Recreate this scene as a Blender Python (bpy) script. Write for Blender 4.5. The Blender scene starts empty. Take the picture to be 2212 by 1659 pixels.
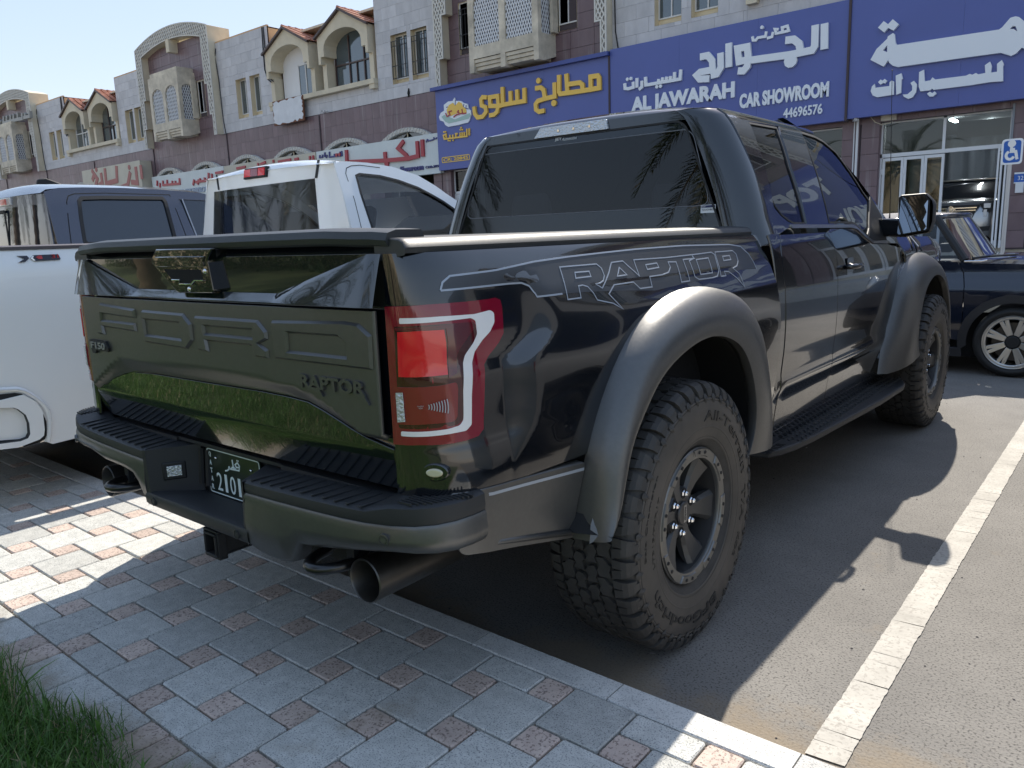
import bpy, bmesh, math, random
from mathutils import Vector, Matrix, noise
from mathutils.geometry import delaunay_2d_cdt
random.seed(7)
SC = bpy.context.scene
COL = SC.collection
rad = math.radians
# ------------------------------------------------------------------ camera, sky, sun, exposure
CP = Vector((2.18941, -1.24353, 1.37458)); YAW, PIT, ROL, FPX = .6945, -.18903, -.03532, 1667.94
_f = Vector((-math.sin(YAW)*math.cos(PIT), math.cos(YAW)*math.cos(PIT), math.sin(PIT)))
_r = _f.cross(Vector((0, 0, 1))).normalized(); _u = _r.cross(_f)
CR = _r*math.cos(ROL)+_u*math.sin(ROL); CU = -_r*math.sin(ROL)+_u*math.cos(ROL)
cd = bpy.data.cameras.new('camera'); cam = bpy.data.objects.new('camera', cd); COL.objects.link(cam); SC.camera = cam
cd.sensor_width = 36; cd.lens = FPX/2212*36; cd.clip_start = .05; cd.clip_end = 900
M3 = Matrix((CR, CU, -_f)).transposed(); cam.matrix_world = Matrix.Translation(CP) @ M3.to_4x4()
w = bpy.data.worlds.new('World'); SC.world = w; w.use_nodes = True
wn = w.node_tree; sky = wn.nodes.new('ShaderNodeTexSky'); sky.sky_type = 'NISHITA'; sky.sun_disc = False
SUNV = Vector((-.295, 1.0, 1.0)).normalized()          # towards the sun
EL = math.asin(SUNV.z)
sky.sun_elevation = EL; sky.sun_rotation = math.atan2(SUNV.x, SUNV.y)
sky.air_density = 1.0; sky.dust_density = .35; sky.ozone_density = 3.
bg = wn.nodes['Background']; bg.inputs[1].default_value = .15
gm = wn.nodes.new('ShaderNodeGamma'); gm.inputs[1].default_value = .3; hs = wn.nodes.new('ShaderNodeHueSaturation'); hs.inputs['Saturation'].default_value = 1.85
wn.links.new(sky.outputs[0], gm.inputs[0]); wn.links.new(gm.outputs[0], hs.inputs['Color']); tn = wn.nodes.new('ShaderNodeMix'); tn.data_type = 'RGBA'; tn.blend_type = 'MULTIPLY'; tn.inputs[0].default_value = 1; tn.inputs[7].default_value = (1.22, 1.10, 1.10, 1)
wn.links.new(hs.outputs[0], tn.inputs[6]); wn.links.new(tn.outputs[2], bg.inputs[0])
sl = bpy.data.lights.new('sun', 'SUN'); sl.energy = 2.0; sl.angle = rad(.55); sl.color = (1, .93, .82)
so = bpy.data.objects.new('sun', sl); COL.objects.link(so); so.rotation_euler = SUNV.to_track_quat('Z', 'Y').to_euler(); so.location = (0, 0, 30)
SC.view_settings.view_transform = 'Standard'; SC.view_settings.look = 'None'; SC.view_settings.gamma = 1
SC.view_settings.exposure = 1.95

# ------------------------------------------------------------------ measuring the photograph (2212 px wide) on real planes
def ray(px, py): return _f*FPX + CR*(px-1106) + CU*(829.5-py)
def TR(p, ax, v):
    d = ray(*p); return CP + d*((v-CP[ax])/d[ax])
def TS(p, S, x0=.95):                     # on the side surface x = S(y, z)
    x = x0
    for _ in range(25):
        P = TR(p, 0, x); x = .5*x+.5*S(P.y, P.z)
    return TR(p, 0, x)
def crop(x0, y0, k):                      # enlarged-crop pixel -> photo pixel
    return lambda a, b: ((x0+a/k)/1.82278, (y0+b/k)/1.82278)

# ------------------------------------------------------------------ materials
MATS = {}
def srgb(h):
    h = h.lstrip('#'); c = [int(h[i:i+2], 16)/255 for i in (0, 2, 4)]
    return tuple(x/12.92 if x <= .04045 else ((x+.055)/1.055)**2.4 for x in c)
def mat(name, col=(.5, .5, .5), rough=.5, metal=0., coat=0., coat_r=.03, spec=.5, noise_amt=0., noise_s=8., bump=0., bump_s=40., rough_var=0., emit=None, est=1., col2=None, coords='Object', mark=None, streak=False):
    if name in MATS: return MATS[name]
    m = bpy.data.materials.new(name); m.use_nodes = True; nt = m.node_tree; N = nt.nodes; L = nt.links
    b = N['Principled BSDF']; b.inputs['Base Color'].default_value = (*col, 1); b.inputs['Roughness'].default_value = rough
    b.inputs['Metallic'].default_value = metal; b.inputs['Coat Weight'].default_value = coat; b.inputs['Coat Roughness'].default_value = coat_r
    b.inputs['Specular IOR Level'].default_value = spec
    if emit: b.inputs['Emission Color'].default_value = (*emit, 1); b.inputs['Emission Strength'].default_value = est
    tc = None
    if noise_amt or bump or rough_var or col2:
        tc = N.new('ShaderNodeTexCoord')
        src = tc.outputs[coords]
        if streak:
            mp = N.new('ShaderNodeMapping'); mp.inputs['Scale'].default_value = (1, 1, .12); L.new(src, mp.inputs[0]); srcn = mp.outputs[0]
        else: srcn = src
    if noise_amt or col2:
        n1 = N.new('ShaderNodeTexNoise'); n1.inputs['Scale'].default_value = noise_s; n1.inputs['Detail'].default_value = 6; n1.inputs['Roughness'].default_value = .62
        L.new(srcn, n1.inputs['Vector'])
        mr = N.new('ShaderNodeMapRange'); mr.inputs[1].default_value = .3; mr.inputs[2].default_value = .7
        L.new(n1.outputs['Fac'], mr.inputs[0])
        mx = N.new('ShaderNodeMix'); mx.data_type = 'RGBA'
        c2 = col2 if col2 else tuple(max(0, c*(1-noise_amt)) for c in col)
        c1 = col if col2 else tuple(min(1, c*(1+noise_amt*.6)) for c in col)
        mx.inputs[6].default_value = (*c2, 1); mx.inputs[7].default_value = (*c1, 1)
        L.new(mr.outputs[0], mx.inputs[0]); L.new(mx.outputs[2], b.inputs['Base Color'])
    if bump:
        n2 = N.new('ShaderNodeTexNoise'); n2.inputs['Scale'].default_value = bump_s; n2.inputs['Detail'].default_value = 5
        L.new(src, n2.inputs['Vector'])
        bp = N.new('ShaderNodeBump'); bp.inputs['Strength'].default_value = bump; bp.inputs['Distance'].default_value = .01
        L.new(n2.outputs['Fac'], bp.inputs['Height']); L.new(bp.outputs[0], b.inputs['Normal'])
    if rough_var:
        n3 = N.new('ShaderNodeTexNoise'); n3.inputs['Scale'].default_value = noise_s*2.3; n3.inputs['Detail'].default_value = 4
        L.new(src, n3.inputs['Vector'])
        mr3 = N.new('ShaderNodeMapRange'); mr3.inputs[1].default_value = .3; mr3.inputs[2].default_value = .7
        mr3.inputs[3].default_value = max(0, rough-rough_var); mr3.inputs[4].default_value = min(1, rough+rough_var)
        L.new(n3.outputs['Fac'], mr3.inputs[0]); L.new(mr3.outputs[0], b.inputs['Roughness'])
    MATS[name] = m; return m
def glass(name, tint=(.3, .33, .36), ior=1.5, rough=0.0):
    if name in MATS: return MATS[name]
    m = bpy.data.materials.new(name); m.use_nodes = True; nt = m.node_tree; N = nt.nodes; L = nt.links
    for n in list(N): N.remove(n)
    o = N.new('ShaderNodeOutputMaterial'); mx = N.new('ShaderNodeMixShader'); fr = N.new('ShaderNodeFresnel'); fr.inputs[0].default_value = ior
    t = N.new('ShaderNodeBsdfTransparent'); t.inputs[0].default_value = (*tint, 1)
    g = N.new('ShaderNodeBsdfGlossy'); g.inputs['Roughness'].default_value = rough
    geo = N.new('ShaderNodeNewGeometry')
    mth = N.new('ShaderNodeMath'); mth.operation = 'MULTIPLY'; mth.inputs[1].default_value = 1.35; mth.use_clamp = True
    L.new(fr.outputs[0], mth.inputs[0]); L.new(mth.outputs[0], mx.inputs[0]); L.new(t.outputs[0], mx.inputs[1]); L.new(g.outputs[0], mx.inputs[2]); L.new(mx.outputs[0], o.inputs[0])
    MATS[name] = m; return m

# ------------------------------------------------------------------ object helpers
def link(o, parent=None):
    COL.objects.link(o)
    if parent is not None:
        o.parent = parent; o.matrix_parent_inverse = Matrix.LocRotScale(parent.location, parent.rotation_euler, parent.scale).inverted()
    return o
def tag(o, label=None, cat=None, group=None, kind=None):
    if label: o['label'] = label
    if cat: o['category'] = cat
    if group: o['group'] = group
    if kind: o['kind'] = kind
    return o
def thing(name, label, cat, loc=(0, 0, 0), group=None):
    o = bpy.data.objects.new(name, None); o.empty_display_size = .2; COL.objects.link(o); o.location = loc
    return tag(o, label, cat, group)
def dup(o, loc=None, parent=None, label=None, rz=None, scale=None):
    c = o.copy(); COL.objects.link(c)
    if parent is not None: c.parent = parent
    if loc is not None: c.location = loc
    if rz is not None: c.rotation_euler = (0, 0, rz)
    if scale is not None: c.scale = scale
    if label: c['label'] = label
    for ch in list(o.children): dup(ch, parent=c)
    return c

class MB:
    def __init__(s): s.v = []; s.f = []
    def add(s, vs, fs):
        b = len(s.v); s.v += [tuple(v) for v in vs]; s.f += [tuple(i+b for i in f) for f in fs]; return s
    def box(s, x0, x1, y0, y1, z0, z1):
        return s.add([(x0, y0, z0), (x1, y0, z0), (x1, y1, z0), (x0, y1, z0), (x0, y0, z1), (x1, y0, z1), (x1, y1, z1), (x0, y1, z1)],
                     [(0, 3, 2, 1), (4, 5, 6, 7), (0, 1, 5, 4), (1, 2, 6, 5), (2, 3, 7, 6), (3, 0, 4, 7)])
    def obox(s, c, size, R=None):
        R = R or Matrix.Identity(3); c = Vector(c); h = Vector(size)/2
        vs = [c+R@Vector((sx*h.x, sy*h.y, sz*h.z)) for sz in (-1, 1) for sx, sy in ((-1, -1), (1, -1), (1, 1), (-1, 1))]
        return s.add(vs, [(0, 3, 2, 1), (4, 5, 6, 7), (0, 1, 5, 4), (1, 2, 6, 5), (2, 3, 7, 6), (3, 0, 4, 7)])
    def prism(s, pts3, off):               # planar outline + extrusion vector
        n = len(pts3); off = Vector(off); a = [Vector(p) for p in pts3]; b = [p+off for p in a]
        nrm = Vector((0, 0, 0))
        for i in range(n): nrm += a[i].cross(a[(i+1) % n])
        if nrm.dot(off) > 0: a.reverse(); b.reverse()
        return s.add(a+b, [tuple(range(n)), tuple(range(2*n-1, n-1, -1))]+[(i, i+n, (i+1) % n+n, (i+1) % n) for i in range(n)])
    def tube(s, pts, r, n=10, caps=True):
        pts = [Vector(p) for p in pts]; rings = []
        rs = r if isinstance(r, (list, tuple)) else [r]*len(pts)
        up = None
        for i, p in enumerate(pts):
            t = (pts[min(i+1, len(pts)-1)]-pts[max(i-1, 0)]).normalized()
            if up is None: up = t.orthogonal().normalized()
            up = (up - t*up.dot(t)).normalized(); q = t.cross(up)
            rings.append([p+(up*math.cos(2*math.pi*k/n)+q*math.sin(2*math.pi*k/n))*rs[i] for k in range(n)])
        vs = [v for R_ in rings for v in R_]; fs = []
        for i in range(len(pts)-1):
            for k in range(n): fs.append((i*n+k, i*n+(k+1) % n, (i+1)*n+(k+1) % n, (i+1)*n+k))
        if caps: fs += [tuple(range(n-1, -1, -1)), tuple(range((len(pts)-1)*n, len(pts)*n))]
        return s.add(vs, fs)
    def lathe(s, prof, c, axis, n=48, closed=False):   # prof: (radius, along)
        ax = Vector(axis).normalized(); u = Vector((0, 0, 1)); u = (u-ax*u.dot(ax))
        u = u.normalized() if u.length > .01 else Vector((1, 0, 0)); q = ax.cross(u); c = Vector(c); vs = []
        for r, t in prof:
            for k in range(n): a = 2*math.pi*k/n; vs.append(c+ax*t+(u*math.cos(a)+q*math.sin(a))*r)
        m = len(prof); fs = []
        for i in range(m if closed else m-1):
            j = (i+1) % m
            for k in range(n): fs.append((i*n+k, i*n+(k+1) % n, j*n+(k+1) % n, j*n+k))
        return s.add(vs, fs)
    def grid(s, rows, flip=False, wrap=False):
        m = len(rows); n = len(rows[0]); vs = [p for r_ in rows for p in r_]; fs = []
        for i in range(m-1):
            for k in range(n if wrap else n-1):
                f = (i*n+k, i*n+(k+1) % n, (i+1)*n+(k+1) % n, (i+1)*n+k); fs.append(f[::-1] if flip else f)
        return s.add(vs, fs)
    def build(s, name, m, parent=None, smooth=False, bev=0., seg=2, auto=None, kind=None, fix=False):
        me = bpy.data.meshes.new(name); me.from_pydata(s.v, [], s.f)
        if fix:
            b = bmesh.new(); b.from_mesh(me); bmesh.ops.remove_doubles(b, verts=b.verts, dist=1e-5); bmesh.ops.recalc_face_normals(b, faces=b.faces); b.to_mesh(me); b.free()
        me.materials.append(m); o = bpy.data.objects.new(name, me)
        if smooth or auto or bev:
            me.polygons.foreach_set('use_smooth', [True]*len(me.polygons))
            if not smooth or auto: me.set_sharp_from_angle(angle=rad(auto or 35))
        if bev:
            md = o.modifiers.new('bevel', 'BEVEL'); md.width = bev; md.segments = seg; md.limit_method = 'ANGLE'; md.angle_limit = rad(35); md.harden_normals = False
        if kind: o['kind'] = kind
        return link(o, parent)

def spline(xs, ys):
    n = len(xs); h = [xs[i+1]-xs[i] for i in range(n-1)]; d = [(ys[i+1]-ys[i])/h[i] for i in range(n-1)]
    m = [d[0]]+[0 if d[i-1]*d[i] <= 0 else 2*d[i-1]*d[i]/(d[i-1]+d[i]) for i in range(1, n-1)]+[d[-1]]
    def f(x):
        if x <= xs[0]: return ys[0]+m[0]*(x-xs[0])
        if x >= xs[-1]: return ys[-1]+m[-1]*(x-xs[-1])
        i = 0
        while x > xs[i+1]: i += 1
        t = (x-xs[i])/h[i]; t2 = t*t; t3 = t2*t
        return (2*t3-3*t2+1)*ys[i]+(t3-2*t2+t)*h[i]*m[i]+(3*t2-2*t3)*ys[i+1]+(t3-t2)*h[i]*m[i+1]
    return f
def sstep(x, a, b):
    t = max(0, min(1, (x-a)/(b-a))); return t*t*(3-2*t)
def inpoly(x, y, P):
    c = False; j = len(P)-1
    for i in range(len(P)):
        if (P[i][1] > y) != (P[j][1] > y) and x < (P[j][0]-P[i][0])*(y-P[i][1])/(P[j][1]-P[i][1])+P[i][0]: c = not c
        j = i
    return c
def resamp(P, step, closed=True):
    out = []; n = len(P)
    for i in range(n if closed else n-1):
        a = Vector(P[i][:2]); b = Vector(P[(i+1) % n][:2]); k = max(1, int((b-a).length/step+.5))
        for t in range(k): out.append(tuple(a.lerp(b, t/k)))
    if not closed: out.append(tuple(P[-1][:2]))
    return out
def roundp(P, r, k=4):                                # round the corners of a 2D outline (r: number or per-corner list)
    out = []; n = len(P)
    for i in range(n):
        rr = r[i] if isinstance(r, (list, tuple)) else r
        p = Vector(P[i]); a = Vector(P[i-1])-p; b = Vector(P[(i+1) % n])-p
        d = min(rr, a.length*.48, b.length*.48)
        if d < 1e-5: out.append(tuple(p)); continue
        A = p+a.normalized()*d; B = p+b.normalized()*d
        for t in range(k+1):
            u = t/k; out.append(tuple(A*(1-u)**2+p*2*u*(1-u)+B*u*u))
    return out
def cdt(outline, holes=(), step=.05, jitter=0.):
    outline = resamp(outline, step); hs = [resamp(h, step) for h in holes]
    pts = [Vector(p) for p in outline]; edges = [(i, (i+1) % len(outline)) for i in range(len(outline))]
    for h in hs:
        b = len(pts); pts += [Vector(p) for p in h]; edges += [(b+i, b+(i+1) % len(h)) for i in range(len(h))]
    xs = [p[0] for p in outline]; ys = [p[1] for p in outline]
    nb = len(pts); bd = [tuple(p) for p in pts]
    y = min(ys)+step*.5; cell = {}
    for p in bd: cell.setdefault((int(p[0]//step), int(p[1]//step)), []).append(p)
    while y < max(ys):
        x = min(xs)+step*.5
        while x < max(xs):
            if inpoly(x, y, outline) and not any(inpoly(x, y, h) for h in hs):
                ok = True; cx, cy = int(x//step), int(y//step)
                for i in (-1, 0, 1):
                    for j in (-1, 0, 1):
                        for q in cell.get((cx+i, cy+j), ()):
                            if (q[0]-x)**2+(q[1]-y)**2 < (step*.5)**2: ok = False
                if ok: pts.append(Vector((x, y)))
            x += step
        y += step
    r = delaunay_2d_cdt(pts, edges, [], 0, 1e-6)
    V, F = [tuple(v) for v in r[0]], []
    for f in r[2]:
        cx = sum(V[i][0] for i in f)/3; cy = sum(V[i][1] for i in f)/3
        if inpoly(cx, cy, outline) and not any(inpoly(cx, cy, h) for h in hs): F.append(tuple(f))
    return V, F
def panel(name, outline, fn, m, parent=None, holes=(), step=.05, thick=.012, out=None, kind=None, off=0., cache={}):
    """sheet on a smooth parametric surface fn(a,b)->Vector with analytic normals and a folded edge; out(P)->rough outward direction"""
    V, F = cdt(outline, holes, step)
    P = []; Nn = []
    h = .004
    for a, b in V:
        p = fn(a, b); da = fn(a+h, b)-fn(a-h, b); db = fn(a, b+h)-fn(a, b-h); n = da.cross(db)
        n = n.normalized() if n.length > 1e-12 else Vector((1, 0, 0))
        if n.dot(out(p)) < 0: n = -n
        P.append(p+n*off); Nn.append(n)
    f0 = []
    for f in F:
        a, b, c = (P[i] for i in f)
        f0.append(f if (b-a).cross(c-a).dot(Nn[f[0]]+Nn[f[1]]+Nn[f[2]]) > 0 else f[::-1])
    nv = len(P); vs = list(P); fs = list(f0); nor = list(Nn)
    if thick:
        cnt = {}
        for f in f0:
            for i in range(3):
                e = (f[i], f[(i+1) % 3]); cnt[e] = cnt.get(e, 0)+1
        for (i, j) in list(cnt):
            if (j, i) in cnt: continue
            k = len(vs)
            vs += [P[i], P[j], P[j]-Nn[j]*thick, P[i]-Nn[i]*thick]
            e = (P[j]-P[i]); sn = e.cross(Nn[i]).normalized()
            a1 = (Nn[i]*.5+sn).normalized(); nor += [(Nn[i]+sn*.6).normalized(), (Nn[j]+sn*.6).normalized(), sn, sn]
            fs.append((k+1, k, k+3, k+2))
    me = bpy.data.meshes.new(name); me.from_pydata([tuple(v) for v in vs], [], fs); me.polygons.foreach_set('use_smooth', [True]*len(me.polygons))
    me.normals_split_custom_set_from_vertices([tuple(n) for n in nor])
    me.materials.append(m); o = bpy.data.objects.new(name, me)
    if kind: o['kind'] = kind
    return link(o, parent)
def ribbon(pts, wd, closed=False):                    # thick 2D polyline -> outline with mitred corners (or two loops)
    pts = [Vector(p) for p in pts]; n = len(pts); Lf = []; Rt = []
    for i in range(n):
        if closed: a, b = pts[i-1], pts[(i+1) % n]
        else: a, b = pts[max(i-1, 0)], pts[min(i+1, n-1)]
        d1 = (pts[i]-a); d2 = (b-pts[i])
        if d1.length < 1e-9: d1 = d2
        if d2.length < 1e-9: d2 = d1
        d1.normalize(); d2.normalize(); t = (d1+d2)
        t = t.normalized() if t.length > 1e-6 else d1
        nn = Vector((-t.y, t.x)); k = min(1.8, 1/max(.3, nn.dot(Vector((-d1.y, d1.x)))))
        Lf.append(pts[i]+nn*wd/2*k); Rt.append(pts[i]-nn*wd/2*k)
    return Lf, Rt
def strokes(mb, lines, wd, fn, depth, base=0.):       # lines of 2D points; fn(a,b,d)->3D ; raised strip letters
    for q, ln in enumerate(lines):
        wdt = wd
        if isinstance(ln, tuple): ln, wdt = ln
        closed = ln[0] == ln[-1] and len(ln) > 3
        if closed: ln = ln[:-1]
        L_, R_ = ribbon(ln, wdt, closed); n = len(ln); d = depth+q*.0005; vs = []
        for a in L_: vs.append(fn(a.x, a.y, d))
        for a in R_: vs.append(fn(a.x, a.y, d))
        for a in L_: vs.append(fn(a.x, a.y, base))
        for a in R_: vs.append(fn(a.x, a.y, base))
        fs = []
        for i in range(n if closed else n-1):
            j = (i+1) % n
            fs += [(i, j, n+j, n+i), (2*n+i, 2*n+j, j, i), (n+i, n+j, 3*n+j, 3*n+i)]
        if not closed: fs += [(0, n, 3*n, 2*n), (n-1, 2*n-1+0, 4*n-1, 3*n-1)] if False else [(0, n, 3*n, 2*n), (n-1, 3*n-1, 4*n-1, 2*n-1)]
        mb.add(vs, fs)
    return mb
_TXT = {}
def text2d(s, size=1., bold=.0, shear=0., spacing=1.):   # flat glyph triangles of the built-in font
    key = (s, bold, shear, spacing)
    if key not in _TXT:
        cu = bpy.data.curves.new('t', 'FONT'); cu.body = s; cu.size = 1; cu.offset = bold; cu.shear = shear; cu.space_character = spacing; cu.resolution_u = 3; cu.align_x = 'CENTER'; cu.align_y = 'CENTER'
        o = bpy.data.objects.new('t', cu); COL.objects.link(o); dg = bpy.context.evaluated_depsgraph_get(); me = bpy.data.meshes.new_from_object(o.evaluated_get(dg))
        _TXT[key] = ([tuple(v.co[:2]) for v in me.vertices], [tuple(p.vertices) for p in me.polygons])
        bpy.data.objects.remove(o); bpy.data.curves.remove(cu); bpy.data.meshes.remove(me)
    V, F = _TXT[key]; return [(x*size, y*size) for x, y in V], F
def text3d(mb, s, fn, size, depth, bold=0., shear=0., spacing=1., fit=None):   # fn(a,b,d)->3D
    V, F = text2d(s, 1., bold, shear, spacing)
    x0 = min(v[0] for v in V); x1 = max(v[0] for v in V); y0 = min(v[1] for v in V); y1 = max(v[1] for v in V)
    if fit: sx, sy = fit[0]/(x1-x0), fit[1]/(y1-y0)
    else: sx = sy = size
    V = [((x-(x0+x1)/2)*sx, (y-(y0+y1)/2)*sy) for x, y in V]
    n = len(V); e = {}
    for f in F:
        for i in range(len(f)): e[(f[i], f[(i+1) % len(f)])] = 1
    vs = [fn(x, y, depth) for x, y in V]+[fn(x, y, 0) for x, y in V]
    fs = list(F)+[(a, a+n, b+n, b) for (a, b) in e if (b, a) not in e]
    return mb.add(vs, fs)
import numpy as np
# ------------------------------------------------------------------ setting: road, kerb, paving, lawn
def objrand_mat(name, c1, c2, rough=.85, sc=14., bump=.25, speck=None, speck_s=150., dirt=None):
    m = bpy.data.materials.new(name); m.use_nodes = True; nt = m.node_tree; N = nt.nodes; L = nt.links; b = N['Principled BSDF']
    tc = N.new('ShaderNodeTexCoord'); oi = N.new('ShaderNodeObjectInfo'); geo = N.new('ShaderNodeNewGeometry')
    n1 = N.new('ShaderNodeTexNoise'); n1.inputs['Scale'].default_value = sc; n1.inputs['Detail'].default_value = 8; n1.inputs['Roughness'].default_value = .7; L.new(geo.outputs['Position'], n1.inputs['Vector'])
    mr = N.new('ShaderNodeMapRange'); mr.inputs[1].default_value = .3; mr.inputs[2].default_value = .7; L.new(n1.outputs[0], mr.inputs[0])
    mx = N.new('ShaderNodeMix'); mx.data_type = 'RGBA'; mx.inputs[6].default_value = (*c1, 1); mx.inputs[7].default_value = (*c2, 1); L.new(mr.outputs[0], mx.inputs[0]); last = mx.outputs[2]
    if speck:
        n2 = N.new('ShaderNodeTexNoise'); n2.inputs['Scale'].default_value = speck_s; n2.inputs['Detail'].default_value = 3; L.new(geo.outputs['Position'], n2.inputs['Vector'])
        m2 = N.new('ShaderNodeMapRange'); m2.inputs[1].default_value = .55; m2.inputs[2].default_value = .62; m2.inputs[4].default_value = .85; L.new(n2.outputs[0], m2.inputs[0])
        x2 = N.new('ShaderNodeMix'); x2.data_type = 'RGBA'; x2.inputs[7].default_value = (*speck, 1); L.new(m2.outputs[0], x2.inputs[0]); L.new(last, x2.inputs[6]); last = x2.outputs[2]
    if dirt:
        n3 = N.new('ShaderNodeTexNoise'); n3.inputs['Scale'].default_value = 2.3; n3.inputs['Detail'].default_value = 7; n3.inputs['Roughness'].default_value = .7; L.new(geo.outputs['Position'], n3.inputs['Vector'])
        sp = N.new('ShaderNodeSeparateXYZ'); L.new(geo.outputs['Position'], sp.inputs[0])
        g = N.new('ShaderNodeMapRange'); g.inputs[1].default_value = dirt[0]; g.inputs[2].default_value = dirt[1]; g.inputs[3].default_value = 0; g.inputs[4].default_value = .42; L.new(sp.outputs['Y'], g.inputs[0])
        ad = N.new('ShaderNodeMath'); ad.operation = 'ADD'; L.new(g.outputs[0], ad.inputs[0]); L.new(n3.outputs[0], ad.inputs[1])
        m3 = N.new('ShaderNodeMapRange'); m3.inputs[1].default_value = .62; m3.inputs[2].default_value = .8; m3.inputs[4].default_value = .75; L.new(ad.outputs[0], m3.inputs[0])
        x3 = N.new('ShaderNodeMix'); x3.data_type = 'RGBA'; x3.inputs[7].default_value = (*dirt[2], 1); L.new(m3.outputs[0], x3.inputs[0]); L.new(last, x3.inputs[6]); last = x3.outputs[2]
    hv = N.new('ShaderNodeHueSaturation'); rr = N.new('ShaderNodeMapRange'); rr.inputs[3].default_value = .84; rr.inputs[4].default_value = 1.14; L.new(oi.outputs['Random'], rr.inputs[0]); L.new(rr.outputs[0], hv.inputs['Value']); L.new(last, hv.inputs['Color']); L.new(hv.outputs[0], b.inputs['Base Color'])
    b.inputs['Roughness'].default_value = rough
    n4 = N.new('ShaderNodeTexNoise'); n4.inputs['Scale'].default_value = speck_s*.8; n4.inputs['Detail'].default_value = 6; L.new(geo.outputs['Position'], n4.inputs['Vector'])
    bp = N.new('ShaderNodeBump'); bp.inputs['Strength'].default_value = bump; bp.inputs['Distance'].default_value = .004; L.new(n4.outputs[0], bp.inputs['Height']); L.new(bp.outputs[0], b.inputs['Normal'])
    MATS[name] = m; return m
M_ASPH = objrand_mat('asphalt', (.185, .175, .162), (.27, .256, .235), .9, 1.6, .9, speck=(.075, .07, .066), speck_s=135., dirt=(.95, .5, (.27, .215, .15)))
M_GREY = objrand_mat('grey granite paver', (.40, .40, .375), (.58, .575, .54), .8, 24., .35, speck=(.19, .195, .2), speck_s=240., dirt=(-.38, -.62, (.27, .215, .15)))
M_PINK = objrand_mat('pink granite paver', (.45, .35, .30), (.60, .49, .42), .82, 30., .5, speck=(.2, .15, .13), speck_s=130., dirt=(-.38, -.62, (.27, .215, .15)))
M_KERB = objrand_mat('kerb granite', (.44, .435, .415), (.60, .59, .56), .8, 9., .3, speck=(.24, .24, .24), speck_s=260.)
M_SAND = objrand_mat('jointing sand', (.20, .17, .13), (.33, .28, .21), .95, 30., .8, speck=(.09, .075, .06), speck_s=300.)
M_SOIL = objrand_mat('lawn soil', (.05, .08, .02), (.10, .13, .04), .95, 9., .9, speck=(.09, .07, .05), speck_s=120.)
M_PAINT = objrand_mat('worn road paint', (.30, .285, .255), (.50, .475, .43), .85, 3., .35, speck=(.30, .28, .25), speck_s=90.)

def flat(name, x0, x1, y0, y1, z, m, n=1):
    mb = MB(); rows = [[(x0+(x1-x0)*i/n, y0+(y1-y0)*j/n, z) for i in range(n+1)] for j in range(n+1)]
    mb.grid(rows); return tag(mb.build(name, m), kind='structure')
M_FAR = mat('far ground', (.30, .26, .20), .95, noise_amt=.25, noise_s=.05)
flat('ground', -400, 400, -400, 400, -.06, M_FAR)
flat('road', -140, 60, .40, 19.2, 0., M_ASPH, 8)
# kerb + paving
pav = MB(); pav.box(-30, 12, -.66, .372, -.05, .108)
pavement = tag(pav.build('pavement', M_SAND), kind='structure')
_tile = {}
def tile_mesh(w_, h_, m, key, z=.02, ch=.0035):
    k = (round(w_, 3), round(h_, 3), key)
    if k not in _tile:
        a, b = w_/2, h_/2; vs = []
        for zz, q in ((-.03, 0), (z-ch, 0), (z, ch)):
            c = .006 if q == 0 else .005
            for sx, sy in ((-1, -1), (1, -1), (1, 1), (-1, 1)):
                X, Y = sx*(a-q), sy*(b-q)
                pts = [(X, Y-sy*c), (X-sx*c, Y)]
                if sx*sy > 0: pts = pts[::-1] if False else pts
                if sx*sy < 0: pts = pts[::-1]
                vs += [(p[0], p[1], zz) for p in pts]
        fs = [tuple(range(16, 24))]
        for r_ in (0, 1):
            for i in range(8): fs.append((r_*8+i, r_*8+(i+1) % 8, r_*8+8+(i+1) % 8, r_*8+8+i))
        me = bpy.data.meshes.new('paver'); me.from_pydata(vs, [], fs); me.materials.append(m); _tile[k] = me
    return _tile[k]
rp = random.Random(3)
def put_tile(x0, x1, y0, y1, m, key, nm, gap=.0055, z=.10):
    if x1-x0 < .025 or y1-y0 < .025: return
    o = bpy.data.objects.new(nm, tile_mesh(x1-x0-gap, y1-y0-gap, m, key)); link(o, pavement)
    o.location = ((x0+x1)/2+rp.uniform(-.0008, .0008), (y0+y1)/2+rp.uniform(-.0008, .0008), z+rp.uniform(-.0012, .0016))
    o.rotation_euler = (rp.uniform(-.006, .006), rp.uniform(-.006, .006), rp.uniform(-.004, .004))
far_t = MB()
cells = []
for i in range(-90, 70):
    for j in range(-60, 60):
        bx = .34+.2*i+.1*j; by = .07+.1*i-.2*j
        for (x0, y0, sz, k) in ((bx, by, .2, 0), (bx+.2, by, .1, 1)):
            x1, y1 = x0+sz, y0+sz; y0c, y1c = max(y0, -.43), min(y1, .37)
            if y1c-y0c < .025 or x0 < -9 or x1 > 7: continue
            if -3.6 < x0 and x1 < 2.2: put_tile(x0, x1, y0c, y1c, (M_GREY, M_PINK)[k], k, ('paver', 'small_paver')[k])
            else: far_t.box(x0+.003, x1-.003, y0c+.003, y1c-.003, .09, .12)
x = -3.6
while x < 2.2:                                        # edge course against the lawn
    wd = rp.choice((.2, .2, .2, .1)); k = 1 if wd == .1 else 0
    put_tile(x, x+wd, -.63, -.43, (M_GREY, M_PINK)[k], k, ('paver', 'small_paver')[k], z=.0975); x += wd
far_t.box(-9, -3.6, -.63, -.434, .09, .119); far_t.box(2.2, 7, -.63, -.434, .09, .119)
far_t.build('paver', M_GREY, pavement, kind='stuff')
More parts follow.
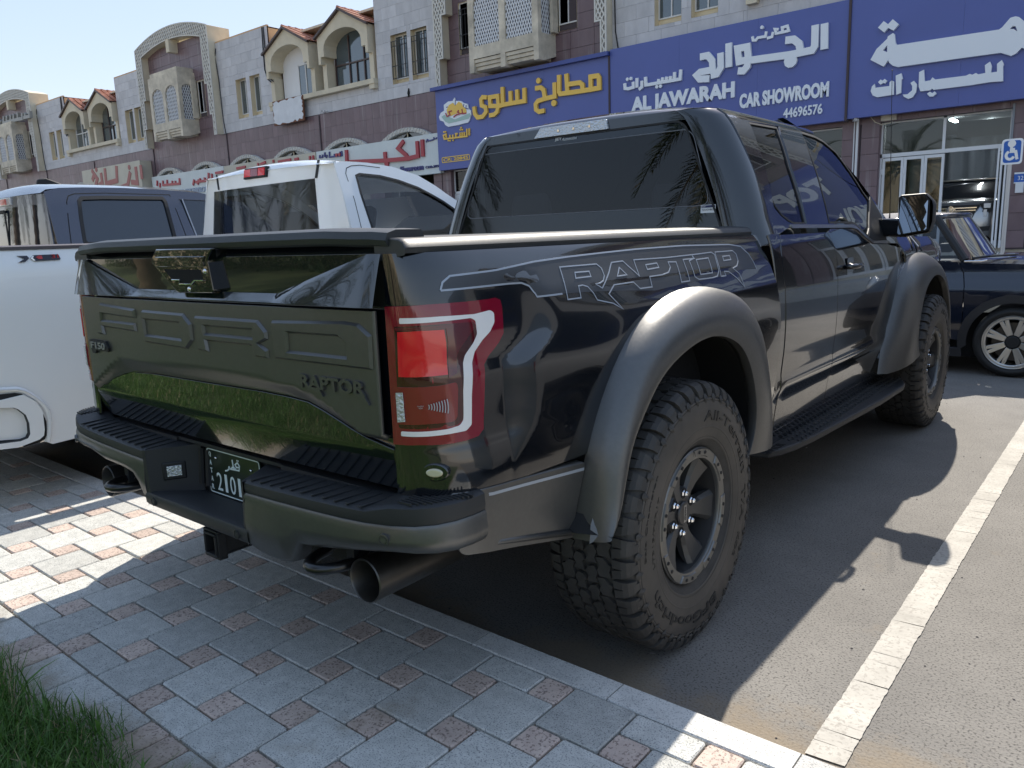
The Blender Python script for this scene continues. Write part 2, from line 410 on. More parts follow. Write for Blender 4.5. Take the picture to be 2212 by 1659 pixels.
for k in range(-14, 12):
    x0 = .14+.5*k
    mb = MB(); prof = [(.372, -.1), (.372, .117), (.376, .121), (.462, .121), (.470, .113), (.474, .09), (.474, -.1)]
    mb.prism([(x0+.002, a, b) for a, b in prof], (.496, 0, 0))
    o = mb.build('kerb_stone', M_KERB, pavement, auto=30)
# parking bay line: worn, cracked segments
def bay_line(x0, x1, ya, yb, seed):
    R_ = random.Random(seed); mb = MB(); y = ya
    while y < yb:
        L_ = R_.choice((.05, .08, .13, .2, .3))*R_.uniform(.7, 1.3); n = max(3, int(L_/.012)); top = []; bot = []
        sl_ = .006+R_.uniform(-.004, .004)
        rows = []
        for i in range(n+1):
            t = i/n; yy = y+L_*t; w_ = .004
            xl = x0+noise.noise((yy*38, seed, 0))*w_+noise.noise((yy*9, seed, 3))*.003; xr = x1+noise.noise((yy*38, seed, 5))*w_+noise.noise((yy*9, seed, 8))*.003
            rows.append([(xl, yy, .004), ((xl+xr)/2, yy+sl_*.5+noise.noise((y*9, 2, 2))*.004, .004), (xr, yy+sl_, .004)])
        mb.grid(rows); y += L_+R_.choice((.0006, .0008, .0012, .0025))
    return tag(mb.build('road_line', M_PAINT), kind='structure')
bay_line(1.592, 1.692, .63, 9.0, 4)
bay_line(-4.6, -4.5, .63, 9.0, 9); bay_line(4.5, 4.6, .63, 9.0, 5)
# litter and pebbles on the road and paving
mb = MB(); R_ = random.Random(11)
def pebble(mb, x, y, z, s):
    c = Vector((x, y, z+s*.3)); vs = [c+Vector((R_.uniform(.6, 1.2)*s*a, R_.uniform(.6, 1.2)*s*b, R_.uniform(.5, .9)*s*c_)) for a, b, c_ in ((1, 0, 0), (0, 1, 0), (-1, 0, 0), (0, -1, 0), (0, 0, .6), (0, 0, -.5))]
    mb.add(vs, [(0, 1, 4), (1, 2, 4), (2, 3, 4), (3, 0, 4), (1, 0, 5), (2, 1, 5), (3, 2, 5), (0, 3, 5)])
for _ in range(150): pebble(mb, R_.uniform(.1, 3.2), R_.uniform(.5, 6.5), 0, R_.uniform(.0015, .0055))
for _ in range(60): pebble(mb, R_.uniform(-.6, 1.8), R_.uniform(-.6, .45), .12, R_.uniform(.001, .0025))
for _ in range(260): pebble(mb, R_.uniform(-1.5, 3), .476+abs(R_.gauss(0, .05)), 0, R_.uniform(.001, .004))
tag(mb.build('pebbles', mat('dark pebble', (.05, .045, .05), .8)), kind='stuff', label='dark pebbles and dry seeds scattered on the asphalt')
mb = MB()
for p, s, a in (((1410, 1413), .012, .4), ((1700, 962), .014, 1.), ((1742, 968), .012, 2.), ((1997, 1020), .014, .2), ((1865, 1270), .008, 1.)):
    P = TR(p, 2, .004); c, d = math.cos(a)*s, math.sin(a)*s
    mb.add([P+Vector((c, d, .004)), P+Vector((-d*.5, c*.5, .001)), P+Vector((-c, -d, .003)), P+Vector((d*.5, -c*.5, .006))], [(0, 1, 2, 3)])
tag(mb.build('paper_scraps', mat('white scrap', (.7, .7, .68), .7)), kind='stuff', label='small white paper scraps lying on the asphalt')

# lawn behind the camera and at the lower left
rows = []
R_ = random.Random(5)
xs = [-26+i*.25 for i in range(161)]; ys = [-.60, -.64, -.7, -.8, -1., -1.4, -2, -3, -5, -8, -13]
for y in ys: rows.append([(x, y+(noise.noise((x*3.1, 0, 0))*.05+noise.noise((x*11, 0, 4))*.02 if y > -.75 else 0), .104 if y == -.60 else .124+.012*noise.noise((x*5, y*5, 1))) for x in xs])
lawn_base = MB(); lawn_base.grid(rows, flip=True)
lb = tag(lawn_base.build('lawn', M_SOIL, smooth=True), kind='structure')
def grass(name, n, region, hgt, wid, seed, m, dens=None):
    rng = np.random.default_rng(seed); pts = []
    x0, x1, y0, y1 = region
    X = rng.uniform(x0, x1, n*3); Y = rng.uniform(y0, y1, n*3)
    if dens is not None: keep = dens(X, Y, rng); X, Y = X[keep][:n], Y[keep][:n]
    else: X, Y = X[:n], Y[:n]
    n = len(X); H_ = hgt*rng.uniform(.45, 1.25, n)*(1+.35*np.sin(X*7.3)*np.cos(Y*6.1)); A = rng.uniform(0, 2*np.pi, n); lean = rng.uniform(.1, 1.1, n); W_ = wid*rng.uniform(.6, 1.3, n); B = A+rng.uniform(-.6, .6, n)
    ts = np.array([0, .35, .7, 1.]); wf = np.array([1, .9, .6, 0.])
    V = np.zeros((n, 7, 3)); k = 0
    for t, f in zip(ts, wf):
        r_ = H_*lean*t**1.8; cx = X+np.cos(B)*r_; cy = Y+np.sin(B)*r_; cz = .122+H_*(t-.33*lean*t*t)
        px, py = -np.sin(A)*W_*f/2, np.cos(A)*W_*f/2
        if f > 0:
            V[:, k] = np.stack([cx-px, cy-py, cz], 1); V[:, k+1] = np.stack([cx+px, cy+py, cz], 1); k += 2
        else: V[:, k] = np.stack([cx, cy, cz], 1)
    base = (np.arange(n)*7)[:, None]
    tri = np.array([[0, 1, 3], [0, 3, 2], [2, 3, 5], [2, 5, 4], [4, 5, 6]])
    F = (base[:, :, None]+tri[None]).reshape(-1, 3)
    me = bpy.data.meshes.new(name); me.vertices.add(n*7); me.vertices.foreach_set('co', V.reshape(-1)); me.loops.add(F.size); me.loops.foreach_set('vertex_index', F.reshape(-1).astype(np.int32))
    me.polygons.add(len(F)); me.polygons.foreach_set('loop_start', np.arange(0, F.size, 3, dtype=np.int32)); me.polygons.foreach_set('loop_total', np.full(len(F), 3, dtype=np.int32))
    me.materials.append(m); me.update(); me.validate()
    o = bpy.data.objects.new(name, me); link(o); return o
def leafmat(name, c1, c2, trans=.35, rough=.55, dry=None):
    m = bpy.data.materials.new(name); m.use_nodes = True; nt = m.node_tree; N = nt.nodes; L = nt.links; b = N['Principled BSDF']; o = N['Material Output']
    g = N.new('ShaderNodeNewGeometry'); mx = N.new('ShaderNodeMix'); mx.data_type = 'RGBA'; mx.inputs[6].default_value = (*c1, 1); mx.inputs[7].default_value = (*c2, 1); L.new(g.outputs['Random Per Island'], mx.inputs[0]); last = mx.outputs[2]
    if dry:
        mt = N.new('ShaderNodeMath'); mt.operation = 'FRACT'; mm = N.new('ShaderNodeMath'); mm.operation = 'MULTIPLY'; mm.inputs[1].default_value = 17.3; L.new(g.outputs['Random Per Island'], mm.inputs[0]); L.new(mm.outputs[0], mt.inputs[0])
        gt = N.new('ShaderNodeMath'); gt.operation = 'GREATER_THAN'; gt.inputs[1].default_value = .93; L.new(mt.outputs[0], gt.inputs[0])
        m2 = N.new('ShaderNodeMix'); m2.data_type = 'RGBA'; m2.inputs[7].default_value = (*dry, 1); L.new(gt.outputs[0], m2.inputs[0]); L.new(last, m2.inputs[6]); last = m2.outputs[2]
    L.new(last, b.inputs['Base Color']); b.inputs['Roughness'].default_value = rough
    t = N.new('ShaderNodeBsdfTranslucent'); L.new(last, t.inputs[0]); ms = N.new('ShaderNodeMixShader'); ms.inputs[0].default_value = trans; L.new(b.outputs[0], ms.inputs[1]); L.new(t.outputs[0], ms.inputs[2]); L.new(ms.outputs[0], o.inputs[0])
    MATS[name] = m; return m
M_GRASS = leafmat('grass blade', (.045, .115, .016), (.125, .25, .045), .35, .5, dry=(.38, .31, .17))
def edge(X, Y, rng):
    lim = -.55+.04*np.sin(X*4.2+.6)+.03*np.sin(X*11.)
    d = lim-Y
    return rng.uniform(0, 1, len(X)) < np.clip(d/.13, 0, 1)
g1 = grass('grass', 52000, (-1.9, 1.0, -1.5, -.48), .085, .0034, 1, M_GRASS, edge); tag(g1, 'green lawn grass blades spilling over the paving edge', kind='stuff')
g2 = grass('grass', 85000, (-9, 4, -6.0, -.55), .085, .010, 2, M_GRASS, edge); tag(g2, 'lawn grass stretching away from the paving', kind='stuff')
# ------------------------------------------------------------------ crops of the photograph used for measuring
_k = 2212/1344
k1, k2, k3 = crop(0, 0, _k), crop(1344, 0, _k), crop(2688, 0, _k)
k4, k5, k6 = crop(0, 1008, _k), crop(1344, 1008, _k), crop(2688, 1008, _k)
r1, r2, r3 = crop(300, 850, 3.16), crop(1700, 350, 1.58), crop(2900, 350, 2.07375)
r4, r5, r6, r7 = crop(300, 1600, 2.37), crop(900, 1700, 2.212), crop(2100, 950, 2.212), crop(3500, 1000, 2.370)
ww = crop(2200, 1450, 1.509); ws = crop(2500, 1600, 1.844)
# ------------------------------------------------------------------ car materials
M_BLK = mat('black car paint', (.0045, .006, .009), .12, coat=1., coat_r=.012, spec=.6)
M_SAT = mat('satin grey trim', (.135, .135, .133), .36, metal=.7, noise_amt=.06, noise_s=60, spec=.5, rough_var=.03)
M_PLA = mat('textured black plastic', (.022, .024, .027), .52, bump=.15, bump_s=900)
M_PLB = mat('dull black plastic', (.012, .013, .015), .6)
M_CAP = mat('bed cap plastic', (.03, .033, .036), .45, bump=.1, bump_s=700)
M_DRK = mat('underbody black', (.006, .0065, .0075), .8)
M_RUB = mat('tyre rubber', (.042, .040, .038), .62, noise_amt=.35, noise_s=14, bump=.12, bump_s=300)
M_RUS = mat('dusty tyre sidewall', (.095, .083, .072), .55, col2=(.045, .042, .039), noise_s=5)
M_RIM = mat('satin black wheel', (.050, .050, .052), .32, metal=.4)
M_RNG = mat('grey beadlock ring', (.20, .20, .195), .38, metal=.8)
M_CHR = mat('chrome', (.75, .76, .78), .08, metal=1.)
M_RED = mat('dark red lens', (.21, .004, .020), .06, coat=1., coat_r=.01)
M_RED2 = mat('bright red lens', (.70, .014, .022), .1, coat=1., coat_r=.01, emit=(.6, .01, .01), est=.0)
M_LWH = mat('white light guide', (.80, .78, .77), .25, coat=.6)
M_LBR = mat('brown red lens', (.20, .012, .018), .12, coat=1., coat_r=.01)
M_CLR = mat('clear lamp lens', (.62, .64, .66), .12, metal=.6, coat=.8, bump=.8, bump_s=120)
M_PIN = mat('silver pinstripe and highlight', (.38, .42, .48), .35, metal=.3)
M_DEC = mat('matte graphite decal', (.035, .04, .048), .38, coat=.3, coat_r=.25)
M_BRI = mat('brushed belt trim', (.35, .35, .36), .28, metal=.9)
M_EXH = mat('brushed exhaust', (.10, .095, .088), .38, metal=.9, noise_amt=.15, noise_s=20)
M_WHT = mat('white print', (.72, .74, .74), .5)
M_MIR = mat('mirror glass', (.26, .30, .36), .01, metal=1.)
G_DARK = glass('dark tinted glass', (.33, .37, .42))
G_MID = glass('tinted glass', (.34, .39, .43))
G_CLR = glass('clear glass', (.75, .8, .8))
M_SEAT = mat('dark seat cloth', (.03, .032, .036), .75)
M_FRIT = mat('window frit', (.004, .005, .006), .12, coat=1., coat_r=.01)

YT = -.055
TRK = thing('pickup_truck', 'glossy black pickup with grey wheel flares, nearest the camera, its tailgate over the kerb', 'pickup truck', (0, 2.4, 0))
def P_(name, mb, m, parent=TRK, **k): return mb.build(name, m, parent, **k)
# side shape of the bed
_w0 = spline([.35, .6, .8, .95, 1.1, 1.22, 1.30, 1.34, 1.375], [.925, .945, .955, .957, .950, .936, .917, .900, .876])
_bu = spline([.35, .6, .8, 1.0, 1.12, 1.22, 1.30, 1.40], [.02, .03, .045, .050, .043, .022, .003, 0.])
_yl = spline([.60, .80, .875, .90, .95, 1.05, 1.08, 1.10, 1.14, 1.17, 1.21, 1.25, 1.262, 1.40], [.10, .10, .155, .18, .20, .205, .235, .275, .325, .330, .32, .29, .25, .10])
def SB(y, z):
    l = _yl(z); a = _bu(z)
    return _w0(z)+a*(.62*sstep(y, l-.05, l+.12)+.38*sstep(y, l, l+.5))
XE = .826; CA = .34
def CB(s, z):                                          # corner + side, s along the plan curve
    if s >= CA: y = .20+(s-CA); return Vector((SB(y, z), y, z))
    ph = max(s, -.2)/CA*math.pi/2; n = 2.7; a = abs(math.sin(ph)); b = abs(math.cos(ph)); rho = (a**n+b**n)**(-1/n)
    return Vector((XE+(SB(.2, z)-XE)*rho*math.sin(ph), .20-.252*rho*math.cos(ph), z))
def inside_b(P):
    if P.y > .20: return P.x < SB(P.y, P.z)
    a = max(0, (P.x-XE)/(SB(.2, P.z)-XE)); b = (.20-P.y)/.252
    return a**2.7+abs(b)**2.7 < 1 if b > 0 else True
def TC(p):                                             # pixel -> (s, z) on the bed body
    d = ray(*p).normalized(); t = .4; st = .02
    while t < 7 and not inside_b(CP+d*t): t += st
    lo, hi = t-st, t
    for _ in range(18):
        mi = (lo+hi)/2
        if inside_b(CP+d*mi): hi = mi
        else: lo = mi
    P = CP+d*hi
    if P.y >= .20: return (CA+P.y-.20, P.z)
    return (CA*math.atan2((P.x-XE)/(SB(.2, P.z)-XE), (.20-P.y)/.252)/(math.pi/2), P.z)
def mir(fn, sg): return (lambda a, b: Vector((sg*fn(a, b).x, fn(a, b).y, fn(a, b).z)))
def outR(sg): return lambda P: Vector((sg*1.0, -.25 if P.y < .3 else 0, .02))
def both(name, outline, fn, m, parent=TRK, sides=(1, -1), **k):
    r = []
    for sg in sides:
        r.append(panel(name, outline, mir(fn, sg), m, parent, out=outR(sg), **k))
    return r

# flare curves, from the photograph
Eo = [TS(p, SB) for p in [ww(70, 1005), ww(118, 750), ww(160, 520), ww(190, 377), r6(680, 1100), r6(770, 915), r6(880, 740), r6(980, 610), r6(1100, 500), r6(1200, 440), r6(1300, 400), r6(1480, 385), r6(1600, 400), r6(1760, 480), r6(1880, 640), r6(1940, 830), r6(1970, 1100), r6(1985, 1400), ww(1196, 430)]]
Io = [TR(p, 0, 1.088) for p in [ww(300, 1008), ww(345, 940), ww(392, 640), ww(412, 500), r6(885, 1640), r6(960, 1480), r6(1060, 1240), r6(1200, 1050), r6(1400, 880), r6(1560, 812), r6(1680, 830), r6(1800, 900), r6(1880, 1080), r6(1920, 1300), r6(1938, 1500), ww(1165, 300), ww(1150, 430), ww(1120, 512)]]
def rs2(P, n):
    P = [Vector((p.y, p.z)) for p in P]; L_ = [0]
    for i in range(1, len(P)): L_.append(L_[-1]+(P[i]-P[i-1]).length)
    out = []
    for k in range(n):
        t = L_[-1]*k/(n-1); i = 0
        while i < len(L_)-2 and L_[i+1] < t: i += 1
        u = (t-L_[i])/(L_[i+1]-L_[i]); out.append(P[i].lerp(P[i+1], u))
    for _ in range(3): out = [out[0]]+[(out[i-1]+out[i]*2+out[i+1])/4 for i in range(1, n-1)]+[out[-1]]
    return out
NF = 44; EE = rs2(Eo, NF); II = rs2(Io, NF)
RW, FW, WZ = .993, 4.533, .447
def flare(sg, front):
    rows = []; prof = [(0., 0., .004), (.05, .35, .012), (.22, .66, 0), (.42, .86, 0), (.62, .97, 0), (.80, 1.0, 0), (.93, 1.0, 0), (1., .985, 0)]
    for i in range(NF):
        e, q = EE[i], II[i]; r_ = []
        for t, h, o in prof:
            y = e.x+(q.x-e.x)*t; z = e.y+(q.y-e.y)*t
            xb = SB(e.x, e.y) if not front else .965
            x = xb+(1.098-xb)*h
            if t == 0: x -= .004
            r_.append((y, z, x))
        dy, dz = (q-e).normalized()
        r_.append((q.x+dy*.004, q.y+dz*.004, 1.075)); r_.append((q.x-dy*.006, q.y-dz*.006, 1.06)); r_.append((q.x-dy*.03, q.y-dz*.03, 1.03))
        if front: r_ = [(FW+RW-a, b, c) for a, b, c in r_]
        rows.append([(sg*c, a, b) for a, b, c in r_])
    mb = MB(); mb.grid(rows)
    # end caps
    for i in ():
        r_ = rows[i][:8]; m_ = len(r_); mb.add(r_+[(sg*.94, p[1], p[2]) for p in r_], [(k, k+1, k+1+m_, k+m_) for k in range(m_-1)])
    return P_('wheel_flare', mb, M_SAT, auto=50, fix=True)
for sg in (1, -1):
    for fr in (0, 1):
        fl = flare(sg, fr)
        # raised rib on the rear lower edge of the flare
        # inner wheel well
        mb = MB(); cy = FW if fr else RW
        rows = []
        for i in range(NF):
            q = II[i]; y = FW+RW-q.x if fr else q.x; d = Vector((q.x-RW, q.y-WZ-.02)).normalized()*.035; dy = -d.x if fr else d.x
            rows.append([(sg*1.06, y, q.y), (sg*1.0, y+dy, q.y+d.y), (sg*.74, y+dy*1.4, q.y+d.y*1.2), (sg*.62, y+dy*.6, q.y)])
        mb.grid(rows); P_('wheel_well', mb, M_DRK, smooth=True, fix=True)
        mb = MB(); mb.box(min(sg*.60, sg*.62), max(sg*.60, sg*.62), cy-.7, cy+.72, .45, 1.2); P_('wheel_well', mb, M_DRK)

# --- bed side with holes for lamp; outline in (s, z)
lampP = [TC(p) for p in [k5(292, 328), k5(560, 315), k5(800, 297), k5(940, 281), k5(985, 272), k5(1018, 285), k5(1030, 330), k5(1040, 500), k5(1010, 560), k5(940, 650), k5(915, 705), k5(917, 900), k5(912, 1120), k5(880, 1165), k5(800, 1195), k5(700, 1215), k5(520, 1222), k5(345, 1215)]]
lampP[0] = (0.004, lampP[0][1]); lampP[-1] = (0.004, lampP[-1][1])
s_of = lambda y: CA+y-.20
fl_out = [(s_of(e.x), e.y) for e in EE]
zb1 = TC(r5(1950, 500)); zb2 = TC(k5(1590, 1280))
bed_out = [(0, 1.345), (0, .775), (.10, .765), (.20, .762), (zb1[0]+.05, .765), (zb2[0]-.02, zb2[1])]
f0 = [p for p in fl_out if p[1] > zb2[1]+.01]
f0 = [p for p in f0]
# keep the arch between the trim top (rear) and z=.5 (front)
i0 = next(i for i, p in enumerate(fl_out) if p[1] > zb2[1]); i1 = NF-1
arch = [fl_out[i] for i in range(i0, NF)]
arch = [(a, b) for a, b in arch]
bed_out += [(a-.0, b-.006) for a, b in arch]+[(s_of(1.90), .50), (s_of(1.93), .52), (s_of(1.945), 1.0), (s_of(1.93), 1.345)]
lamp_hole = [(a, b) for a, b in lampP]
bso = bed_out[:1]+[(.0, lampP[0][1]+.002)]+lampP[1:-1]+[(0., lampP[-1][1]-.002)]+bed_out[1:]
both('bed_side', bso, CB, M_BLK, step=.0125, sides=(1,)); both('bed_side', bso, CB, M_BLK, step=.04, sides=(-1,))
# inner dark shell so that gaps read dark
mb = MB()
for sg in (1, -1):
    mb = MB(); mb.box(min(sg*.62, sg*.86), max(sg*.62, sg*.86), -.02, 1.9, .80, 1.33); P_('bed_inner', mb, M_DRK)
# lower grey trim behind the bumper
lt = [(s_of(.03), .755), (s_of(.0), .70), (s_of(-.02), .615), (s_of(.0), .585)]
b0 = TS(k5(1260, 1400), SB)
tt0 = TS(r5(2010, 520), SB); tt1 = TS(k5(1585, 1330), SB); tb0 = TS(r5(2075, 1040), SB); tb1 = TS(crop(1344, 2016, _k)(1465, 165), SB)
_sl = (tb1.z-tb0.z)/(tb1.y-tb0.y); _zl = lambda s: tb0.z+_sl*(s-s_of(tb0.y)); _st = (tt1.z-tt0.z)/(tt1.y-tt0.y); _zt2 = lambda s: tt0.z+_st*(s-s_of(tt0.y))
fmid = [(a-.005, b) for a, b in fl_out if _zl(a) < b < _zt2(a) and a < s_of(.8)]
trim = [(s_of(tt0.y), tt0.z), (s_of(tb0.y), tb0.z), (fmid[0][0]-.002, _zl(fmid[0][0]))]+fmid+[(fmid[-1][0]-.002, _zt2(fmid[-1][0]))]
both('lower_side_trim', roundp(trim, [.01, .02]+[0]*(len(trim)-2)), CB, M_SAT, step=.05, off=.006, thick=.03)
both('painted_highlight', [(a, b) for a, b in [(s_of(tt0.y)+.01, tt0.z-.012), (s_of(tt0.y)+.01, tt0.z-.020), (fmid[-1][0]-.004, _zt2(fmid[-1][0])-.022), (fmid[-1][0]-.004, _zt2(fmid[-1][0])-.013)]], CB, M_PIN, step=.1, off=.0072, thick=0)  # thin pale strip painted in for the reflection along the trim's upper edge
# bulge bar at the lower trim
g0 = TS(crop(1344, 2016, _k)(945, 215), SB); g1_ = TS(crop(1344, 2016, _k)(1470, 125), SB)
mb = MB(); mb.tube([Vector((SB(g0.y, g0.z)+.004, g0.y, g0.z)), Vector((SB(g0.y, g0.z)+.012, g0.y+.03, g0.z+.003)), Vector((SB(g1_.y, g1_.z)+.012, g1_.y, g1_.z))], [.003, .009, .009], 10); P_('trim_rib', mb, M_SAT, smooth=True)

# --- bed rail caps
for sg in (1, -1):
    mb = MB(); rows = []
    for y in (-.040, -.036, -.02, .3, .8, 1.3, 1.86, 1.90):
        k = .0 if y > -.038 else -.004
        rows.append([(sg*x, y, z+k) for x, z in ((.886, 1.345), (.889, 1.358), (.880, 1.372), (.868, 1.378), (.80, 1.384), (.785, 1.378), (.785, 1.33))])
    mb.grid(rows); mb.add(rows[0], [tuple(range(7))]); P_('bed_rail_cap', mb, M_CAP, auto=45, fix=True)
# --- tailgate
def crease(x): a = abs(x); return 1.247 if a < .40 else 1.247+(a-.40)/.37*.118
def TGf(x, z):
    zc = crease(x); y = YT+.012*(x/.8)**2+.006*sstep(abs(x), .72, .82)
    if z < zc: y -= (.014+.03*max(0, abs(x)-.4))*min(1, (zc-z)/(zc-1.222)) if z > 1.222 else .014+.03*max(0, abs(x)-.4)*max(0, 1-(1.222-z)/.03)
    if z > 1.345: y += (z-1.345)*.7
    if z < 1.0: y -= .0
    if z < .98: y += -.004
    return Vector((x, y, z))
def TGl(x, z):                                        # lower gloss panel, slightly rounded under
    return Vector((x, YT-.008+.012*(x/.8)**2+max(0, .86-z)*.25, z))
outT = lambda P: Vector((0, -1, .0))
def tg(p, y=YT): P = TR(p, 1, y); return (P.x, P.z)
TOPZ = 1.372; TX = .818
crz = [(-.775, 1.345), (-.40, crease(.4)), (.40, crease(.4)), (.775, 1.345)]
yb = lambda x: YT+.012*(x/.8)**2
lipb = lambda x: .020+.030*sstep(abs(x), .3, .78)
def TGa(x, z): return Vector((x, yb(x)+.004*(1.345-z)/.1+.004*sstep(abs(x), .76, .82), z))
def TGb(x, z): zc = crease(x); t = min(1.15, max(0, (zc-z)/(zc-1.222))); return Vector((x, yb(x)-lipb(x)*t**.8+.006*sstep(abs(x), .77, .82), z))
def TGc(x, z): return Vector((x, yb(x)+(z-1.345)*.9+.006*sstep(abs(x), .77, .82), z))
panel('tailgate_upper', crz, TGa, M_BLK, TRK, step=.02, out=outT, thick=0)
panel('tailgate_lip', [(-TX, 1.224), (TX, 1.224), (TX, 1.345)]+crz[::-1]+[(-TX, 1.345)], TGb, M_BLK, TRK, step=.014, out=outT, thick=0)
panel('tailgate_top', [(-TX, 1.3455), (TX, 1.3455), (TX, TOPZ), (-TX, TOPZ)], TGc, M_BLK, TRK, step=.02, out=outT)
zi = [k4(690, 825), k4(735, 790), k4(800, 762), k4(870, 747), k4(1000, 757), k4(1400, 820), k4(1700, 868), k4(1880, 905), k4(2000, 938), k4(2090, 990), k4(2212, 1070), k5(60, 1112), k5(160, 1172), k5(305, 1206)]
za = [k4(650, 812), k4(700, 760), k4(770, 690), k4(830, 658), k4(1000, 678), k4(1400, 725), k4(1700, 775), k4(1900, 825), k4(2020, 868), k4(2110, 925), k4(2212, 1000), k5(60, 1062), k5(170, 1150), k5(308, 1200)]
zi = [tg(p) for p in zi]; za = [tg(p) for p in za]
_fi = spline([p[0] for p in zi], [p[1] for p in zi]); _fa = spline([p[0] for p in za], [p[1] for p in za])
def APf(x, z):
    a, b = _fi(x), _fa(x); t = max(0, min(1, (z-a)/max(.012, b-a)))
    return Vector((x, YT-.004-.022*t+.012*(x/.8)**2, z))
app = [(-.80, 1.214), (-.80, _fi(-.80)+.0)]+[(x, z) for x, z in zi if -.79 < x < .79]+[(.795, _fi(.795)), (.795, 1.214)]
panel('tailgate_applique', app, APf, M_SAT, TRK, step=.014, out=outT, thick=.015)
lowp = [(-TX+.0, .80), (-.76, .775), (.80, .775), (TX, .80), (TX, .88)]+[(x, z-.004) for x, z in reversed(zi) if abs(x) < .80]+[(-TX, .885)]
panel('tailgate_lower', lowp, TGl, M_BLK, TRK, step=.03, out=outT)
panel('tailgate_edge', [(-TX, .88), (TX, .88), (TX, 1.222), (-TX, 1.222)], lambda x, z: Vector((x, YT+.006+.012*(x/.8)**2, z)), M_BLK, TRK, step=.1, out=outT)
mb = MB(); mb.box(-.80, .80, -.03, .02, .79, 1.36); P_('tailgate_core', mb, M_DRK)
# tailgate top cap with a lip
mb = MB(); rows = []
for i in range(33):
    x = -.835+1.67*i/32; a = abs(x); dz = -.006*sstep(a, .60, .78)-.004*sstep(a, .78, .835); dy = .012*(x/.8)**2+.012*sstep(a, .66, .835)
    rows.append([(x, y+dy, z+dz) for y, z in ((-.050, 1.366), (-.068, 1.372), (-.074, 1.385), (-.066, 1.402), (-.04, 1.409), (.04, 1.409), (.05, 1.39), (.05, 1.35))])
mb.grid(rows); mb.add(rows[0], [tuple(range(8))]); mb.add(rows[-1], [tuple(range(8))]); P_('tailgate_cap', mb, M_CAP, auto=40, fix=True)
# lettering of the applique
def raised(name, outl, m, th=.006, off=.006, hole=None, fn=APf):
    def f2(a, b): return fn(a, b)
    return panel(name, outl, f2, m, TRK, holes=[hole] if hole else (), step=.03, thick=th+.004, out=outT, off=off)
TLx = lambda f, L_: [tg(f(a, b), YT-.026) for a, b in L_]
FO = TLx(r1, [(225, 1195), (275, 1085), (725, 1160), (735, 1275), (300, 1218), (305, 1290), (735, 1335), (755, 1445), (320, 1380), (345, 1485), (252, 1465)])
OO = TLx(r1, [(768, 1262), (822, 1170), (1340, 1215), (1440, 1345), (1465, 1550), (1395, 1655), (872, 1572), (790, 1500)]); OH = TLx(r1, [(850, 1290), (1300, 1335), (1325, 1530), (875, 1470)])
RO = TLx(k4, [(1265, 387), (1670, 415), (1728, 490), (1735, 540), (1683, 566), (1738, 610), (1743, 667), (1655, 652), (1640, 582), (1345, 550), (1360, 622), (1290, 608)]); RH = TLx(k4, [(1330, 455), (1637, 480), (1640, 528), (1335, 497)])
DO = TLx(k4, [(1757, 418), (2212, 425), (2305, 440), (2386, 520), (2397, 745), (1780, 665)]); DH = TLx(k4, [(1860, 500), (2180, 525), (2225, 565), (2232, 655), (1865, 612)])
for o_, h_ in ((FO, None), (OO, OH), (RO, RH), (DO, DH)):
    sc_in = lambda P, d: (lambda L_, R_: (lambda A, B: A if area_(A) < area_(B) else B)([tuple(v) for v in L_], [tuple(v) for v in R_]))(*ribbon([Vector(p) for p in P], 2*d, True))
    area_ = lambda Q: abs(sum(Q[i][0]*Q[(i+1) % len(Q)][1]-Q[(i+1) % len(Q)][0]*Q[i][1] for i in range(len(Q))))
    top = sc_in(o_, .0065); hin = None
    if h_: A_, B_h = ribbon([Vector(p) for p in h_], .013, True); A_ = [tuple(v) for v in A_]; B_h = [tuple(v) for v in B_h]; hin = A_ if area_(A_) > area_(B_h) else B_h
    lo_ = raised('letter', top, M_SAT, hole=hin, off=.008, th=.0)
    mb = MB()
    for ra_, rb_ in ((o_, top),)+(((h_, hin),) if h_ else ()):
        n = len(ra_); mb.add([APf(*p)+Vector((0, -.0005, 0)) for p in ra_]+[APf(*p)+Vector((0, -.008, 0)) for p in rb_], [(i, (i+1) % n, (i+1) % n+n, i+n) for i in range(n)])
    mb.build('letter_bevel', M_SAT, lo_)
# badges
def on_app(cx, cz, extra=.0): return lambda a, b, d: APf(cx+a, cz+b)+Vector((0, -.001-extra-d, 0))
b1 = tg(r1(255, 1560)); b2 = tg(r1(495, 1645)); 
mb = MB(); c_ = ((b1[0]+b2[0])/2, (b1[1]+b2[1])/2)
mb.prism([APf(c_[0]+a, c_[1]+b)+Vector((0, -.001, 0)) for a, b in ((-.075, .018), (.06, .018), (.078, -.004), (.072, -.018), (-.03, -.018), (-.036, -.03), (-.06, -.03), (-.072, -.012))], (0, -.008, 0)); P_('badge', mb, M_PLB)
mb = MB(); text3d(mb, 'F150', on_app(c_[0], c_[1], .009), 1, .003, bold=.02, fit=(.12, .024)); P_('badge_lettering', mb, mat('badge silver', (.30, .30, .31), .35, metal=.4))
rl, rr_ = tg(k4(2005, 790)), tg(k5(190, 850)); c_ = ((rl[0]+rr_[0])/2, (rl[1]+rr_[1])/2)
mb = MB(); text3d(mb, 'RAPTOR', on_app(c_[0], c_[1]-.002, .0), 1, .006, bold=.035, fit=(rr_[0]-rl[0]+.008, .036)); 
mb.prism([APf(c_[0]+a, c_[1]+b)+Vector((0, -.001, 0)) for a, b in ((-.095, -.015), (-.05, -.015), (-.035, -.036), (-.062, -.026))], (0, -.006, 0))
mb.prism([APf(c_[0]+a, c_[1]+b)+Vector((0, -.001, 0)) for a, b in ((.08, -.015), (.118, -.015), (.138, -.040), (.105, -.028))], (0, -.006, 0))
P_('badge_lettering', mb, M_SAT)
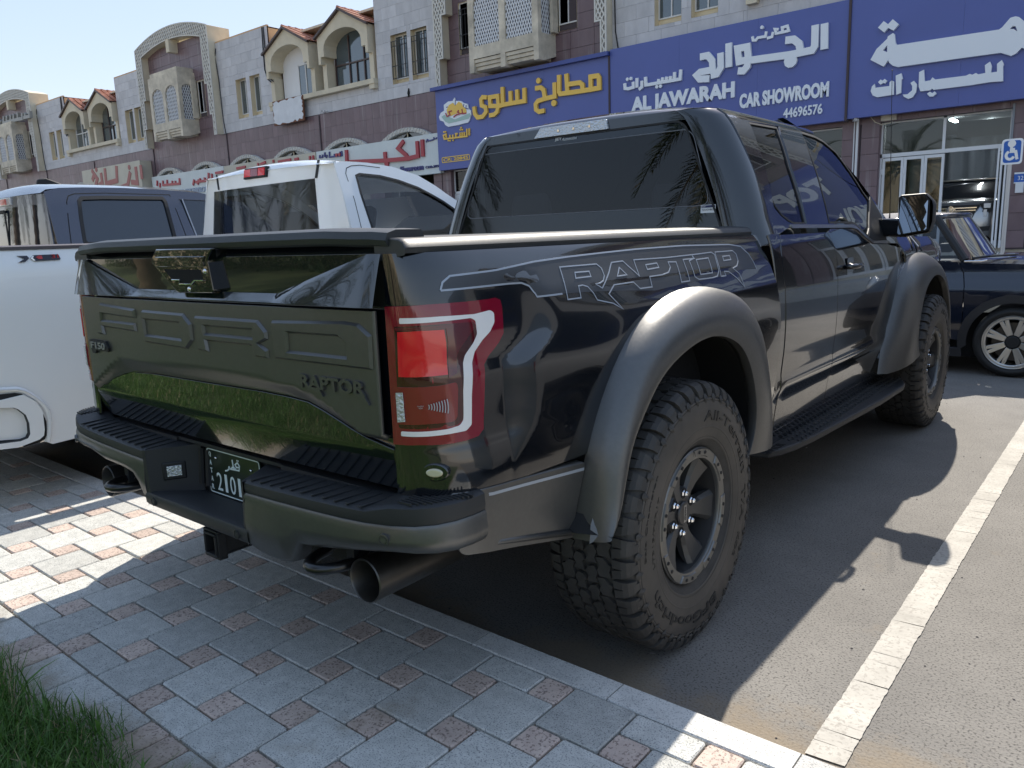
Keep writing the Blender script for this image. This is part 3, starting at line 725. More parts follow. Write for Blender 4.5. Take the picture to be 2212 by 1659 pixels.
# handle
hy = YT-.026
hp = [TR(r1(*p), 1, hy) for p in [(985, 412), (1682, 402), (1640, 500), (1622, 560), (1700, 935), (1690, 962), (1275, 960), (1245, 945), (940, 590), (930, 565), (945, 500)]]
mb = MB(); mb.prism(hp, (0, .05, 0)); hd = P_('tailgate_handle', mb, M_BLK, bev=.004)
q = [TR(r1(*p), 1, hy-.004) for p in [(975, 508), (1585, 502), (1568, 570), (1582, 632), (1000, 640), (968, 575)]]
mb = MB(); mb.prism(q, (0, .006, 0)); P_('handle_pull', mb, M_BLK, hd, bev=.0025)
q = [TR(r1(*p), 1, hy-.0006) for p in [(1085, 662), (1548, 670), (1582, 800), (1470, 800), (1430, 850), (1285, 850), (1290, 800), (1195, 795)]]
mb = MB(); mb.prism(q, (0, .002, 0)); P_('handle_recess', mb, mat('recess black', (.001, .001, .0015), .9), hd)
q = [r1(1190, 797), r1(1290, 797), r1(1285, 850), r1(1430, 850), r1(1470, 803), r1(1580, 803)]
mb = MB(); mb.tube([TR(p, 1, hy-.003) for p in q], .0022, 6); P_('handle_edge', mb, M_CHR, hd)
for p in ((1600, 690), (1408, 912)):
    c = TR(r1(*p), 1, hy); mb = MB(); mb.lathe([(0, .003), (.006, .003), (.008, .001), (.0085, -.001)], c, (0, -1, 0), 16); mb.v = [(x, y, z) for x, y, z in mb.v]; P_('lock', mb, M_CHR, hd, smooth=True)
# red reflective chevron on the left end of the tailgate
def strip(p, q, wd): 
    a, b = Vector(tg(p)), Vector(tg(q)); n = Vector((-(b-a).y, (b-a).x)).normalized()*wd
    return [tuple(a), tuple(b+n*.7), tuple(b-n), tuple(a-n)]
# --- tail lamp
def zmix(P, sc):
    cx = sum(p[0] for p in P)/len(P); cz = sum(p[1] for p in P)/len(P)
    return [(cx+(a-cx)*sc[0], cz+(b-cz)*sc[1]) for a, b in P]
for sg in (1, -1):
    lamp = panel('tail_lamp', lampP, mir(CB, sg), M_RED, TRK, out=outR(sg), step=.02, off=.006, thick=.02)
    L5 = lambda pts: [TC(k5(*p)) for p in pts]
    guide = L5([(382, 402), (640, 392), (850, 378), (950, 352), (975, 370), (978, 430), (950, 490), (900, 545), (850, 620), (835, 690), (833, 900), (833, 1090), (800, 1130), (700, 1150), (400, 1162), (400, 1132), (690, 1118), (760, 1095), (782, 1060), (780, 880), (778, 690), (790, 640), (845, 560), (868, 505), (858, 420), (830, 403), (640, 425), (384, 438)])
    panel('light_guide', roundp(guide, .004, 2), mir(CB, sg), M_LWH, lamp, out=outR(sg), step=.02, off=.0075, thick=.002)
    sq = L5([(375, 492), (510, 485), (655, 478), (668, 560), (682, 770), (600, 778), (385, 780)])
    panel('brake_lens', sq, mir(CB, sg), M_RED2, lamp, out=outR(sg), step=.03, off=.009, thick=.003)
    inn_l = L5([(352, 455), (600, 445), (850, 428), (868, 505), (845, 560), (790, 640), (778, 690), (780, 1060), (740, 1095), (600, 1112), (385, 1112)])
    panel('inner_lens', roundp(inn_l, .006, 2), mir(CB, sg), mat('wine lens', (.045, .002, .007), .07, coat=1., coat_r=.01), lamp, out=outR(sg), step=.03, off=.0068, thick=.001)
    rim_ = L5([(350, 465), (680, 445), (790, 432), (845, 430), (848, 470), (800, 540), (750, 610), (735, 660), (740, 760), (700, 785), (690, 790), (682, 560), (668, 470), (365, 483)])
    panel('lens_step', rim_, mir(CB, sg), mat('deep red lens', (.09, .004, .012), .08, coat=1.), lamp, out=outR(sg), step=.03, off=.008, thick=.002)
    lo = L5([(368, 845), (640, 838), (735, 815), (745, 850), (742, 1040), (720, 1070), (600, 1082), (380, 1085)])
    panel('lower_lens', roundp(lo, .008, 3), mir(CB, sg), M_LBR, lamp, out=outR(sg), step=.03, off=.0085, thick=.003)
    rv = L5([(372, 882), (412, 880), (428, 1068), (385, 1072)])
    panel('reverse_lens', rv, mir(CB, sg), M_CLR, lamp, out=outR(sg), step=.03, off=.0115, thick=.002)
    if sg == 1:
        a0, b0 = L5([(553, 973), (680, 968)])
        for i in range(8):
            t = .12+i*.125; c = (a0[0]+(b0[0]-a0[0])*t, a0[1]+(b0[1]-a0[1])*t); h_ = .004+.013*t
            wv = [(c[0]+.0012*math.cos(u*1.2)*2-.002, c[1]+h_*u) for u in (-1, -.5, 0, .5, 1)]
            ol = [(x+.0011, z) for x, z in wv]+[(x-.0011, z) for x, z in reversed(wv)]
            panel('print_mark', ol, CB, M_PIN, lamp, out=outR(1), step=.02, off=.0125, thick=0)
        c = L5([(515, 973)])[0]
        mb = MB(); ft = lambda a, b, d: CB(c[0]+a, c[1]+b)+Vector((.012+d, -.012-d, 0))*.85
        text3d(mb, 'BLINDSPOT\nRADAR', ft, 1, .0003, fit=(.018, .0075)); P_('print_lettering', mb, M_PIN, lamp)
# side marker
c = TC(k5(608, 1402)); N_ = Vector((.45, -.9, 0)).normalized()
pc = CB(*c); tx = Vector((.9, .45, 0)).normalized()
for nm, ra, rb, dd, mm in (('marker_bezel', .034, .022, .004, M_BLK), ('marker_lens', .021, .0105, .009, mat('cream lens', (.55, .52, .36), .15, coat=1.))):
    mb = MB(); o_ = [pc+tx*math.cos(t*math.pi/12)*ra+Vector((0, 0, 1))*math.sin(t*math.pi/12)*rb+N_*dd for t in range(24)]
    mb.prism(o_, -N_*.03); P_(nm, mb, mm, bev=.003)

# --- decal RAPTOR on the bed side
def dec(pts, f=r6): return [TC(f(*p)) for p in pts]
band = [(-560, 430), (-540, 340), (-420, 275), (-200, 215), (0, 170), (600, 90), (1000, 50), (1400, 28), (1760, 28), (1830, 60), (1880, 130), (1920, 200), (1945, 300)]
lowl = [(1860, 330), (1800, 245), (1760, 300), (1640, 340), (1480, 345), (1420, 350), (1280, 380), (1000, 480), (900, 560), (700, 440), (260, 455), (30, 485), (-5, 430), (-40, 370), (-110, 345), (-560, 430)]
topS = [TC(k5(640, 222)), TC(k5(652, 172)), TC(k5(700, 130)), TC(k5(1000, 92)), TC(r6(0, 178)), TC(r6(300, 135)), TC(r6(600, 100)), TC(r6(900, 68)), TC(r6(1300, 38)), TC(r6(1700, 28)), TC(r6(1800, 45)), TC(r6(1870, 110)), TC(r6(1915, 180)), TC(r6(1940, 240))]
botS = [TC(r6(1800, 248)), TC(r6(1700, 290)), TC(r6(1480, 340)), TC(r6(1300, 372)), TC(r6(1060, 430)), TC(r6(800, 430)), TC(r6(500, 440)), TC(r6(250, 458)), TC(r6(30, 484)), TC(r6(8, 450)), TC(k5(1245, 235)), TC(k5(1215, 195)), TC(k5(1165, 175)), TC(k5(1080, 180)), TC(k5(640, 225))]
panel('side_decal', topS+botS[:-1], CB, M_DEC, TRK, out=outR(1), step=.04, off=.0007, thick=0)
panel('side_decal', topS+botS[:-1], mir(CB, -1), M_DEC, TRK, out=outR(-1), step=.06, off=.0007, thick=0)
LET = {
 'R': ([(225, 225), (545, 198), (585, 225), (612, 290), (608, 340), (585, 368), (540, 372), (600, 408), (640, 330), (655, 300), (672, 185)], []),
}
glyph = [
 [(225, 225), (545, 198), (590, 235), (614, 300), (605, 345), (575, 365), (538, 372), (598, 408), (655, 270), (676, 185), (775, 172), (920, 302), (870, 162), (1160, 142), (1375, 118), (1400, 150), (1300, 160), (1360, 345), (1288, 356), (1240, 180), (1170, 180), (1190, 225), (1175, 270), (1120, 292), (1010, 308), (1032, 398), (928, 412), (868, 355), (700, 380), (655, 460), (778, 590), (690, 540), (555, 512), (520, 450), (470, 395), (425, 382), (390, 390), (412, 492), (298, 508), (225, 225)],
 [(358, 272), (482, 262), (498, 306), (366, 322), (358, 272)],
 [(745, 228), (812, 292), (728, 305), (745, 228)],
 [(975, 205), (1072, 190), (1090, 228), (990, 246), (975, 205)],
 [(1378, 118), (1545, 96), (1575, 115), (1612, 260), (1600, 305), (1560, 318), (1440, 332), (1405, 310), (1355, 170), (1390, 150), (1378, 118)],
 [(1415, 160), (1520, 145), (1558, 275), (1455, 290), (1415, 160)],
 [(1578, 95), (1730, 82), (1762, 110), (1780, 170), (1770, 215), (1735, 235), (1790, 280), (1840, 400), (1770, 320), (1700, 265), (1660, 262), (1675, 300), (1632, 306), (1578, 95)],
 [(1645, 132), (1705, 125), (1718, 160), (1655, 168), (1645, 132)]]
mb = MB(); fC = lambda a, b, d: CB(a, b)+Vector((.0012+d, 0, .0003))
for g in glyph:
    pts = [TC(r6(*p)) for p in g[:-1]]; pts = resamp(pts, .02); pts.append(pts[0])
    strokes(mb, [pts], .0034, fC, .0006)
pts = resamp(topS, .04, False); strokes(mb, [pts], .0045, fC, .0004)
pts = resamp(botS[7:], .04, False); strokes(mb, [pts], .0045, fC, .0004)
P_('decal_outline', mb, M_PIN)
# shade letters inside the decal
mb = MB()

# --- bumper
def zt(x): return .735+.022*max(0, x-.3)/.6
plan = [(.295, -.15), (.32, -.151), (.345, -.151), (.38, -.152), (.45, -.153), (.50, -.153), (.535, -.153), (.6, -.153), (.72, -.150), (.80, -.143), (.87, -.128), (.93, -.102), (.968, -.066), (.990, -.02), (.998, .03), (.998, .075)]
zbR = spline([.295, .34, .42, .50, .535, .60, .75, .9, 1.0], [.545, .534, .533, .545, .605, .612, .638, .655, .650])
zbL = spline([.295, .32, .345, .37, .41, .48, .60, .73, .9, 1.0], [.553, .570, .606, .631, .643, .648, .653, .672, .664, .652])
def cren(p, inn): return (p[0]*(1-inn*.0), p[1])
for sg in (1, -1):
    low = MB(); rows = []; zbf = zbR if sg > 0 else zbL
    n = len(plan)
    def inward(i, d):
        a = Vector(plan[max(0, i-1)]); b = Vector(plan[min(n-1, i+1)]); t = (b-a).normalized(); nn = Vector((-t.y, t.x)); p = Vector(plan[i])+nn*d; return p
    for i in range(n):
        x = plan[i][0]; ze = zt(x)-.036; zb = zbf(x); col = []
        for d, z in ((.035, ze+.004), (.004, ze+.002), (0, ze-.006), (.001, ze-.02), (-.004, (ze+zb)/2), (0, zb+.014), (.010, zb+.002), (.03, zb), (.06, zb+.004)):
            q = inward(i, d); col.append((sg*q.x, q.y, z))
        rows.append(col)
    low.grid(rows); low.add(rows[0], [tuple(range(9))]); low.add(rows[-1], [tuple(range(9))])
    P_('bumper_bar', low, M_SAT, auto=50, fix=True)
    pad = MB(); rows = []
    for i in range(n):
        x = plan[i][0]; z1 = zt(x); ze = z1-.034; up = .014*sstep(x, .845, .865); col = []
        for d, z in ((.006, ze), (.003, z1-.018), (.005, z1-.006+up), (.014, z1+up), (.03, z1+.001+up), (.125 if i < 13 else .06, z1+.003+up), (.13 if i < 13 else .065, z1-.02)):
            q = inward(i, d); col.append((sg*min(q.x, .995), min(q.y, .09), z))
        rows.append(col)
    pad.grid(rows); pad.add(rows[0], [tuple(range(7))]); pad.add(rows[-1], [tuple(range(7))])
    pd = P_('bumper_step_pad', pad, M_PLA, auto=40, fix=True)
    for k in range(11):                                # grip ribs
        x = .335+k*.046; z1 = zt(x)
        mb = MB(); mb.obox((sg*(x-.006), -.088, z1+.0035), (.008, .105, .005), Matrix.Rotation(sg*-.14, 3, 'Z')); P_('grip_rib', mb, M_PLA, pd, bev=.0015)
    for k in range(12):
        y = -.098+k*.0115; x1 = (.93+(y+.102)*1.05 if y < -.066 else .968+(y+.066)*.48)-.016
        mb = MB(); mb.box(min(sg*.875, sg*x1), max(sg*.875, sg*x1), y, y+.005, zt(.93)+.014, zt(.93)+.0195); P_('grip_rib', mb, M_PLA, pd)
    # side wall of the number plate recess
    mb = MB(); mb.add([(sg*.295, -.15, .733), (sg*.295, -.15, .545), (sg*.275, -.148, .575), (sg*.285, -.146, .733), (sg*.20, .0, .565), (sg*.20, .0, .735), (sg*.30, 0, .735)], [(0, 1, 2, 3), (3, 2, 4, 5), (0, 3, 5, 6)])
    P_('recess_wall', mb, M_PLA, auto=30)
    # sensors
    for (x, z) in ((.245, .570), (.86, .690)):
        yy = -.1535 if x < .5 else -.134
        ax = Vector((0, -1, 0)) if x < .5 else Vector((sg*.3, -1, 0)).normalized()
        mb = MB(); mb.lathe([(.0, .004), (.008, .004), (.0085, .0025), (.0105, .0025), (.011, .0045), (.014, .004), (.0145, -.004)], (sg*x, yy, z), ax, 20); P_('parking_sensor', mb, M_PLA if x < .5 else M_SAT, smooth=False, auto=30)
    # plate lamp
    if sg == -1:
        c = Vector((-.245, -.075, .655)); R_ = Matrix.Rotation(rad(62), 3, 'Z')
        mb = MB(); mb.obox(c, (.075, .012, .062), R_); f_ = P_('lamp_housing', mb, M_PLB, bev=.006)
        mb = MB(); mb.obox(c+R_@Vector((0, -.006, 0)), (.046, .008, .036), R_); P_('plate_lamp_lens', mb, M_CLR, f_, bev=.002)
# centre valance, recess floor and back wall
mb = MB(); rows = []
for x in (-.30, -.25, -.1, 0, .1, .25, .30):
    rows.append([(x, .012, .572), (x, -.135, .596), (x, -.150, .592), (x, -.155, .582), (x, -.153, .558), (x, -.142, .546), (x, -.10, .543)])
mb.grid(rows); P_('bumper_centre', mb, M_PLA, auto=40, fix=True)
mb = MB(); mb.box(-.32, .32, .012, .03, .555, .74); P_('recess_back', mb, M_PLA)
mb = MB(); mb.box(-.86, -.30, -.028, .01, .715, .752); mb.box(.30, .86, -.028, .01, .715, .752); mb.box(-.2995, .2995, -.022, .03, .741, .752); P_('bumper_top_ledge', mb, M_PLA)
mb = MB(); text3d(mb, '4x2', lambda a, b, d: Vector((.0+a, -.085+b, .567+d)), 1, .002, fit=(.05, .02)); P_('floor_mark', mb, M_PLA)
mb = MB(); mb.box(-.78, .78, .02, .10, .58, .70); P_('bumper_beam', mb, M_DRK)
mb = MB()
for x in (-.205, -.16): mb.tube([(x, .005, .72), (x, -.005, .60)], .012, 8)
P_('harness_socket', mb, M_PLB)
# number plate
pl = [TR(r4(*p), 1, -.004) for p in ((1205, 368), (1705, 522))]; plb = TR(r4(1245, 792), 1, -.004)
px0, px1, pz1, pz0 = pl[0].x, pl[1].x, (pl[0].z+pl[1].z)/2, plb.z; pcx, pcz = (px0+px1)/2, (pz0+pz1)/2
def rrect(cx, cz, w_, h_, r_, n=5): return roundp([(cx-w_/2, cz-h_/2), (cx+w_/2, cz-h_/2), (cx+w_/2, cz+h_/2), (cx-w_/2, cz+h_/2)], r_, n)
pw, ph_ = px1-px0, pz1-pz0
mb = MB(); mb.prism([(x, -.002, z) for x, z in rrect(pcx, pcz, pw, ph_, .012)], (0, .004, 0)); plate = P_('number_plate', mb, mat('plate dark green', (.012, .02, .014), .35, coat=.4))
PW = mat('plate white', (.75, .85, .84), .4)
mb = MB(); strokes(mb, [[(x, z) for x, z in rrect(pcx, pcz, pw-.008, ph_-.008, .010)]+[rrect(pcx, pcz, pw-.008, ph_-.008, .010)[0]]], .0035, lambda a, b, d: Vector((a, -.0022-d, b)), .0006); P_('plate_border', mb, PW, plate)
mb = MB()
for i, ch in enumerate('QATAR'): text3d(mb, ch, lambda a, b, d, i=i: Vector((px0+.020+a, -.0022-d, pz1-.022-i*.0275+b)), 1, .0008, bold=.01, fit=(.012, .0175))
for i, ch in enumerate('21018'):
    text3d(mb, ch, lambda a, b, d, i=i: Vector((px0+pw*(.21+.127*i)+a, -.0022-d, pz0+.046+b)), 1, .0008, bold=.0, fit=(.031 if ch != '1' else .014, .060))
P_('plate_lettering', mb, PW, plate)
tp = lambda L_: [(TR(r4(*p), 1, -.004).x, TR(r4(*p), 1, -.004).z) for p in L_]
mb = MB(); fpl = lambda a, b, d: Vector((a, -.0022-d, b))
strokes(mb, [tp([(1520, 604), (1495, 598), (1440, 588), (1437, 575)]), tp([(1518, 600), (1520, 560), (1500, 528), (1480, 545), (1492, 572), (1518, 572)]), tp([(1452, 500), (1462, 560), (1470, 595)]), tp([(1440, 590), (1462, 566), (1488, 590)]), tp([(1425, 560), (1428, 585), (1410, 600), (1392, 602)])], .0045, fpl, .0008)
strokes(mb, [tp([(1493, 505), (1499, 512)]), tp([(1505, 510), (1511, 517)])], .005, fpl, .0008)
P_('plate_lettering', mb, PW, plate)
for p in ((1302, 483), (1630, 603)):
    c = TR(r4(*p), 1, -.004); mb = MB(); mb.lathe([(0, .004), (.003, .0035), (.005, .001), (.0052, 0)], c, (0, -1, 0), 12); P_('plate_screw', mb, M_CHR, plate, smooth=True)
# hitch receiver
hy_ = -.118; hc = TR(r4(1245, 1290), 1, hy_)
mb = MB()
hw, hh, ti = .034, .038, .008
for a, b, c_, d in ((-hw, hw, hh-ti, hh), (-hw, hw, -hh, -hh+ti), (-hw, -hw+ti, -hh+ti, hh-ti), (hw-ti, hw, -hh+ti, hh-ti)): mb.box(hc.x+a, hc.x+b, hy_, .14, hc.z+c_, hc.z+d)
hr = P_('hitch_receiver', mb, M_PLB, bev=.003)
mb = MB(); mb.box(hc.x-.042, hc.x+.042, hy_+.006, hy_+.035, hc.z-.046, hc.z-.0385); mb.box(hc.x-.042, hc.x+.042, hy_+.006, hy_+.035, hc.z+.0385, hc.z+.046); mb.box(hc.x-.042, hc.x-.0345, hy_+.006, hy_+.035, hc.z-.0385, hc.z+.0385); mb.box(hc.x+.0345, hc.x+.042, hy_+.006, hy_+.035, hc.z-.0385, hc.z+.0385); P_('receiver_collar', mb, M_PLB, hr, bev=.002)
mb = MB(); mb.box(hc.x-.02, hc.x+.02, .12, .13, hc.z-.03, hc.z+.03); P_('receiver_inside', mb, M_DRK, hr)
# tow hooks
for sg in (1, -1):
    c = Vector((sg*.585, -.05, .565)); pts = []
    for t in range(0, 11):
        a = math.pi*t/10; pts.append(c+Vector((math.cos(a)*.062, -math.sin(a)*.10, -.012)))
    pts = [c+Vector((.052, .05, .07)), c+Vector((.062, .03, .01))]+pts+[c+Vector((-.062, .03, .01)), c+Vector((-.052, .05, .07))]
    mb = MB(); mb.tube(pts, .015, 10); P_('tow_hook', mb, mat('hook black', (.008, .008, .009), .3, coat=.4, coat_r=.2), smooth=True)
    mb = MB(); mb.box(min(sg*.52, sg*.65), max(sg*.52, sg*.65), -.01, .3, .56, .62); P_('hook_bracket', mb, M_PLB, bev=.004)
    # exhaust
    ex = Vector((sg*.727, -.095, .535)); ax = Vector((sg*-.02, 1, -.015)).normalized()
    # outlet
    mb = MB(); R0 = .058
    mb.lathe([(R0-.006, .34), (R0-.006, .004), (R0-.003, 0), (R0, .003), (R0, .33), (R0-.014, .36), (.030, .365), (.030, .9)], ex, ax, 40)
    P_('exhaust_tip', mb, M_EXH if sg > 0 else mat('darker exhaust', (.06, .058, .055), .4, metal=.7), auto=40)  # left tip has a darker metal than the right one
    mb = MB(); mb.lathe([(.0, .2), (R0-.007, .2)], ex, ax, 24); P_('exhaust_inside', mb, M_DRK)
    mb = MB(); mb.obox(ex+Vector((sg*-.09, .04, .03)), (.03, .02, .11)); P_('exhaust_hanger', mb, M_PLB, bev=.003)
# underbody
mb = MB(); mb.box(-.55, .55, .06, 4.9, .46, .60); mb.box(-.85, .85, 1.75, 4.0, .50, .58)
P_('chassis', mb, M_DRK)
mb = MB(); mb.tube([(-.75, RW, WZ), (.75, RW, WZ)], .055, 12); mb.lathe([(0, -.16), (.10, -.12), (.15, 0), (.10, .12), (0, .16)], (0, RW, WZ), (1, 0, 0), 16); P_('rear_axle', mb, M_DRK, smooth=True)
mb = MB(); mb.lathe([(0, 0), (.30, 0), (.36, .05), (.36, .2), (.30, .25), (0, .25)], (0, .45, .48), (0, 0, 1), 20); P_('spare_tyre', mb, M_RUB, smooth=True)
mb = MB(); mb.box(-.80, .80, .0, 1.86, .85, .90); P_('bed_floor', mb, M_DRK)
mb = MB(); mb.box(-.80, .80, 1.84, 1.87, .85, 1.33); P_('bed_front_wall', mb, M_PLB)
# ------------------------------------------------------------------ cab
_g = spline([.40, .50, .60, .64, .67, .72, .85, .97, 1.10, 1.22, 1.30, 1.345, 1.362, 1.5, 1.65, 1.78, 1.83, 1.87, 1.895], [.925, .942, .955, .962, .978, .972, .983, .987, .982, .968, .952, .938, .930, .884, .825, .762, .733, .700, .655])
def SG(y, z): return _g(z)-.035*sstep(y, 3.9, 5.3)*(1 if z < 1.36 else 0)-.05*sstep(y, 2.9, 3.9)*max(0, (z-1.36))
YR = lambda z: 1.885+(z-1.36)*.10
CWX = .155
def CC(s, z):                                          # cab corner then side (s>=.3)
    if s >= .30: y = YR(z)+.15+(s-.30); return Vector((SG(y, z), y, z))
    ph = max(s, -.3)/.30*math.pi/2; n = 2.3; a = abs(math.sin(ph)); b = abs(math.cos(ph)); rho = (a**n+b**n)**(-1/n)
    G = SG(2., z); return Vector((G-CWX+CWX*rho*math.sin(ph), YR(z)+.15-.15*rho*math.cos(ph), z))
def SF(y, z): return Vector((SG(y, z), y, z))
def yz(f, L_): 
    o = []
    for p in L_:
        P = TS(f(*p), SG); o.append((P.y, P.z))
    return o
rw = yz(r3, [(82, 262), (345, 300), (365, 370), (450, 640), (578, 1100), (470, 1104), (420, 1085), (360, 1035), (310, 975), (262, 880), (215, 740), (160, 545), (95, 320)])
rwg = yz(r3, [(92, 275), (330, 318), (350, 380), (430, 640), (560, 1098), (470, 1096), (425, 1070), (370, 1025), (322, 960), (275, 870), (228, 735), (172, 545), (105, 320)])
fw = yz(r3, [(505, 318), (640, 365), (720, 410), (830, 500), (950, 650), (1085, 860), (1180, 1040), (1225, 1235), (1110, 1240), (1050, 1190), (975, 1115), (930, 1098), (752, 1100), (700, 880), (610, 580), (545, 400)])
fwg = yz(r3, [(522, 352), (640, 390), (705, 425), (810, 515), (925, 670), (1040, 850), (1085, 910), (1095, 1100), (1075, 1200), (1048, 1178), (980, 1108), (940, 1092), (762, 1094), (712, 880), (622, 580), (552, 410)])
railp = yz(lambda a, b: (a, b), [(1535, 216), (1600, 227), (1650, 240), (1700, 258), (1760, 291), (1800, 325), (1850, 382), (1890, 436), (1918, 478)])
rail_y = [p[0] for p in railp]; rail_z = [p[1] for p in railp]
YRB = 1.885
split_x = yz(r3, [(395, 240), (480, 470), (600, 800), (720, 1140), (800, 1290), (822, 1400), (826, 1655)])
sy = sum(p[0] for p in split_x[-3:])/3
side_top = [(y, min(1.895, z)) for y, z in railp]
# upper side (pillars and door frames), with window openings
ytop0 = 1.885+.05
upper = [(2.02, 1.352), (2.02, 1.885)]+[(y, z) for y, z in side_top if y > 2.05]+[(4.02, 1.30), (3.95, 1.24), (3.7, 1.24)]
up_belt = yz(r3, [(1110, 1250), (1050, 1206), (975, 1137), (930, 1122), (575, 1123), (440, 1123)])
upper = [(2.03, 1.335), (2.03, 1.888)]+[(y, z) for y, z in side_top if y > 2.08]+[(3.98, 1.25)]+up_belt+[]
both('cab_upper_frame', upper, SF, M_BLK, holes=[rw, fw], step=.03, thick=.02)
both('side_glass', rwg, SF, G_DARK, step=.06, thick=0, off=-.006)
both('side_glass', fwg, SF, G_MID, step=.06, thick=0, off=-.006)
def ringstrip(name, loop, wd, m, off, sides=(1, -1)):
    for sg in sides:
        mb = MB(); l2 = resamp(loop, .03); strokes(mb, [l2+[l2[0]]], wd, lambda a, b, d: Vector((sg*(SG(a, b)+off+d), a, b)), .002, -.012); P_(name, mb, m)
ringstrip('window_seal', rwg, .010, M_PLB, -.003); ringstrip('window_seal', fwg, .014, M_PLB, -.003)
# black sail in front of the door glass
both('mirror_sail', yz(r3, [(1088, 880), (1180, 1040), (1222, 1232), (1110, 1236), (1078, 1205)]), SF, M_PLB, step=.05, off=.004)
# belt trim
bt = yz(r3, [(440, 1122), (580, 1122), (720, 1121), (930, 1120), (975, 1136), (1050, 1205), (1110, 1250), (1222, 1250)])
for sg in (1, -1):
    mb = MB(); strokes(mb, [bt], .016, lambda a, b, d: Vector((sg*(SG(a, b)+d), a, b)), .007, -.004); P_('belt_trim', mb, M_BRI)
# rear door / front door panels below the belt
zlow = .475
beltl = [(p[0], p[1]-.010) for p in yz(r3, [(440, 1122), (580, 1122), (700, 1121)])]
sp = split_x
def gapx(z):
    P = sorted(sp, key=lambda p: p[1])
    if z <= P[0][1]: return P[0][0]
    for i in range(len(P)-1):
        if P[i][1] <= z <= P[i+1][1]: t = (z-P[i][1])/(P[i+1][1]-P[i][1]+1e-9); return P[i][0]*(1-t)+P[i+1][0]*t
    return P[-1][0]
zs = [1.34, 1.28, 1.2, 1.1, 1.0, .9, .75, .6, zlow]
xsp = lambda z: gapx(max(z, 1.0)) if z > 1.0 else gapx(1.0)
rear_d = [(2.06, zlow), (2.06, 1.0), (2.05, 1.25), (2.08, 1.34)]+[(xsp(z)-.003, z) for z in zs]
both('rear_door', roundp(rear_d, .008, 2), SF, M_BLK, step=.05)
fb = [(p[0], p[1]-.012) for p in yz(r3, [(760, 1121), (930, 1120), (975, 1136), (1050, 1205), (1110, 1250), (1222, 1250)])]
fe = yz(lambda a, b: (a, b), [(1946, 620), (1950, 660), (1946, 720), (1925, 752), (1912, 775)])
front_d = [(xsp(z)+.003, z) for z in reversed(zs)]+fb+[(4.03, 1.22), (4.05, 1.0), (4.05, .8), (3.99, .66), (3.93, .58), (3.92, zlow)]
both('front_door', roundp(front_d, .008, 2), SF, M_BLK, step=.05)
both('cab_side', [(1.965, .5), (1.965, 1.345), (2.045, 1.345), (2.045, .5)], SF, M_BLK, step=.05)
both('rocker_panel', [(2.0, .40), (2.0, .468), (3.95, .468), (3.95, .40)], SF, M_BLK, step=.1, off=-.004)
mb = MB()
for sg in (1, -1): mb.box(min(sg*.84, sg*.90), max(sg*.84, sg*.90), 2.0, 4.0, .42, 1.32)
P_('door_inner', mb, M_DRK)
mb = MB(); mb.box(-.89, .89, 1.93, 1.95, .45, 1.36); P_('cab_rear_lower', mb, M_DRK)
# cab corner strip + rear header + rear glass
zc_ = [1.33, 1.45, 1.6, 1.75, 1.83, 1.87, 1.888]
for sg in (1, -1):
    panel('cab_corner', [(.0, 1.30), (.33, 1.30), (.46, 1.885), (.0, 1.885)], mir(CC, sg), M_BLK, TRK, out=lambda P: Vector((sg*.7, -.7, 0)), step=.03)
XG = lambda z: SG(2., z)-CWX
def RF(a, z): return Vector((a, YR(z)+.0+.016*(1-(a/.8)**2)*-1+.012, z))
def RF(a, z): return Vector((a, YR(z)-.016*(1-(a/.72)**2), z))
gtop = 1.842
hdr = [(-XG(gtop), gtop), (XG(gtop), gtop), (XG(1.885), 1.885), (-XG(1.885), 1.885)]
outB = lambda P: Vector((0, -1, 0))
panel('roof_header', hdr, RF, M_BLK, TRK, out=outB, step=.04)
gl = roundp([(-XG(1.35)-.0, 1.33), (XG(1.35)+.0, 1.33), (XG(gtop)-.004, gtop-.004), (-XG(gtop)+.004, gtop-.004)], [.02, .02, .05, .05], 5)
rg = panel('rear_window', gl, RF, glass('rear window glass', (.5, .54, .58), 1.45), TRK, out=outB, step=.08, thick=0)
inn = [TR(r2(*p), 1, 1.90) for p in [(150, 795), (1690, 690), (1600, 230), (255, 405)]]
inn = [(-.705, 1.475), (.705, 1.475), (.605, 1.80), (-.605, 1.80)]
panel('window_frit', gl, lambda a, z: RF(a, z)+Vector((0, .004, 0)), M_FRIT, TRK, holes=[roundp(inn, .05, 5)], out=outB, step=.08, thick=0)
mb = MB(); l2 = resamp(gl, .05); strokes(mb, [l2+[l2[0]]], .008, lambda a, b, d: RF(a, b)+Vector((0, -.001-d, 0)), .003); P_('window_seal', mb, M_PLB)
mb = MB(); l2 = resamp(roundp(inn, .05, 5), .05); strokes(mb, [l2+[l2[0]]], .0035, lambda a, b, d: RF(a, b)+Vector((0, -.0004-d, 0)), .0004); P_('frit_edge', mb, mat('frit edge grey', (.14, .15, .17), .4))
# third brake light
ch = [TR(r2(*p), 1, 1.925) for p in [(608, 266), (652, 196), (1045, 132), (1062, 140), (1076, 195)]]
hz0, hz1 = 1.843, 1.889
mb = MB(); cp = roundp([(-.238, hz0), (.192, hz0), (.178, hz1), (-.200, hz1)], .006, 3)
mb.prism([RF(a, z)+Vector((0, -.012, 0)) for a, z in cp], (0, .02, 0)); cl = P_('third_brake_light', mb, M_CLR, bev=.002)
for i in range(3):
    mb = MB(); mb.lathe([(0, .001), (.006, .001), (.0065, -.001)], RF(-.09+i*.09, (hz0+hz1)/2)+Vector((0, -.013, 0)), (0, -1, 0), 10); P_('reflector', mb, M_CHR, cl)
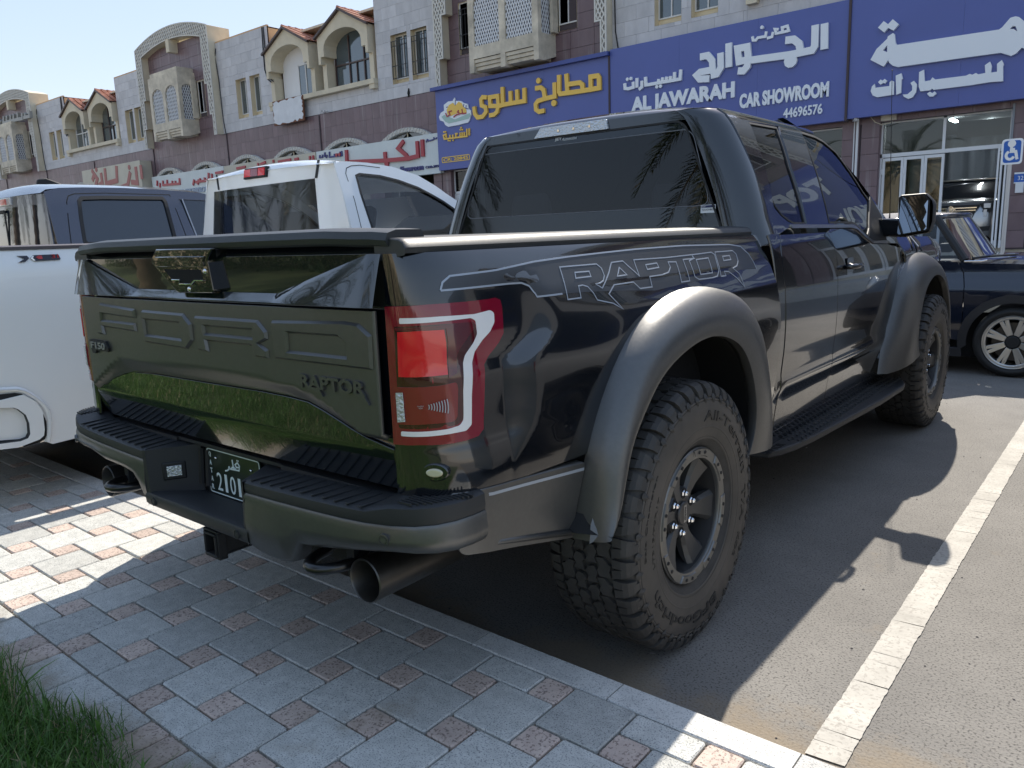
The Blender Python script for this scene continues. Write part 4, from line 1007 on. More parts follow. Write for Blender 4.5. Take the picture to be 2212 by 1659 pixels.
# roof
rows = []
NR = 22
def zrail(y):
    if y < 2.08: return 1.888
    for i in range(len(railp)-1):
        if railp[i][0] <= y <= railp[i+1][0]: t = (y-railp[i][0])/(railp[i+1][0]-railp[i][0]); return min(1.895, railp[i][1]*(1-t)+railp[i+1][1]*t)
    return railp[-1][1]
YTOP = max(y for y, z in railp if z > 1.84)
ysr = [YR(1.885)+.0, YR(1.885)+.012, 1.98, 2.04, 2.12, 2.3, 2.5, 2.7, YTOP]
for k, y in enumerate(ysr):
    r_ = []
    zr = zrail(y)
    for i in range(NR+1):
        u = -1+2*i/NR; hw_ = SG(y, zr-.002); c = .052*(1-abs(u)**2.6)
        f = sstep(y, ysr[0]-.02, 2.12)**.5 if k else 0
        hw2 = hw_ if k > 3 else XG(1.885)+(hw_-XG(1.885))*(0, .35, .72, .93)[k]
        r_.append((u*hw2, y, zr-.003+c*f+(.004 if 0 < k < 4 else 0)))
    rows.append(r_)
mb = MB(); mb.grid(rows); P_('roof', mb, M_BLK, smooth=True, fix=True)
# windscreen and pillars
scr = [(y, z) for y, z in railp if y >= YTOP-.01]+[(3.98, 1.28)]
rows = []
for y, z in scr:
    hw_ = SG(y, z)-.045; rows.append([(u*hw_, y-.0+.10*(1-u*u)*(1 if y > YTOP+.01 else .0)+0*z, z+.030*(1-abs(u)**2)) for u in [-1+2*i/12 for i in range(13)]])
mb = MB(); mb.grid(rows); P_('windscreen', mb, G_CLR, smooth=True)
for sg in (1, -1):
    mb = MB(); rows = []
    for y, z in scr: x = SG(y, z); rows.append([(sg*x, y, z), (sg*(x-.02), y, z+.012), (sg*(x-.055), y+.01, z+.012), (sg*(x-.055), y, z-.03)])
    mb.grid(rows); P_('windscreen_pillar', mb, M_BLK, auto=50, fix=True)
# interior
M_LIN = mat('interior lining', (.5, .5, .5), .8)
def seat(x, y, back=.40, w_=.46):
    mb = MB(); R_ = Matrix.Rotation(rad(-12), 3, 'X')
    mb.obox((x, y, 1.10), (w_, .12, .56), R_); st = P_('seat_back', mb, M_SEAT, bev=.05, seg=3)
    mb = MB(); mb.obox((x, y-.085, 1.545), (.27, .10, .19), R_); P_('headrest', mb, M_SEAT, st, bev=.035, seg=3)
    mb = MB()
    for d in (-.06, .06): mb.tube([(x+d, y-.05, 1.38), (x+d, y-.08, 1.48)], .007, 8)
    P_('headrest_post', mb, M_CHR, st, smooth=True)
for x in (-.42, .44): seat(x, 2.22)
for x in (-.40, .42): seat(x, 3.0)
mb = MB(); mb.obox((0, 2.20, 1.14), (.36, .10, .48), Matrix.Rotation(rad(-12), 3, 'X')); P_('seat_back', mb, M_SEAT, bev=.04)
mb = MB(); mb.box(-.78, .78, 3.55, 3.95, 1.05, 1.30); P_('dashboard', mb, M_PLB, bev=.03)
mb = MB(); mb.lathe([(.172, -.012), (.186, 0), (.172, .012), (.160, 0)], (-.40, 3.42, 1.24), (0, -1, .45), 32, closed=True); P_('steering_wheel', mb, M_PLB, smooth=True)
mb = MB(); mb.box(-.66, .66, 2.0, 2.78, 1.868, 1.876); P_('headliner', mb, M_LIN)
for sg in (1, -1):
    mb = MB(); mb.prism([(sg*.80, 2.05, 1.36), (sg*.80, 2.45, 1.36), (sg*.70, 2.30, 1.84), (sg*.70, 2.05, 1.84)], (-sg*.02, 0, 0)); mb.prism([(sg*.83, 2.80, 1.30), (sg*.83, 2.95, 1.30), (sg*.70, 2.88, 1.86), (sg*.70, 2.78, 1.86)], (-sg*.03, 0, 0)) if False else None; P_('pillar_trim', mb, M_LIN)
    mb = MB(); mb.prism([(sg*.83, 2.76, 1.30), (sg*.83, 2.93, 1.30), (sg*.70, 2.88, 1.86), (sg*.70, 2.76, 1.86)], (-sg*.03, 0, 0)); P_('pillar_trim', mb, M_LIN)
mb = MB(); mb.box(-.85, .85, 1.96, 3.9, .55, .60); P_('cab_floor', mb, M_DRK)
mb = MB(); mb.obox((.02, 3.1, 1.70), (.24, .04, .07)); P_('rear_view_mirror', mb, M_PLB, bev=.01)
# stickers on the rear window
tf = lambda a, b, d, c=(0, 0): RF(c[0]+a, c[1]+b)+Vector((0, -.0012-d, 0))
c1_ = TR(r2(787, 288), 1, 1.915); c2_ = TR(r2(847, 283), 1, 1.915)
mb = MB(); text3d(mb, 'JET', lambda a, b, d: tf(a, b, d, (c1_.x, 1.826)), 1, .0003, bold=.02, fit=(.040, .017)); text3d(mb, 'Automotive', lambda a, b, d: tf(a, b, d, (c2_.x+.008, 1.824)), 1, .0003, shear=.4, fit=(.088, .014)); P_('sticker_lettering', mb, M_WHT, rg)
s0, s1 = TR(r2(1663, 726), 1, 1.875), TR(r2(1750, 766), 1, 1.87)
sc = ((s0.x+s1.x)/2, (s0.z+s1.z)/2); sw, sh = s1.x-s0.x, .034
mb = MB(); mb.prism([tf(a, b, 0, sc) for a, b in ((-sw/2, -sh/2), (sw/2, -sh/2), (sw/2, sh/2), (-sw/2, sh/2))], (0, -.0005, 0)); stk = P_('sticker', mb, M_WHT, rg)
mb = MB(); mb.prism([tf(a, b, .0007, sc) for a, b in ((-sw/2+.002, sh/2-.012), (sw/2-.002, sh/2-.012), (sw/2-.002, sh/2-.002), (-sw/2+.002, sh/2-.002))], (0, -.0003, 0)); P_('sticker_band', mb, mat('sticker navy', (.01, .02, .09), .4), stk)
mb = MB(); text3d(mb, 'TOUGHBED', lambda a, b, d: tf(a, b, d+.0008, (sc[0], sc[1]-.003)), 1, .0002, bold=.01, fit=(sw-.008, .008)); P_('sticker_lettering', mb, M_PLB, stk)
mb = MB(); text3d(mb, 'Ford', lambda a, b, d: tf(a, b, d+.0012, (sc[0]-sw*.32, sc[1]+.010)), 1, .0002, shear=.3, fit=(.018, .007)); P_('sticker_lettering', mb, M_WHT, stk)
# door handles
for (cxx, czz) in ((3.02, 1.145),):
    H = TS((1838, 575), SG); 
    for sg in (1, -1):
        bx_ = lambda d, y, z: (sg*(SG(H.y, H.z)+d), H.y+y, H.z+z)
        mb = MB(); mb.prism([bx_(.001, a, b) for a, b in roundp([(-.07, -.05), (.035, -.05), (.035, .045), (-.07, .045)], .02, 4)], (sg*.002, 0, 0)); P_('handle_cup', mb, mat('cup black', (.002, .002, .003), .2, coat=1.))
        mb = MB(); mb.tube([bx_(.004, -.095, 0), bx_(.034, -.08, .002), bx_(.042, 0, .003), bx_(.036, .06, .002), bx_(.004, .08, 0)], [.012, .014, .014, .014, .012], 12); P_('door_handle', mb, M_BLK, smooth=True)
# mirrors
MY = 3.60
def mirror(sg):
    hs = [TR(r3(*p), 1, MY) for p in [(1322, 885), (1345, 866), (1530, 850), (1548, 852), (1600, 905), (1610, 945), (1603, 1080), (1575, 1165), (1555, 1178), (1330, 1212), (1312, 1198)]]
    gs = [TR(r3(*p), 1, MY-.004) for p in [(1347, 895), (1360, 884), (1525, 868), (1538, 874), (1568, 912), (1558, 1140), (1545, 1150), (1335, 1188), (1322, 1176)]]
    rg_ = [TR(r3(*p), 1, MY-.002) for p in [(1333, 890), (1350, 875), (1528, 859), (1542, 864), (1580, 908), (1570, 1148), (1552, 1160), (1332, 1200), (1316, 1186)]]
    m_ = lambda L_: [Vector((sg*p.x, p.y, p.z)) for p in L_]
    c = sum((Vector(p) for p in hs), Vector())/len(hs)
    mb = MB(); rows = []
    for t, s_ in ((0, .97), (.01, 1.), (.05, 1.0), (.10, .93), (.145, .78), (.17, .5), (.175, 0.02)):
        rows.append([(sg*(c.x+(p.x-c.x)*s_), MY+t, c.z+(p.z-c.z)*s_) for p in hs])
    mb.grid(rows, wrap=True); ho = P_('mirror_housing', mb, M_PLA, auto=35, fix=True)
    mb = MB(); mb.prism(m_(rg_), (0, .01, 0)); P_('mirror_bezel', mb, M_PLB, ho)
    mb = MB(); g3 = m_(gs); g3 = [Vector((p.x, p.y-.030+(p.z-1.28)*.10, p.z)) for p in g3]; mb.prism(g3, (0, .002, 0)); P_('mirror_glass', mb, M_MIR, ho)
    mb = MB(); mb.prism([(sg*x, MY+.02+k, z) for x, z, k in ((.90, 1.30, .05), (.90, 1.40, .05), (c.x-.05, 1.40, 0), (c.x-.05, 1.29, 0))], (0, .07, 0)); P_('mirror_arm', mb, M_BLK if sg > 0 else M_PLB, ho, bev=.015)
mirror(1); mirror(-1)
# side steps
st = [TR(k6(*p), 2, .405) for p in [(505, 1155), (500, 1262), (560, 1266), (640, 1250), (740, 1215), (860, 1160), (1100, 1032), (1290, 930), (1432, 838), (1440, 822), (1425, 800), (1395, 790), (1290, 770)]]
st = [(p.x, p.y) for p in st]; stx = max(p[0] for p in st)
outer = [(x, y) for x, y in st[1:11]]
so_ = [(.86, outer[0][1]-.02)]+outer+[(.86, outer[-1][1]+.03)]
for sg in (1, -1):
    mb = MB(); mb.prism([(sg*x, y, .372) for x, y in so_], (0, 0, .033)); stp = P_('side_step', mb, M_PLA, bev=.008, seg=3)
    k = 0; N_h = MB()
    y = 2.22
    while y < 4.0:
        for j in range(4):
            x = .895+j*.036+(.0 if k % 2 else .0)
            y_ = y+(.022 if j % 2 else 0)
            if x < stx-.035: 
                N_h.lathe([(.0, .001), (.0085, .001), (.0105, .004), (.0145, .004), (.016, .0)], (sg*x, y_, .405), (0, 0, 1), 8)
        y += .052; k += 1
    P_('step_grip', N_h, M_PLA, stp, auto=30, kind='stuff')
    mb = MB()
    y = 2.22
    while y < 4.0:
        for j in range(4):
            x = .895+j*.036; y_ = y+(.022 if j % 2 else 0)
            if x < stx-.035: mb.lathe([(0, .0018), (.0085, .0018)], (sg*x, y_, .405), (0, 0, 1), 8)
        y += .052
    P_('step_hole', mb, M_DRK, stp, kind='stuff')
    mb = MB(); text3d(mb, 'RAPTOR', lambda a, b, d: Vector((sg*(.955-b), 2.04+sg*a, .4055+d)), 1, .0015, bold=.02, fit=(.20, .04)); P_('step_lettering', mb, M_DRK, stp)
# front fender, hood, nose
def SFe(y, z): return Vector((.965+.03*sstep(z, .9, 1.1)-.10*sstep(z, 1.16, 1.34)-.05*sstep(y, 4.9, 5.4), y, z))
FE = [(FW+RW-p.x, p.y-.006) for p in EE]
FE = [p for p in FE if p[1] > .56]
fo = [(4.058, .62), (4.058, 1.30), (5.0, 1.27), (5.25, 1.22), (5.33, 1.05), (5.33, .62)]
FEr = sorted(FE, key=lambda p: p[0])
# arch runs front->rear in EE order; order by angle
FEo = list(reversed(FE)) if FE[0][0] > FE[-1][0] else FE
fo = [(4.058, FEo[0][1])]+FEo+[(5.33, FEo[-1][1])]+[(5.33, 1.05), (5.25, 1.22), (5.0, 1.27), (4.058, 1.29)]
both('front_fender', fo, SFe, M_BLK, step=.05)
both('fender_lower', [(3.99, .55), (4.058, .70), (4.058, .56)], SFe, M_BLK, step=.05)
vo = [TR(r3(*p), 0, .975) for p in [(1475, 1195), (1510, 1185), (1520, 1250), (1490, 1375), (1420, 1395), (1440, 1290)]]
for sg in (1, -1):
    mb = MB(); mb.prism([(sg*(SFe(p.y, p.z).x+.001), p.y, p.z) for p in vo], (sg*.006, 0, 0)); vt = P_('fender_vent', mb, M_PLB, bev=.002)
    for t in (.3, .65):
        a, b = vo[0].lerp(vo[1], t), vo[5].lerp(vo[3], t)
        mb = MB(); mb.tube([(sg*(SFe(a.y, a.z).x+.010), a.y, a.z-.01), (sg*(SFe(b.y, b.z).x+.010), b.y, b.z+.02)], .006, 6); P_('vent_slat', mb, M_BRI if t < .5 else M_PLA, vt)
mb = MB(); rows = []
for y, z in ((3.95, 1.27), (4.3, 1.29), (4.8, 1.28), (5.15, 1.23), (5.33, 1.12), (5.38, .95), (5.38, .60)):
    rows.append([(u*(.885 if y < 5.3 else .86), y-.06*u*u*(y > 4.9), z+.035*(1-u*u)*(z > 1.1)) for u in [-1+i/6 for i in range(13)]])
mb.grid(rows); P_('hood', mb, M_BLK, smooth=True, fix=True)
mb = MB(); mb.box(-.93, .93, 5.30, 5.50, .50, .72); P_('front_bumper', mb, M_SAT, bev=.03)
mb = MB(); mb.box(-.62, .62, 4.0, 5.2, .6, 1.2); P_('engine_bay', mb, M_DRK)
# aerial
aT, aB = TR((1927.3, 152), 0, .80), TR((1922.5, 455), 0, .80)
mb = MB(); mb.tube([aB-Vector((0, 0, .05)), aB, aB.lerp(aT, .5), aT], [.006, .003, .0024, .0018], 6); mb.lathe([(0, .004), (.004, .002), (.004, -.004), (0, -.006)], aT, (0, 0, 1), 6); P_('aerial', mb, M_PLB)

# ------------------------------------------------------------------ wheels
XC = .958; R_T = .450
_tp = [(.222, .112), (.232, .126), (.262, .146), (.305, .156), (.345, .158), (.380, .154), (.405, .144), (.420, .132), (.432, .112), (.436, .09), (.437, 0)]
_ft = spline([a for a, b in _tp[:9]], [b for a, b in _tp[:9]])
def wheel_meshes():
    out = []
    prof = _tp+[(r, -t) for r, t in reversed(_tp[:-1])]
    mb = MB(); mb.lathe(prof, (0, 0, 0), (1, 0, 0), 96); out.append(('tyre', mb, M_RUB, dict(smooth=True)))
    # sidewall rings
    mb = MB()
    for r0, h in ((.262, .0015), (.300, .001), (.392, .0025)):
        mb.lathe([(r0-.004, _ft(r0-.004)), (r0-.002, _ft(r0)+h), (r0+.002, _ft(r0)+h), (r0+.004, _ft(r0+.004))], (0, 0, 0), (1, 0, 0), 96)
    out.append(('sidewall_rib', mb, M_RUS, dict(smooth=True)))
    # dusty band
    mb = MB(); mb.lathe([(r, _ft(r)+.0004) for r in (.268, .285, .305, .325, .345, .365, .386)], (0, 0, 0), (1, 0, 0), 96); out.append(('sidewall_face', mb, M_RUS, dict(smooth=True)))
    # tread
    mb = MB(); NP = 42; rng = random.Random(2)
    def pt(al, t, r): return (t, r*math.sin(al), r*math.cos(al))
    def blk(poly, a0, da, sgn, r1=R_T, r0=.433):
        n = len(poly); top = []; bot = []
        for u, t in poly:
            al = a0+u*da; top.append(pt(al, sgn*t, r1-.004*(abs(t)/.12)**2)); bot.append(pt(al+(.0), sgn*t*.99, r0))
        mb.add(top+bot, [tuple(range(n))]+[(i, i+n, (i+1) % n+n, (i+1) % n) for i in range(n)])
    da = 2*math.pi/NP
    for i in range(NP):
        a0 = i*da
        for sgn in (1, -1):
            ph = a0+(0 if sgn > 0 else da*.5); j = rng.uniform(-.03, .03)
            blk([(.06, .004), (.50, .010), (.62, .0), (.86, .012), (.92, .030), (.62, .042), (.34, .034), (.10, .040)], ph, da, sgn)
            blk([(.12, .048), (.40, .041), (.66, .050), (1.02, .038), (1.06, .062), (.80, .078), (.74, .090), (.42, .082), (.14, .088)], ph+da*.35, da, sgn, R_T-.001)
            # sipes cut as shallow raised ridges between sub blocks are left to the gaps
            # shoulder: wraps onto the sidewall
            for (u0, u1, dp) in ((.06, .44, .0), (.54, .94, .5)):
                lng = dp > 0
                prof_ = [(.094, .4485), (.122, .4455), (.137, .4385), (.1475, .424), (.1545 if lng else .151, .402 if lng else .412)]
                inn_ = [(.096, .434), (.112, .432), (.125, .428), (.138, .415), (.151, .398 if lng else .408)]
                vs = []
                for k, ((t, r), (ti, ri)) in enumerate(zip(prof_, inn_)):
                    sk = .06*k if lng else -.03*k
                    for u in (u0+sk, u1+sk):
                        vs.append(pt(ph+u*da, sgn*t, r)); vs.append(pt(ph+u*da, sgn*ti, ri))
                m_ = len(prof_); fs = []
                for k in range(m_-1):
                    a = k*4; b = a+4; fs += [(a, a+2, b+2, b), (a, b, b+1, a+1), (a+2, a+3, b+3, b+2)]
                fs += [(0, 1, 3, 2), ((m_-1)*4, (m_-1)*4+2, (m_-1)*4+3, (m_-1)*4+1)]
                mb.add(vs, fs)
                # small sidewall lug
            vs = [pt(ph+(.5+u)*da, sgn*(t), r) for u, t, r in ((-.22, .1535, .398), (.0, .1575, .378), (.22, .1535, .398), (.10, .150, .409), (-.10, .150, .409), (0, .1605, .393))]
            mb.add(vs, [(0, 1, 5), (1, 2, 5), (2, 3, 5), (3, 4, 5), (4, 0, 5)])
    out.append(('tread_blocks', mb, M_RUB, dict(fix=True, kind='stuff')))
    # lettering
    M_LTR = mat('raised tyre letters', (.016, .016, .016), .45)
    def ring_text(s, ctr, r_, span, hgt, dep, bold):
        mb = MB()
        def fn(a, b, d): al = ctr+a/r_; rr2 = r_+b; return pt(al, _ft(rr2)+.0005+d, rr2)
        text3d(mb, s, fn, 1, dep, bold=bold, fit=(span*r_, hgt)); out.append(('tyre_lettering', mb, M_LTR, {}))
    ring_text('All-Terrain', rad(40), .338, rad(76), .034, .0022, .012)
    ring_text('T/A', rad(98), .338, rad(22), .030, .0022, .012); ring_text('KO2', rad(124), .338, rad(15), .018, .0015, .01)
    ring_text('BFGoodrich', rad(202), .342, rad(84), .036, .0022, .02)
    ring_text('LT315/70R17', rad(278), .318, rad(40), .013, .001, .01)
    ring_text('Baja Champion', rad(286), .362, rad(42), .011, .001, .0)
    # rim
    mb = MB(); mb.lathe([(.222, .112), (.226, .124), (.221, .130), (.200, .1285), (.1925, .124), (.190, .112), (.184, .06), (.178, .0), (.178, -.10)], (0, 0, 0), (1, 0, 0), 80); out.append(('rim', mb, M_RIM, dict(auto=30)))
    mb = MB(); mb.lathe([(.229, .118), (.2285, .131), (.224, .1345), (.205, .1345), (.193, .1325), (.1905, .127), (.1905, .118)], (0, 0, 0), (1, 0, 0), 80); out.append(('beadlock_ring', mb, M_RNG, dict(auto=30)))
    mb = MB()
    for i in range(8):
        a = math.pi*2*i/8+.2; n = 8; d = .26
        rr3 = [(.2265, .1348, a-d), ]
        top = [pt(a-d+2*d*k/n, .1385, .2240) for k in range(n+1)]+[pt(a+d*.86-2*d*.86*k/n, .1385, .2015) for k in range(n+1)]
        bot = [pt(a-d*1.04+2*d*1.04*k/n, .133, .2262) for k in range(n+1)]+[pt(a+d*.93-2*d*.93*k/n, .133, .1985) for k in range(n+1)]
        m_ = len(top); mb.add(top+bot, [tuple(range(m_))]+[(k, k+m_, (k+1) % m_+m_, (k+1) % m_) for k in range(m_)])
    out.append(('ring_pad', mb, M_RNG, dict(fix=True)))
    mb = MB()
    for i in range(8):
        for s_ in (-.10, .10):
            a = math.pi*2*i/8+.2+s_; mb.lathe([(0, .0035), (.0024, .0035), (.0026, .0005), (.0044, .0008), (.0048, .0028), (.0062, .0028), (.0066, 0)], pt(a, .138, .2130), (1, 0, 0), 10)
    out.append(('ring_bolt', mb, M_RIM, dict(auto=30)))
    # spokes
    for i in range(6):
        a = math.pi*2*i/6+math.pi/6+.12; mb = MB()
        sec = []
        for r_, hw2, t, dp in ((.050, .022, .088, .03), (.088, .024, .088, .035), (.125, .034, .092, .035), (.160, .046, .100, .03), (.189, .055, .110, .02)):
            da_ = hw2/r_ if r_ > .06 else .5
            q = da_*.72
            sec.append([pt(a-da_, t-dp, r_), pt(a-da_, t-.012, r_), pt(a-q, t, r_), pt(a+q, t, r_), pt(a+da_, t-.012, r_), pt(a+da_, t-dp, r_)])
        mb.grid(sec); out.append(('spoke', mb, mat('spoke satin black', (.075, .075, .076), .38, metal=.45), dict(auto=8, fix=True)))
    mb = MB(); mb.lathe([(.088, .03), (.088, .075), (.082, .084), (.050, .088), (.040, .088)], (0, 0, 0), (1, 0, 0), 36); out.append(('hub', mb, M_RIM, dict(auto=30)))
    mb = MB(); mb.lathe([(.041, .080), (.041, .094), (.037, .098), (0, .099)], (0, 0, 0), (1, 0, 0), 36); out.append(('centre_cap', mb, M_RIM, dict(auto=30)))
    mb = MB(); mb.prism([pt(0, .1, 0)]+[] or [], (0, 0, 0)) if False else None
    mb.add([(.0998, y, z) for y, z in roundp([(-.010, -.030), (.010, -.030), (.010, .030), (-.010, .030)], .004, 3)], [tuple(range(16))]); out.append(('cap_plate', mb, M_BRI, {}))
    mb = MB(); text3d(mb, 'FORD', lambda a, b, d: (.1002+d, b, -a), 1, .0006, bold=.03, fit=(.046, .009)); out.append(('cap_lettering', mb, M_RIM, {}))
    for i in range(6):
        a = math.pi*2*i/6+.12; mb = MB(); c = pt(a, .070, .0675)
        mb.lathe([(.0115, 0), (.0115, .020), (.009, .024), (.0095, .030), (.006, .034), (0, .035)], c, (1, 0, 0), 6); out.append(('lug_nut', mb, M_CHR, dict(auto=20)))
        mb = MB(); mb.lathe([(.019, .0195), (.017, .0205), (.0125, .0185)], c, (1, 0, 0), 16); out.append(('lug_seat', mb, M_DRK, {}))
    mb = MB(); mb.lathe([(0, .0), (.165, .0), (.165, -.03), (.06, -.03)], (0, 0, 0), (1, 0, 0), 40); out.append(('brake_disc', mb, mat('brake disc', (.10, .095, .09), .4, metal=.8), dict(auto=30)))
    mb = MB(); mb.obox((-.01, .11, .08), (.09, .07, .14)); out.append(('brake_caliper', mb, M_PLB, dict(bev=.01)))
    return out
wm = wheel_meshes()
def wheel(name, cx, cy, sg, rot, first=[None]):
    if first[0] is None:
        t = [mb.build(nm, m_, None, **k) for nm, mb, m_, k in wm]; first[0] = t; objs = t
    else:
        objs = []
        for o in first[0]:
            c = o.copy(); COL.objects.link(c); objs.append(c)
    ty = objs[0]
    W_ = Matrix.Translation((cx, cy, WZ)) @ Matrix.Diagonal((sg, 1, 1, 1)) @ Matrix.Rotation(rot, 4, 'X')
    for o in objs:
        o.parent = TRK; o.matrix_parent_inverse = Matrix.Translation(-TRK.location); o.matrix_basis = W_
wheel('w', XC, RW, 1, 0); wheel('w', -XC, RW, -1, .7); wheel('w', XC, FW, 1, .0); wheel('w', -XC, FW, -1, .3)
# ------------------------------------------------------------------ neighbouring vehicles
M_WPT = mat('white car paint', (.84, .85, .84), .22, coat=1., coat_r=.02)
M_GPT = mat('slate grey car paint', (.055, .060, .085), .25, metal=.5, coat=1., coat_r=.02)
M_NPT = mat('navy black car paint', (.010, .014, .026), .12, coat=1., coat_r=.012)
M_SIL = mat('silver car paint', (.42, .43, .44), .25, metal=.6, coat=1., coat_r=.02)
M_VAN = mat('dusty grey van paint', (.34, .34, .34), .35, coat=.5, coat_r=.1)
M_CLAD = mat('matte arch cladding', (.022, .022, .024), .6)
M_GLB = mat('black tinted window', (.012, .018, .03), .04, coat=1., coat_r=.01)
M_TYR2 = mat('plain tyre', (.018, .018, .018), .65, noise_amt=.2)
wk = crop(700, 550, 2212/1100); x8 = crop(0, 600, 3.318); xl = crop(0, 1450, 3.3178); x0k = crop(0, 700, 2212/900)
def simple_wheel(T, c, ax, R, Rr, wdt, rim_m, style='steel', tyre_m=None):
    ax = Vector(ax).normalized(); c = Vector(c)
    mb = MB(); h = wdt/2; prof = [(Rr, h*.75), (Rr+.02, h*.92), ((R+Rr)/2, h), (R-.03, h*.93), (R-.008, h*.72), (R, h*.5), (R, -h*.5), (R-.02, -h*.9), (Rr, -h*.8)]
    mb.lathe(prof, c, ax, 56); ty = mb.build('tyre', tyre_m or M_TYR2, T, smooth=True)
    mb = MB(); mb.lathe([(Rr+.004, h*.80), (Rr, h*.86), (Rr-.012, h*.82), (Rr-.02, h*.5), (Rr-.03, -h*.5)], c, ax, 56); mb.build('rim', rim_m, T, auto=30)
    u = Vector((0, 0, 1)); u = (u-ax*u.dot(ax)).normalized(); q = ax.cross(u)
    P = lambda a, r, t: c+ax*t+(u*math.cos(a)+q*math.sin(a))*r
    if style == 'steel':
        mb = MB(); mb.lathe([(Rr-.02, h*.35), (Rr-.04, h*.30), (Rr*.80, h*.42), (Rr*.62, h*.62), (Rr*.52, h*.66), (Rr*.42, h*.42), (Rr*.26, h*.36), (Rr*.24, h*.2)], c, ax, 56); mb.build('wheel_disc', rim_m, T, smooth=True)
        mb = MB(); 
        for i in range(16): a = i*math.pi/8; mb.lathe([(0, .004), (.012, .004), (.013, 0)], P(a, Rr*.76, h*.45), ax, 8)
        mb.build('disc_holes', M_DRK, T)
        mb = MB()
        for i in range(6): mb.lathe([(.010, 0), (.010, .014), (0, .016)], P(i*math.pi/3, Rr*.34, h*.38), ax, 6)
        mb.build('wheel_nuts', M_CHR, T); mb = MB(); mb.lathe([(Rr*.24, h*.2), (Rr*.23, h*.6), (0, h*.62)], c, ax, 20); mb.build('hub_cap', M_DRK, T)
    else:
        mb = MB(); mb.lathe([(0, -.0), (Rr*.72, 0), (Rr*.72, -.02)], c+ax*h*.1, ax, 40); mb.build('brake_disc', mat('brake disc', (.10, .095, .09), .4, metal=.8), T)
        for i in range(8):
            a = i*math.pi/4+.39
            for s in (-.105, .105):
                p0, p1 = P(a+s*.55/.5, Rr*.26, h*.62), P(a+s, Rr-.012, h*.80); d = (p1-p0); sd = d.cross(ax).normalized()*.016
                mb = MB(); mb.add([p0-sd, p0+sd, p1+sd, p1-sd, p0-sd-ax*.03, p0+sd-ax*.03, p1+sd-ax*.03, p1-sd-ax*.03], [(0, 1, 2, 3), (4, 7, 6, 5), (0, 4, 5, 1), (1, 5, 6, 2), (3, 2, 6, 7), (0, 3, 7, 4)]); mb.build('spoke', rim_m, T, bev=.003, fix=True)
        mb = MB(); mb.lathe([(.055, h*.45), (.055, h*.66), (.048, h*.70), (0, h*.70)], c, ax, 24); mb.build('hub_cap', M_PLB, T)
        mb = MB(); mb.lathe([(Rr-.008, h*.84), (Rr-.022, h*.86), (Rr-.03, h*.8)], c, ax, 56); mb.build('rim_edge', rim_m, T, smooth=True)
# --- white single-cab pickup on the left
WX = -2.08
WT = thing('pickup_truck', 'white single-cab pickup with a red and black bed badge, left of the black truck', 'pickup truck', (-3.1, 2.4, 0))
def SW(y, z): return WX-.02*sstep(z, 1.1, 1.42)-.05*sstep(z, 1.30, 1.42)*.6-.04*max(0, .7-z)
def wside(name, outline, m, off=0., thick=.012, step=.06, sides=(1, -1), fn=SW):
    for sg in sides:
        f2 = (lambda y, z: Vector((fn(y, z), y, z))) if sg == 1 else (lambda y, z: Vector((-6.2-fn(y, z), y, z)))
        panel(name, outline, f2, m, WT, out=lambda P, sg=sg: Vector((sg, 0, 0)), step=step, thick=thick, off=off)
ar = [(.97+.56*math.cos(t), .42+.50*math.sin(t)) for t in [math.pi-math.pi*i/18 for i in range(19)]]
wside('bed_side', [(-.30, .52), (-.30, 1.395), (2.12, 1.395), (2.12, .42), (1.53, .42)]+ar[::-1][0:]+[(.41, .42), (.20, .41), (.12, .46)], M_WPT)
rows = []; mb = MB()
for y in (-.30, 2.12): rows.append([(SW(y, 1.39)+.006, y, 1.392), (SW(y, 1.39)+.008, y, 1.408), (-2.13, y, 1.415), (-2.22, y, 1.415), (-2.22, y, 1.30)])
mb.grid(rows); mb.build('bed_rail_cap', mat('dusty rail cap', (.10, .09, .10), .5), WT, auto=40)
mb = MB(); mb.box(-4.1, -2.2, -.25, 2.1, .8, .85); mb.box(-4.12, -2.12, -.30, -.26, .6, 1.40); mb.build('bed_floor', M_WPT, WT)
mb = MB(); mb.box(-4.0, -2.35, .2, 5.2, .40, .60); mb.box(-2.5, -2.2, .3, 1.7, .45, 1.1); mb.build('chassis', M_DRK, WT)
# flared lip round the bumper corner, bumper with an exhaust opening
def wp(L_, x=WX+.012): return [(TR(xl(*p), 0, x).y, TR(xl(*p), 0, x).z) for p in L_]
lip = wp([(-200, 300), (0, 285), (230, 275), (330, 300), (480, 390), (590, 480), (640, 560), (670, 700), (665, 850), (650, 965)])
mb = MB(); rows = []
L_, R_ = ribbon([Vector(p) for p in lip], .024)
for a, c_, b in zip(L_, lip, R_): rows.append([(SW(*a)+.000, a.x, a.y), (SW(*c_)+.022, c_[0], c_[1]), (SW(*b)+.004, b.x, b.y)])
mb.grid(rows); mb.build('bed_lip', M_WPT, WT, smooth=True, fix=True)
bo = wp([(-250, 440), (0, 425), (290, 355), (320, 352), (480, 440), (560, 570), (585, 800), (575, 880), (520, 930), (310, 1010), (240, 1035), (0, 1065), (-250, 1090)], WX+.02)
hole = wp([(-150, 520), (0, 522), (180, 515), (240, 535), (340, 610), (385, 720), (398, 860), (370, 915), (270, 955), (0, 990), (-150, 1010)], WX+.02)
wside('bumper', bo, M_WPT, off=.022, thick=.10, sides=(1,), step=.05) if False else panel('bumper', bo, lambda y, z: Vector((WX+.020, y, z)), M_WPT, WT, holes=[hole], out=lambda P: Vector((1, 0, 0)), step=.05, thick=.09)
mb = MB(); n = len(hole); c = Vector((sum(p[0] for p in hole)/n, sum(p[1] for p in hole)/n))
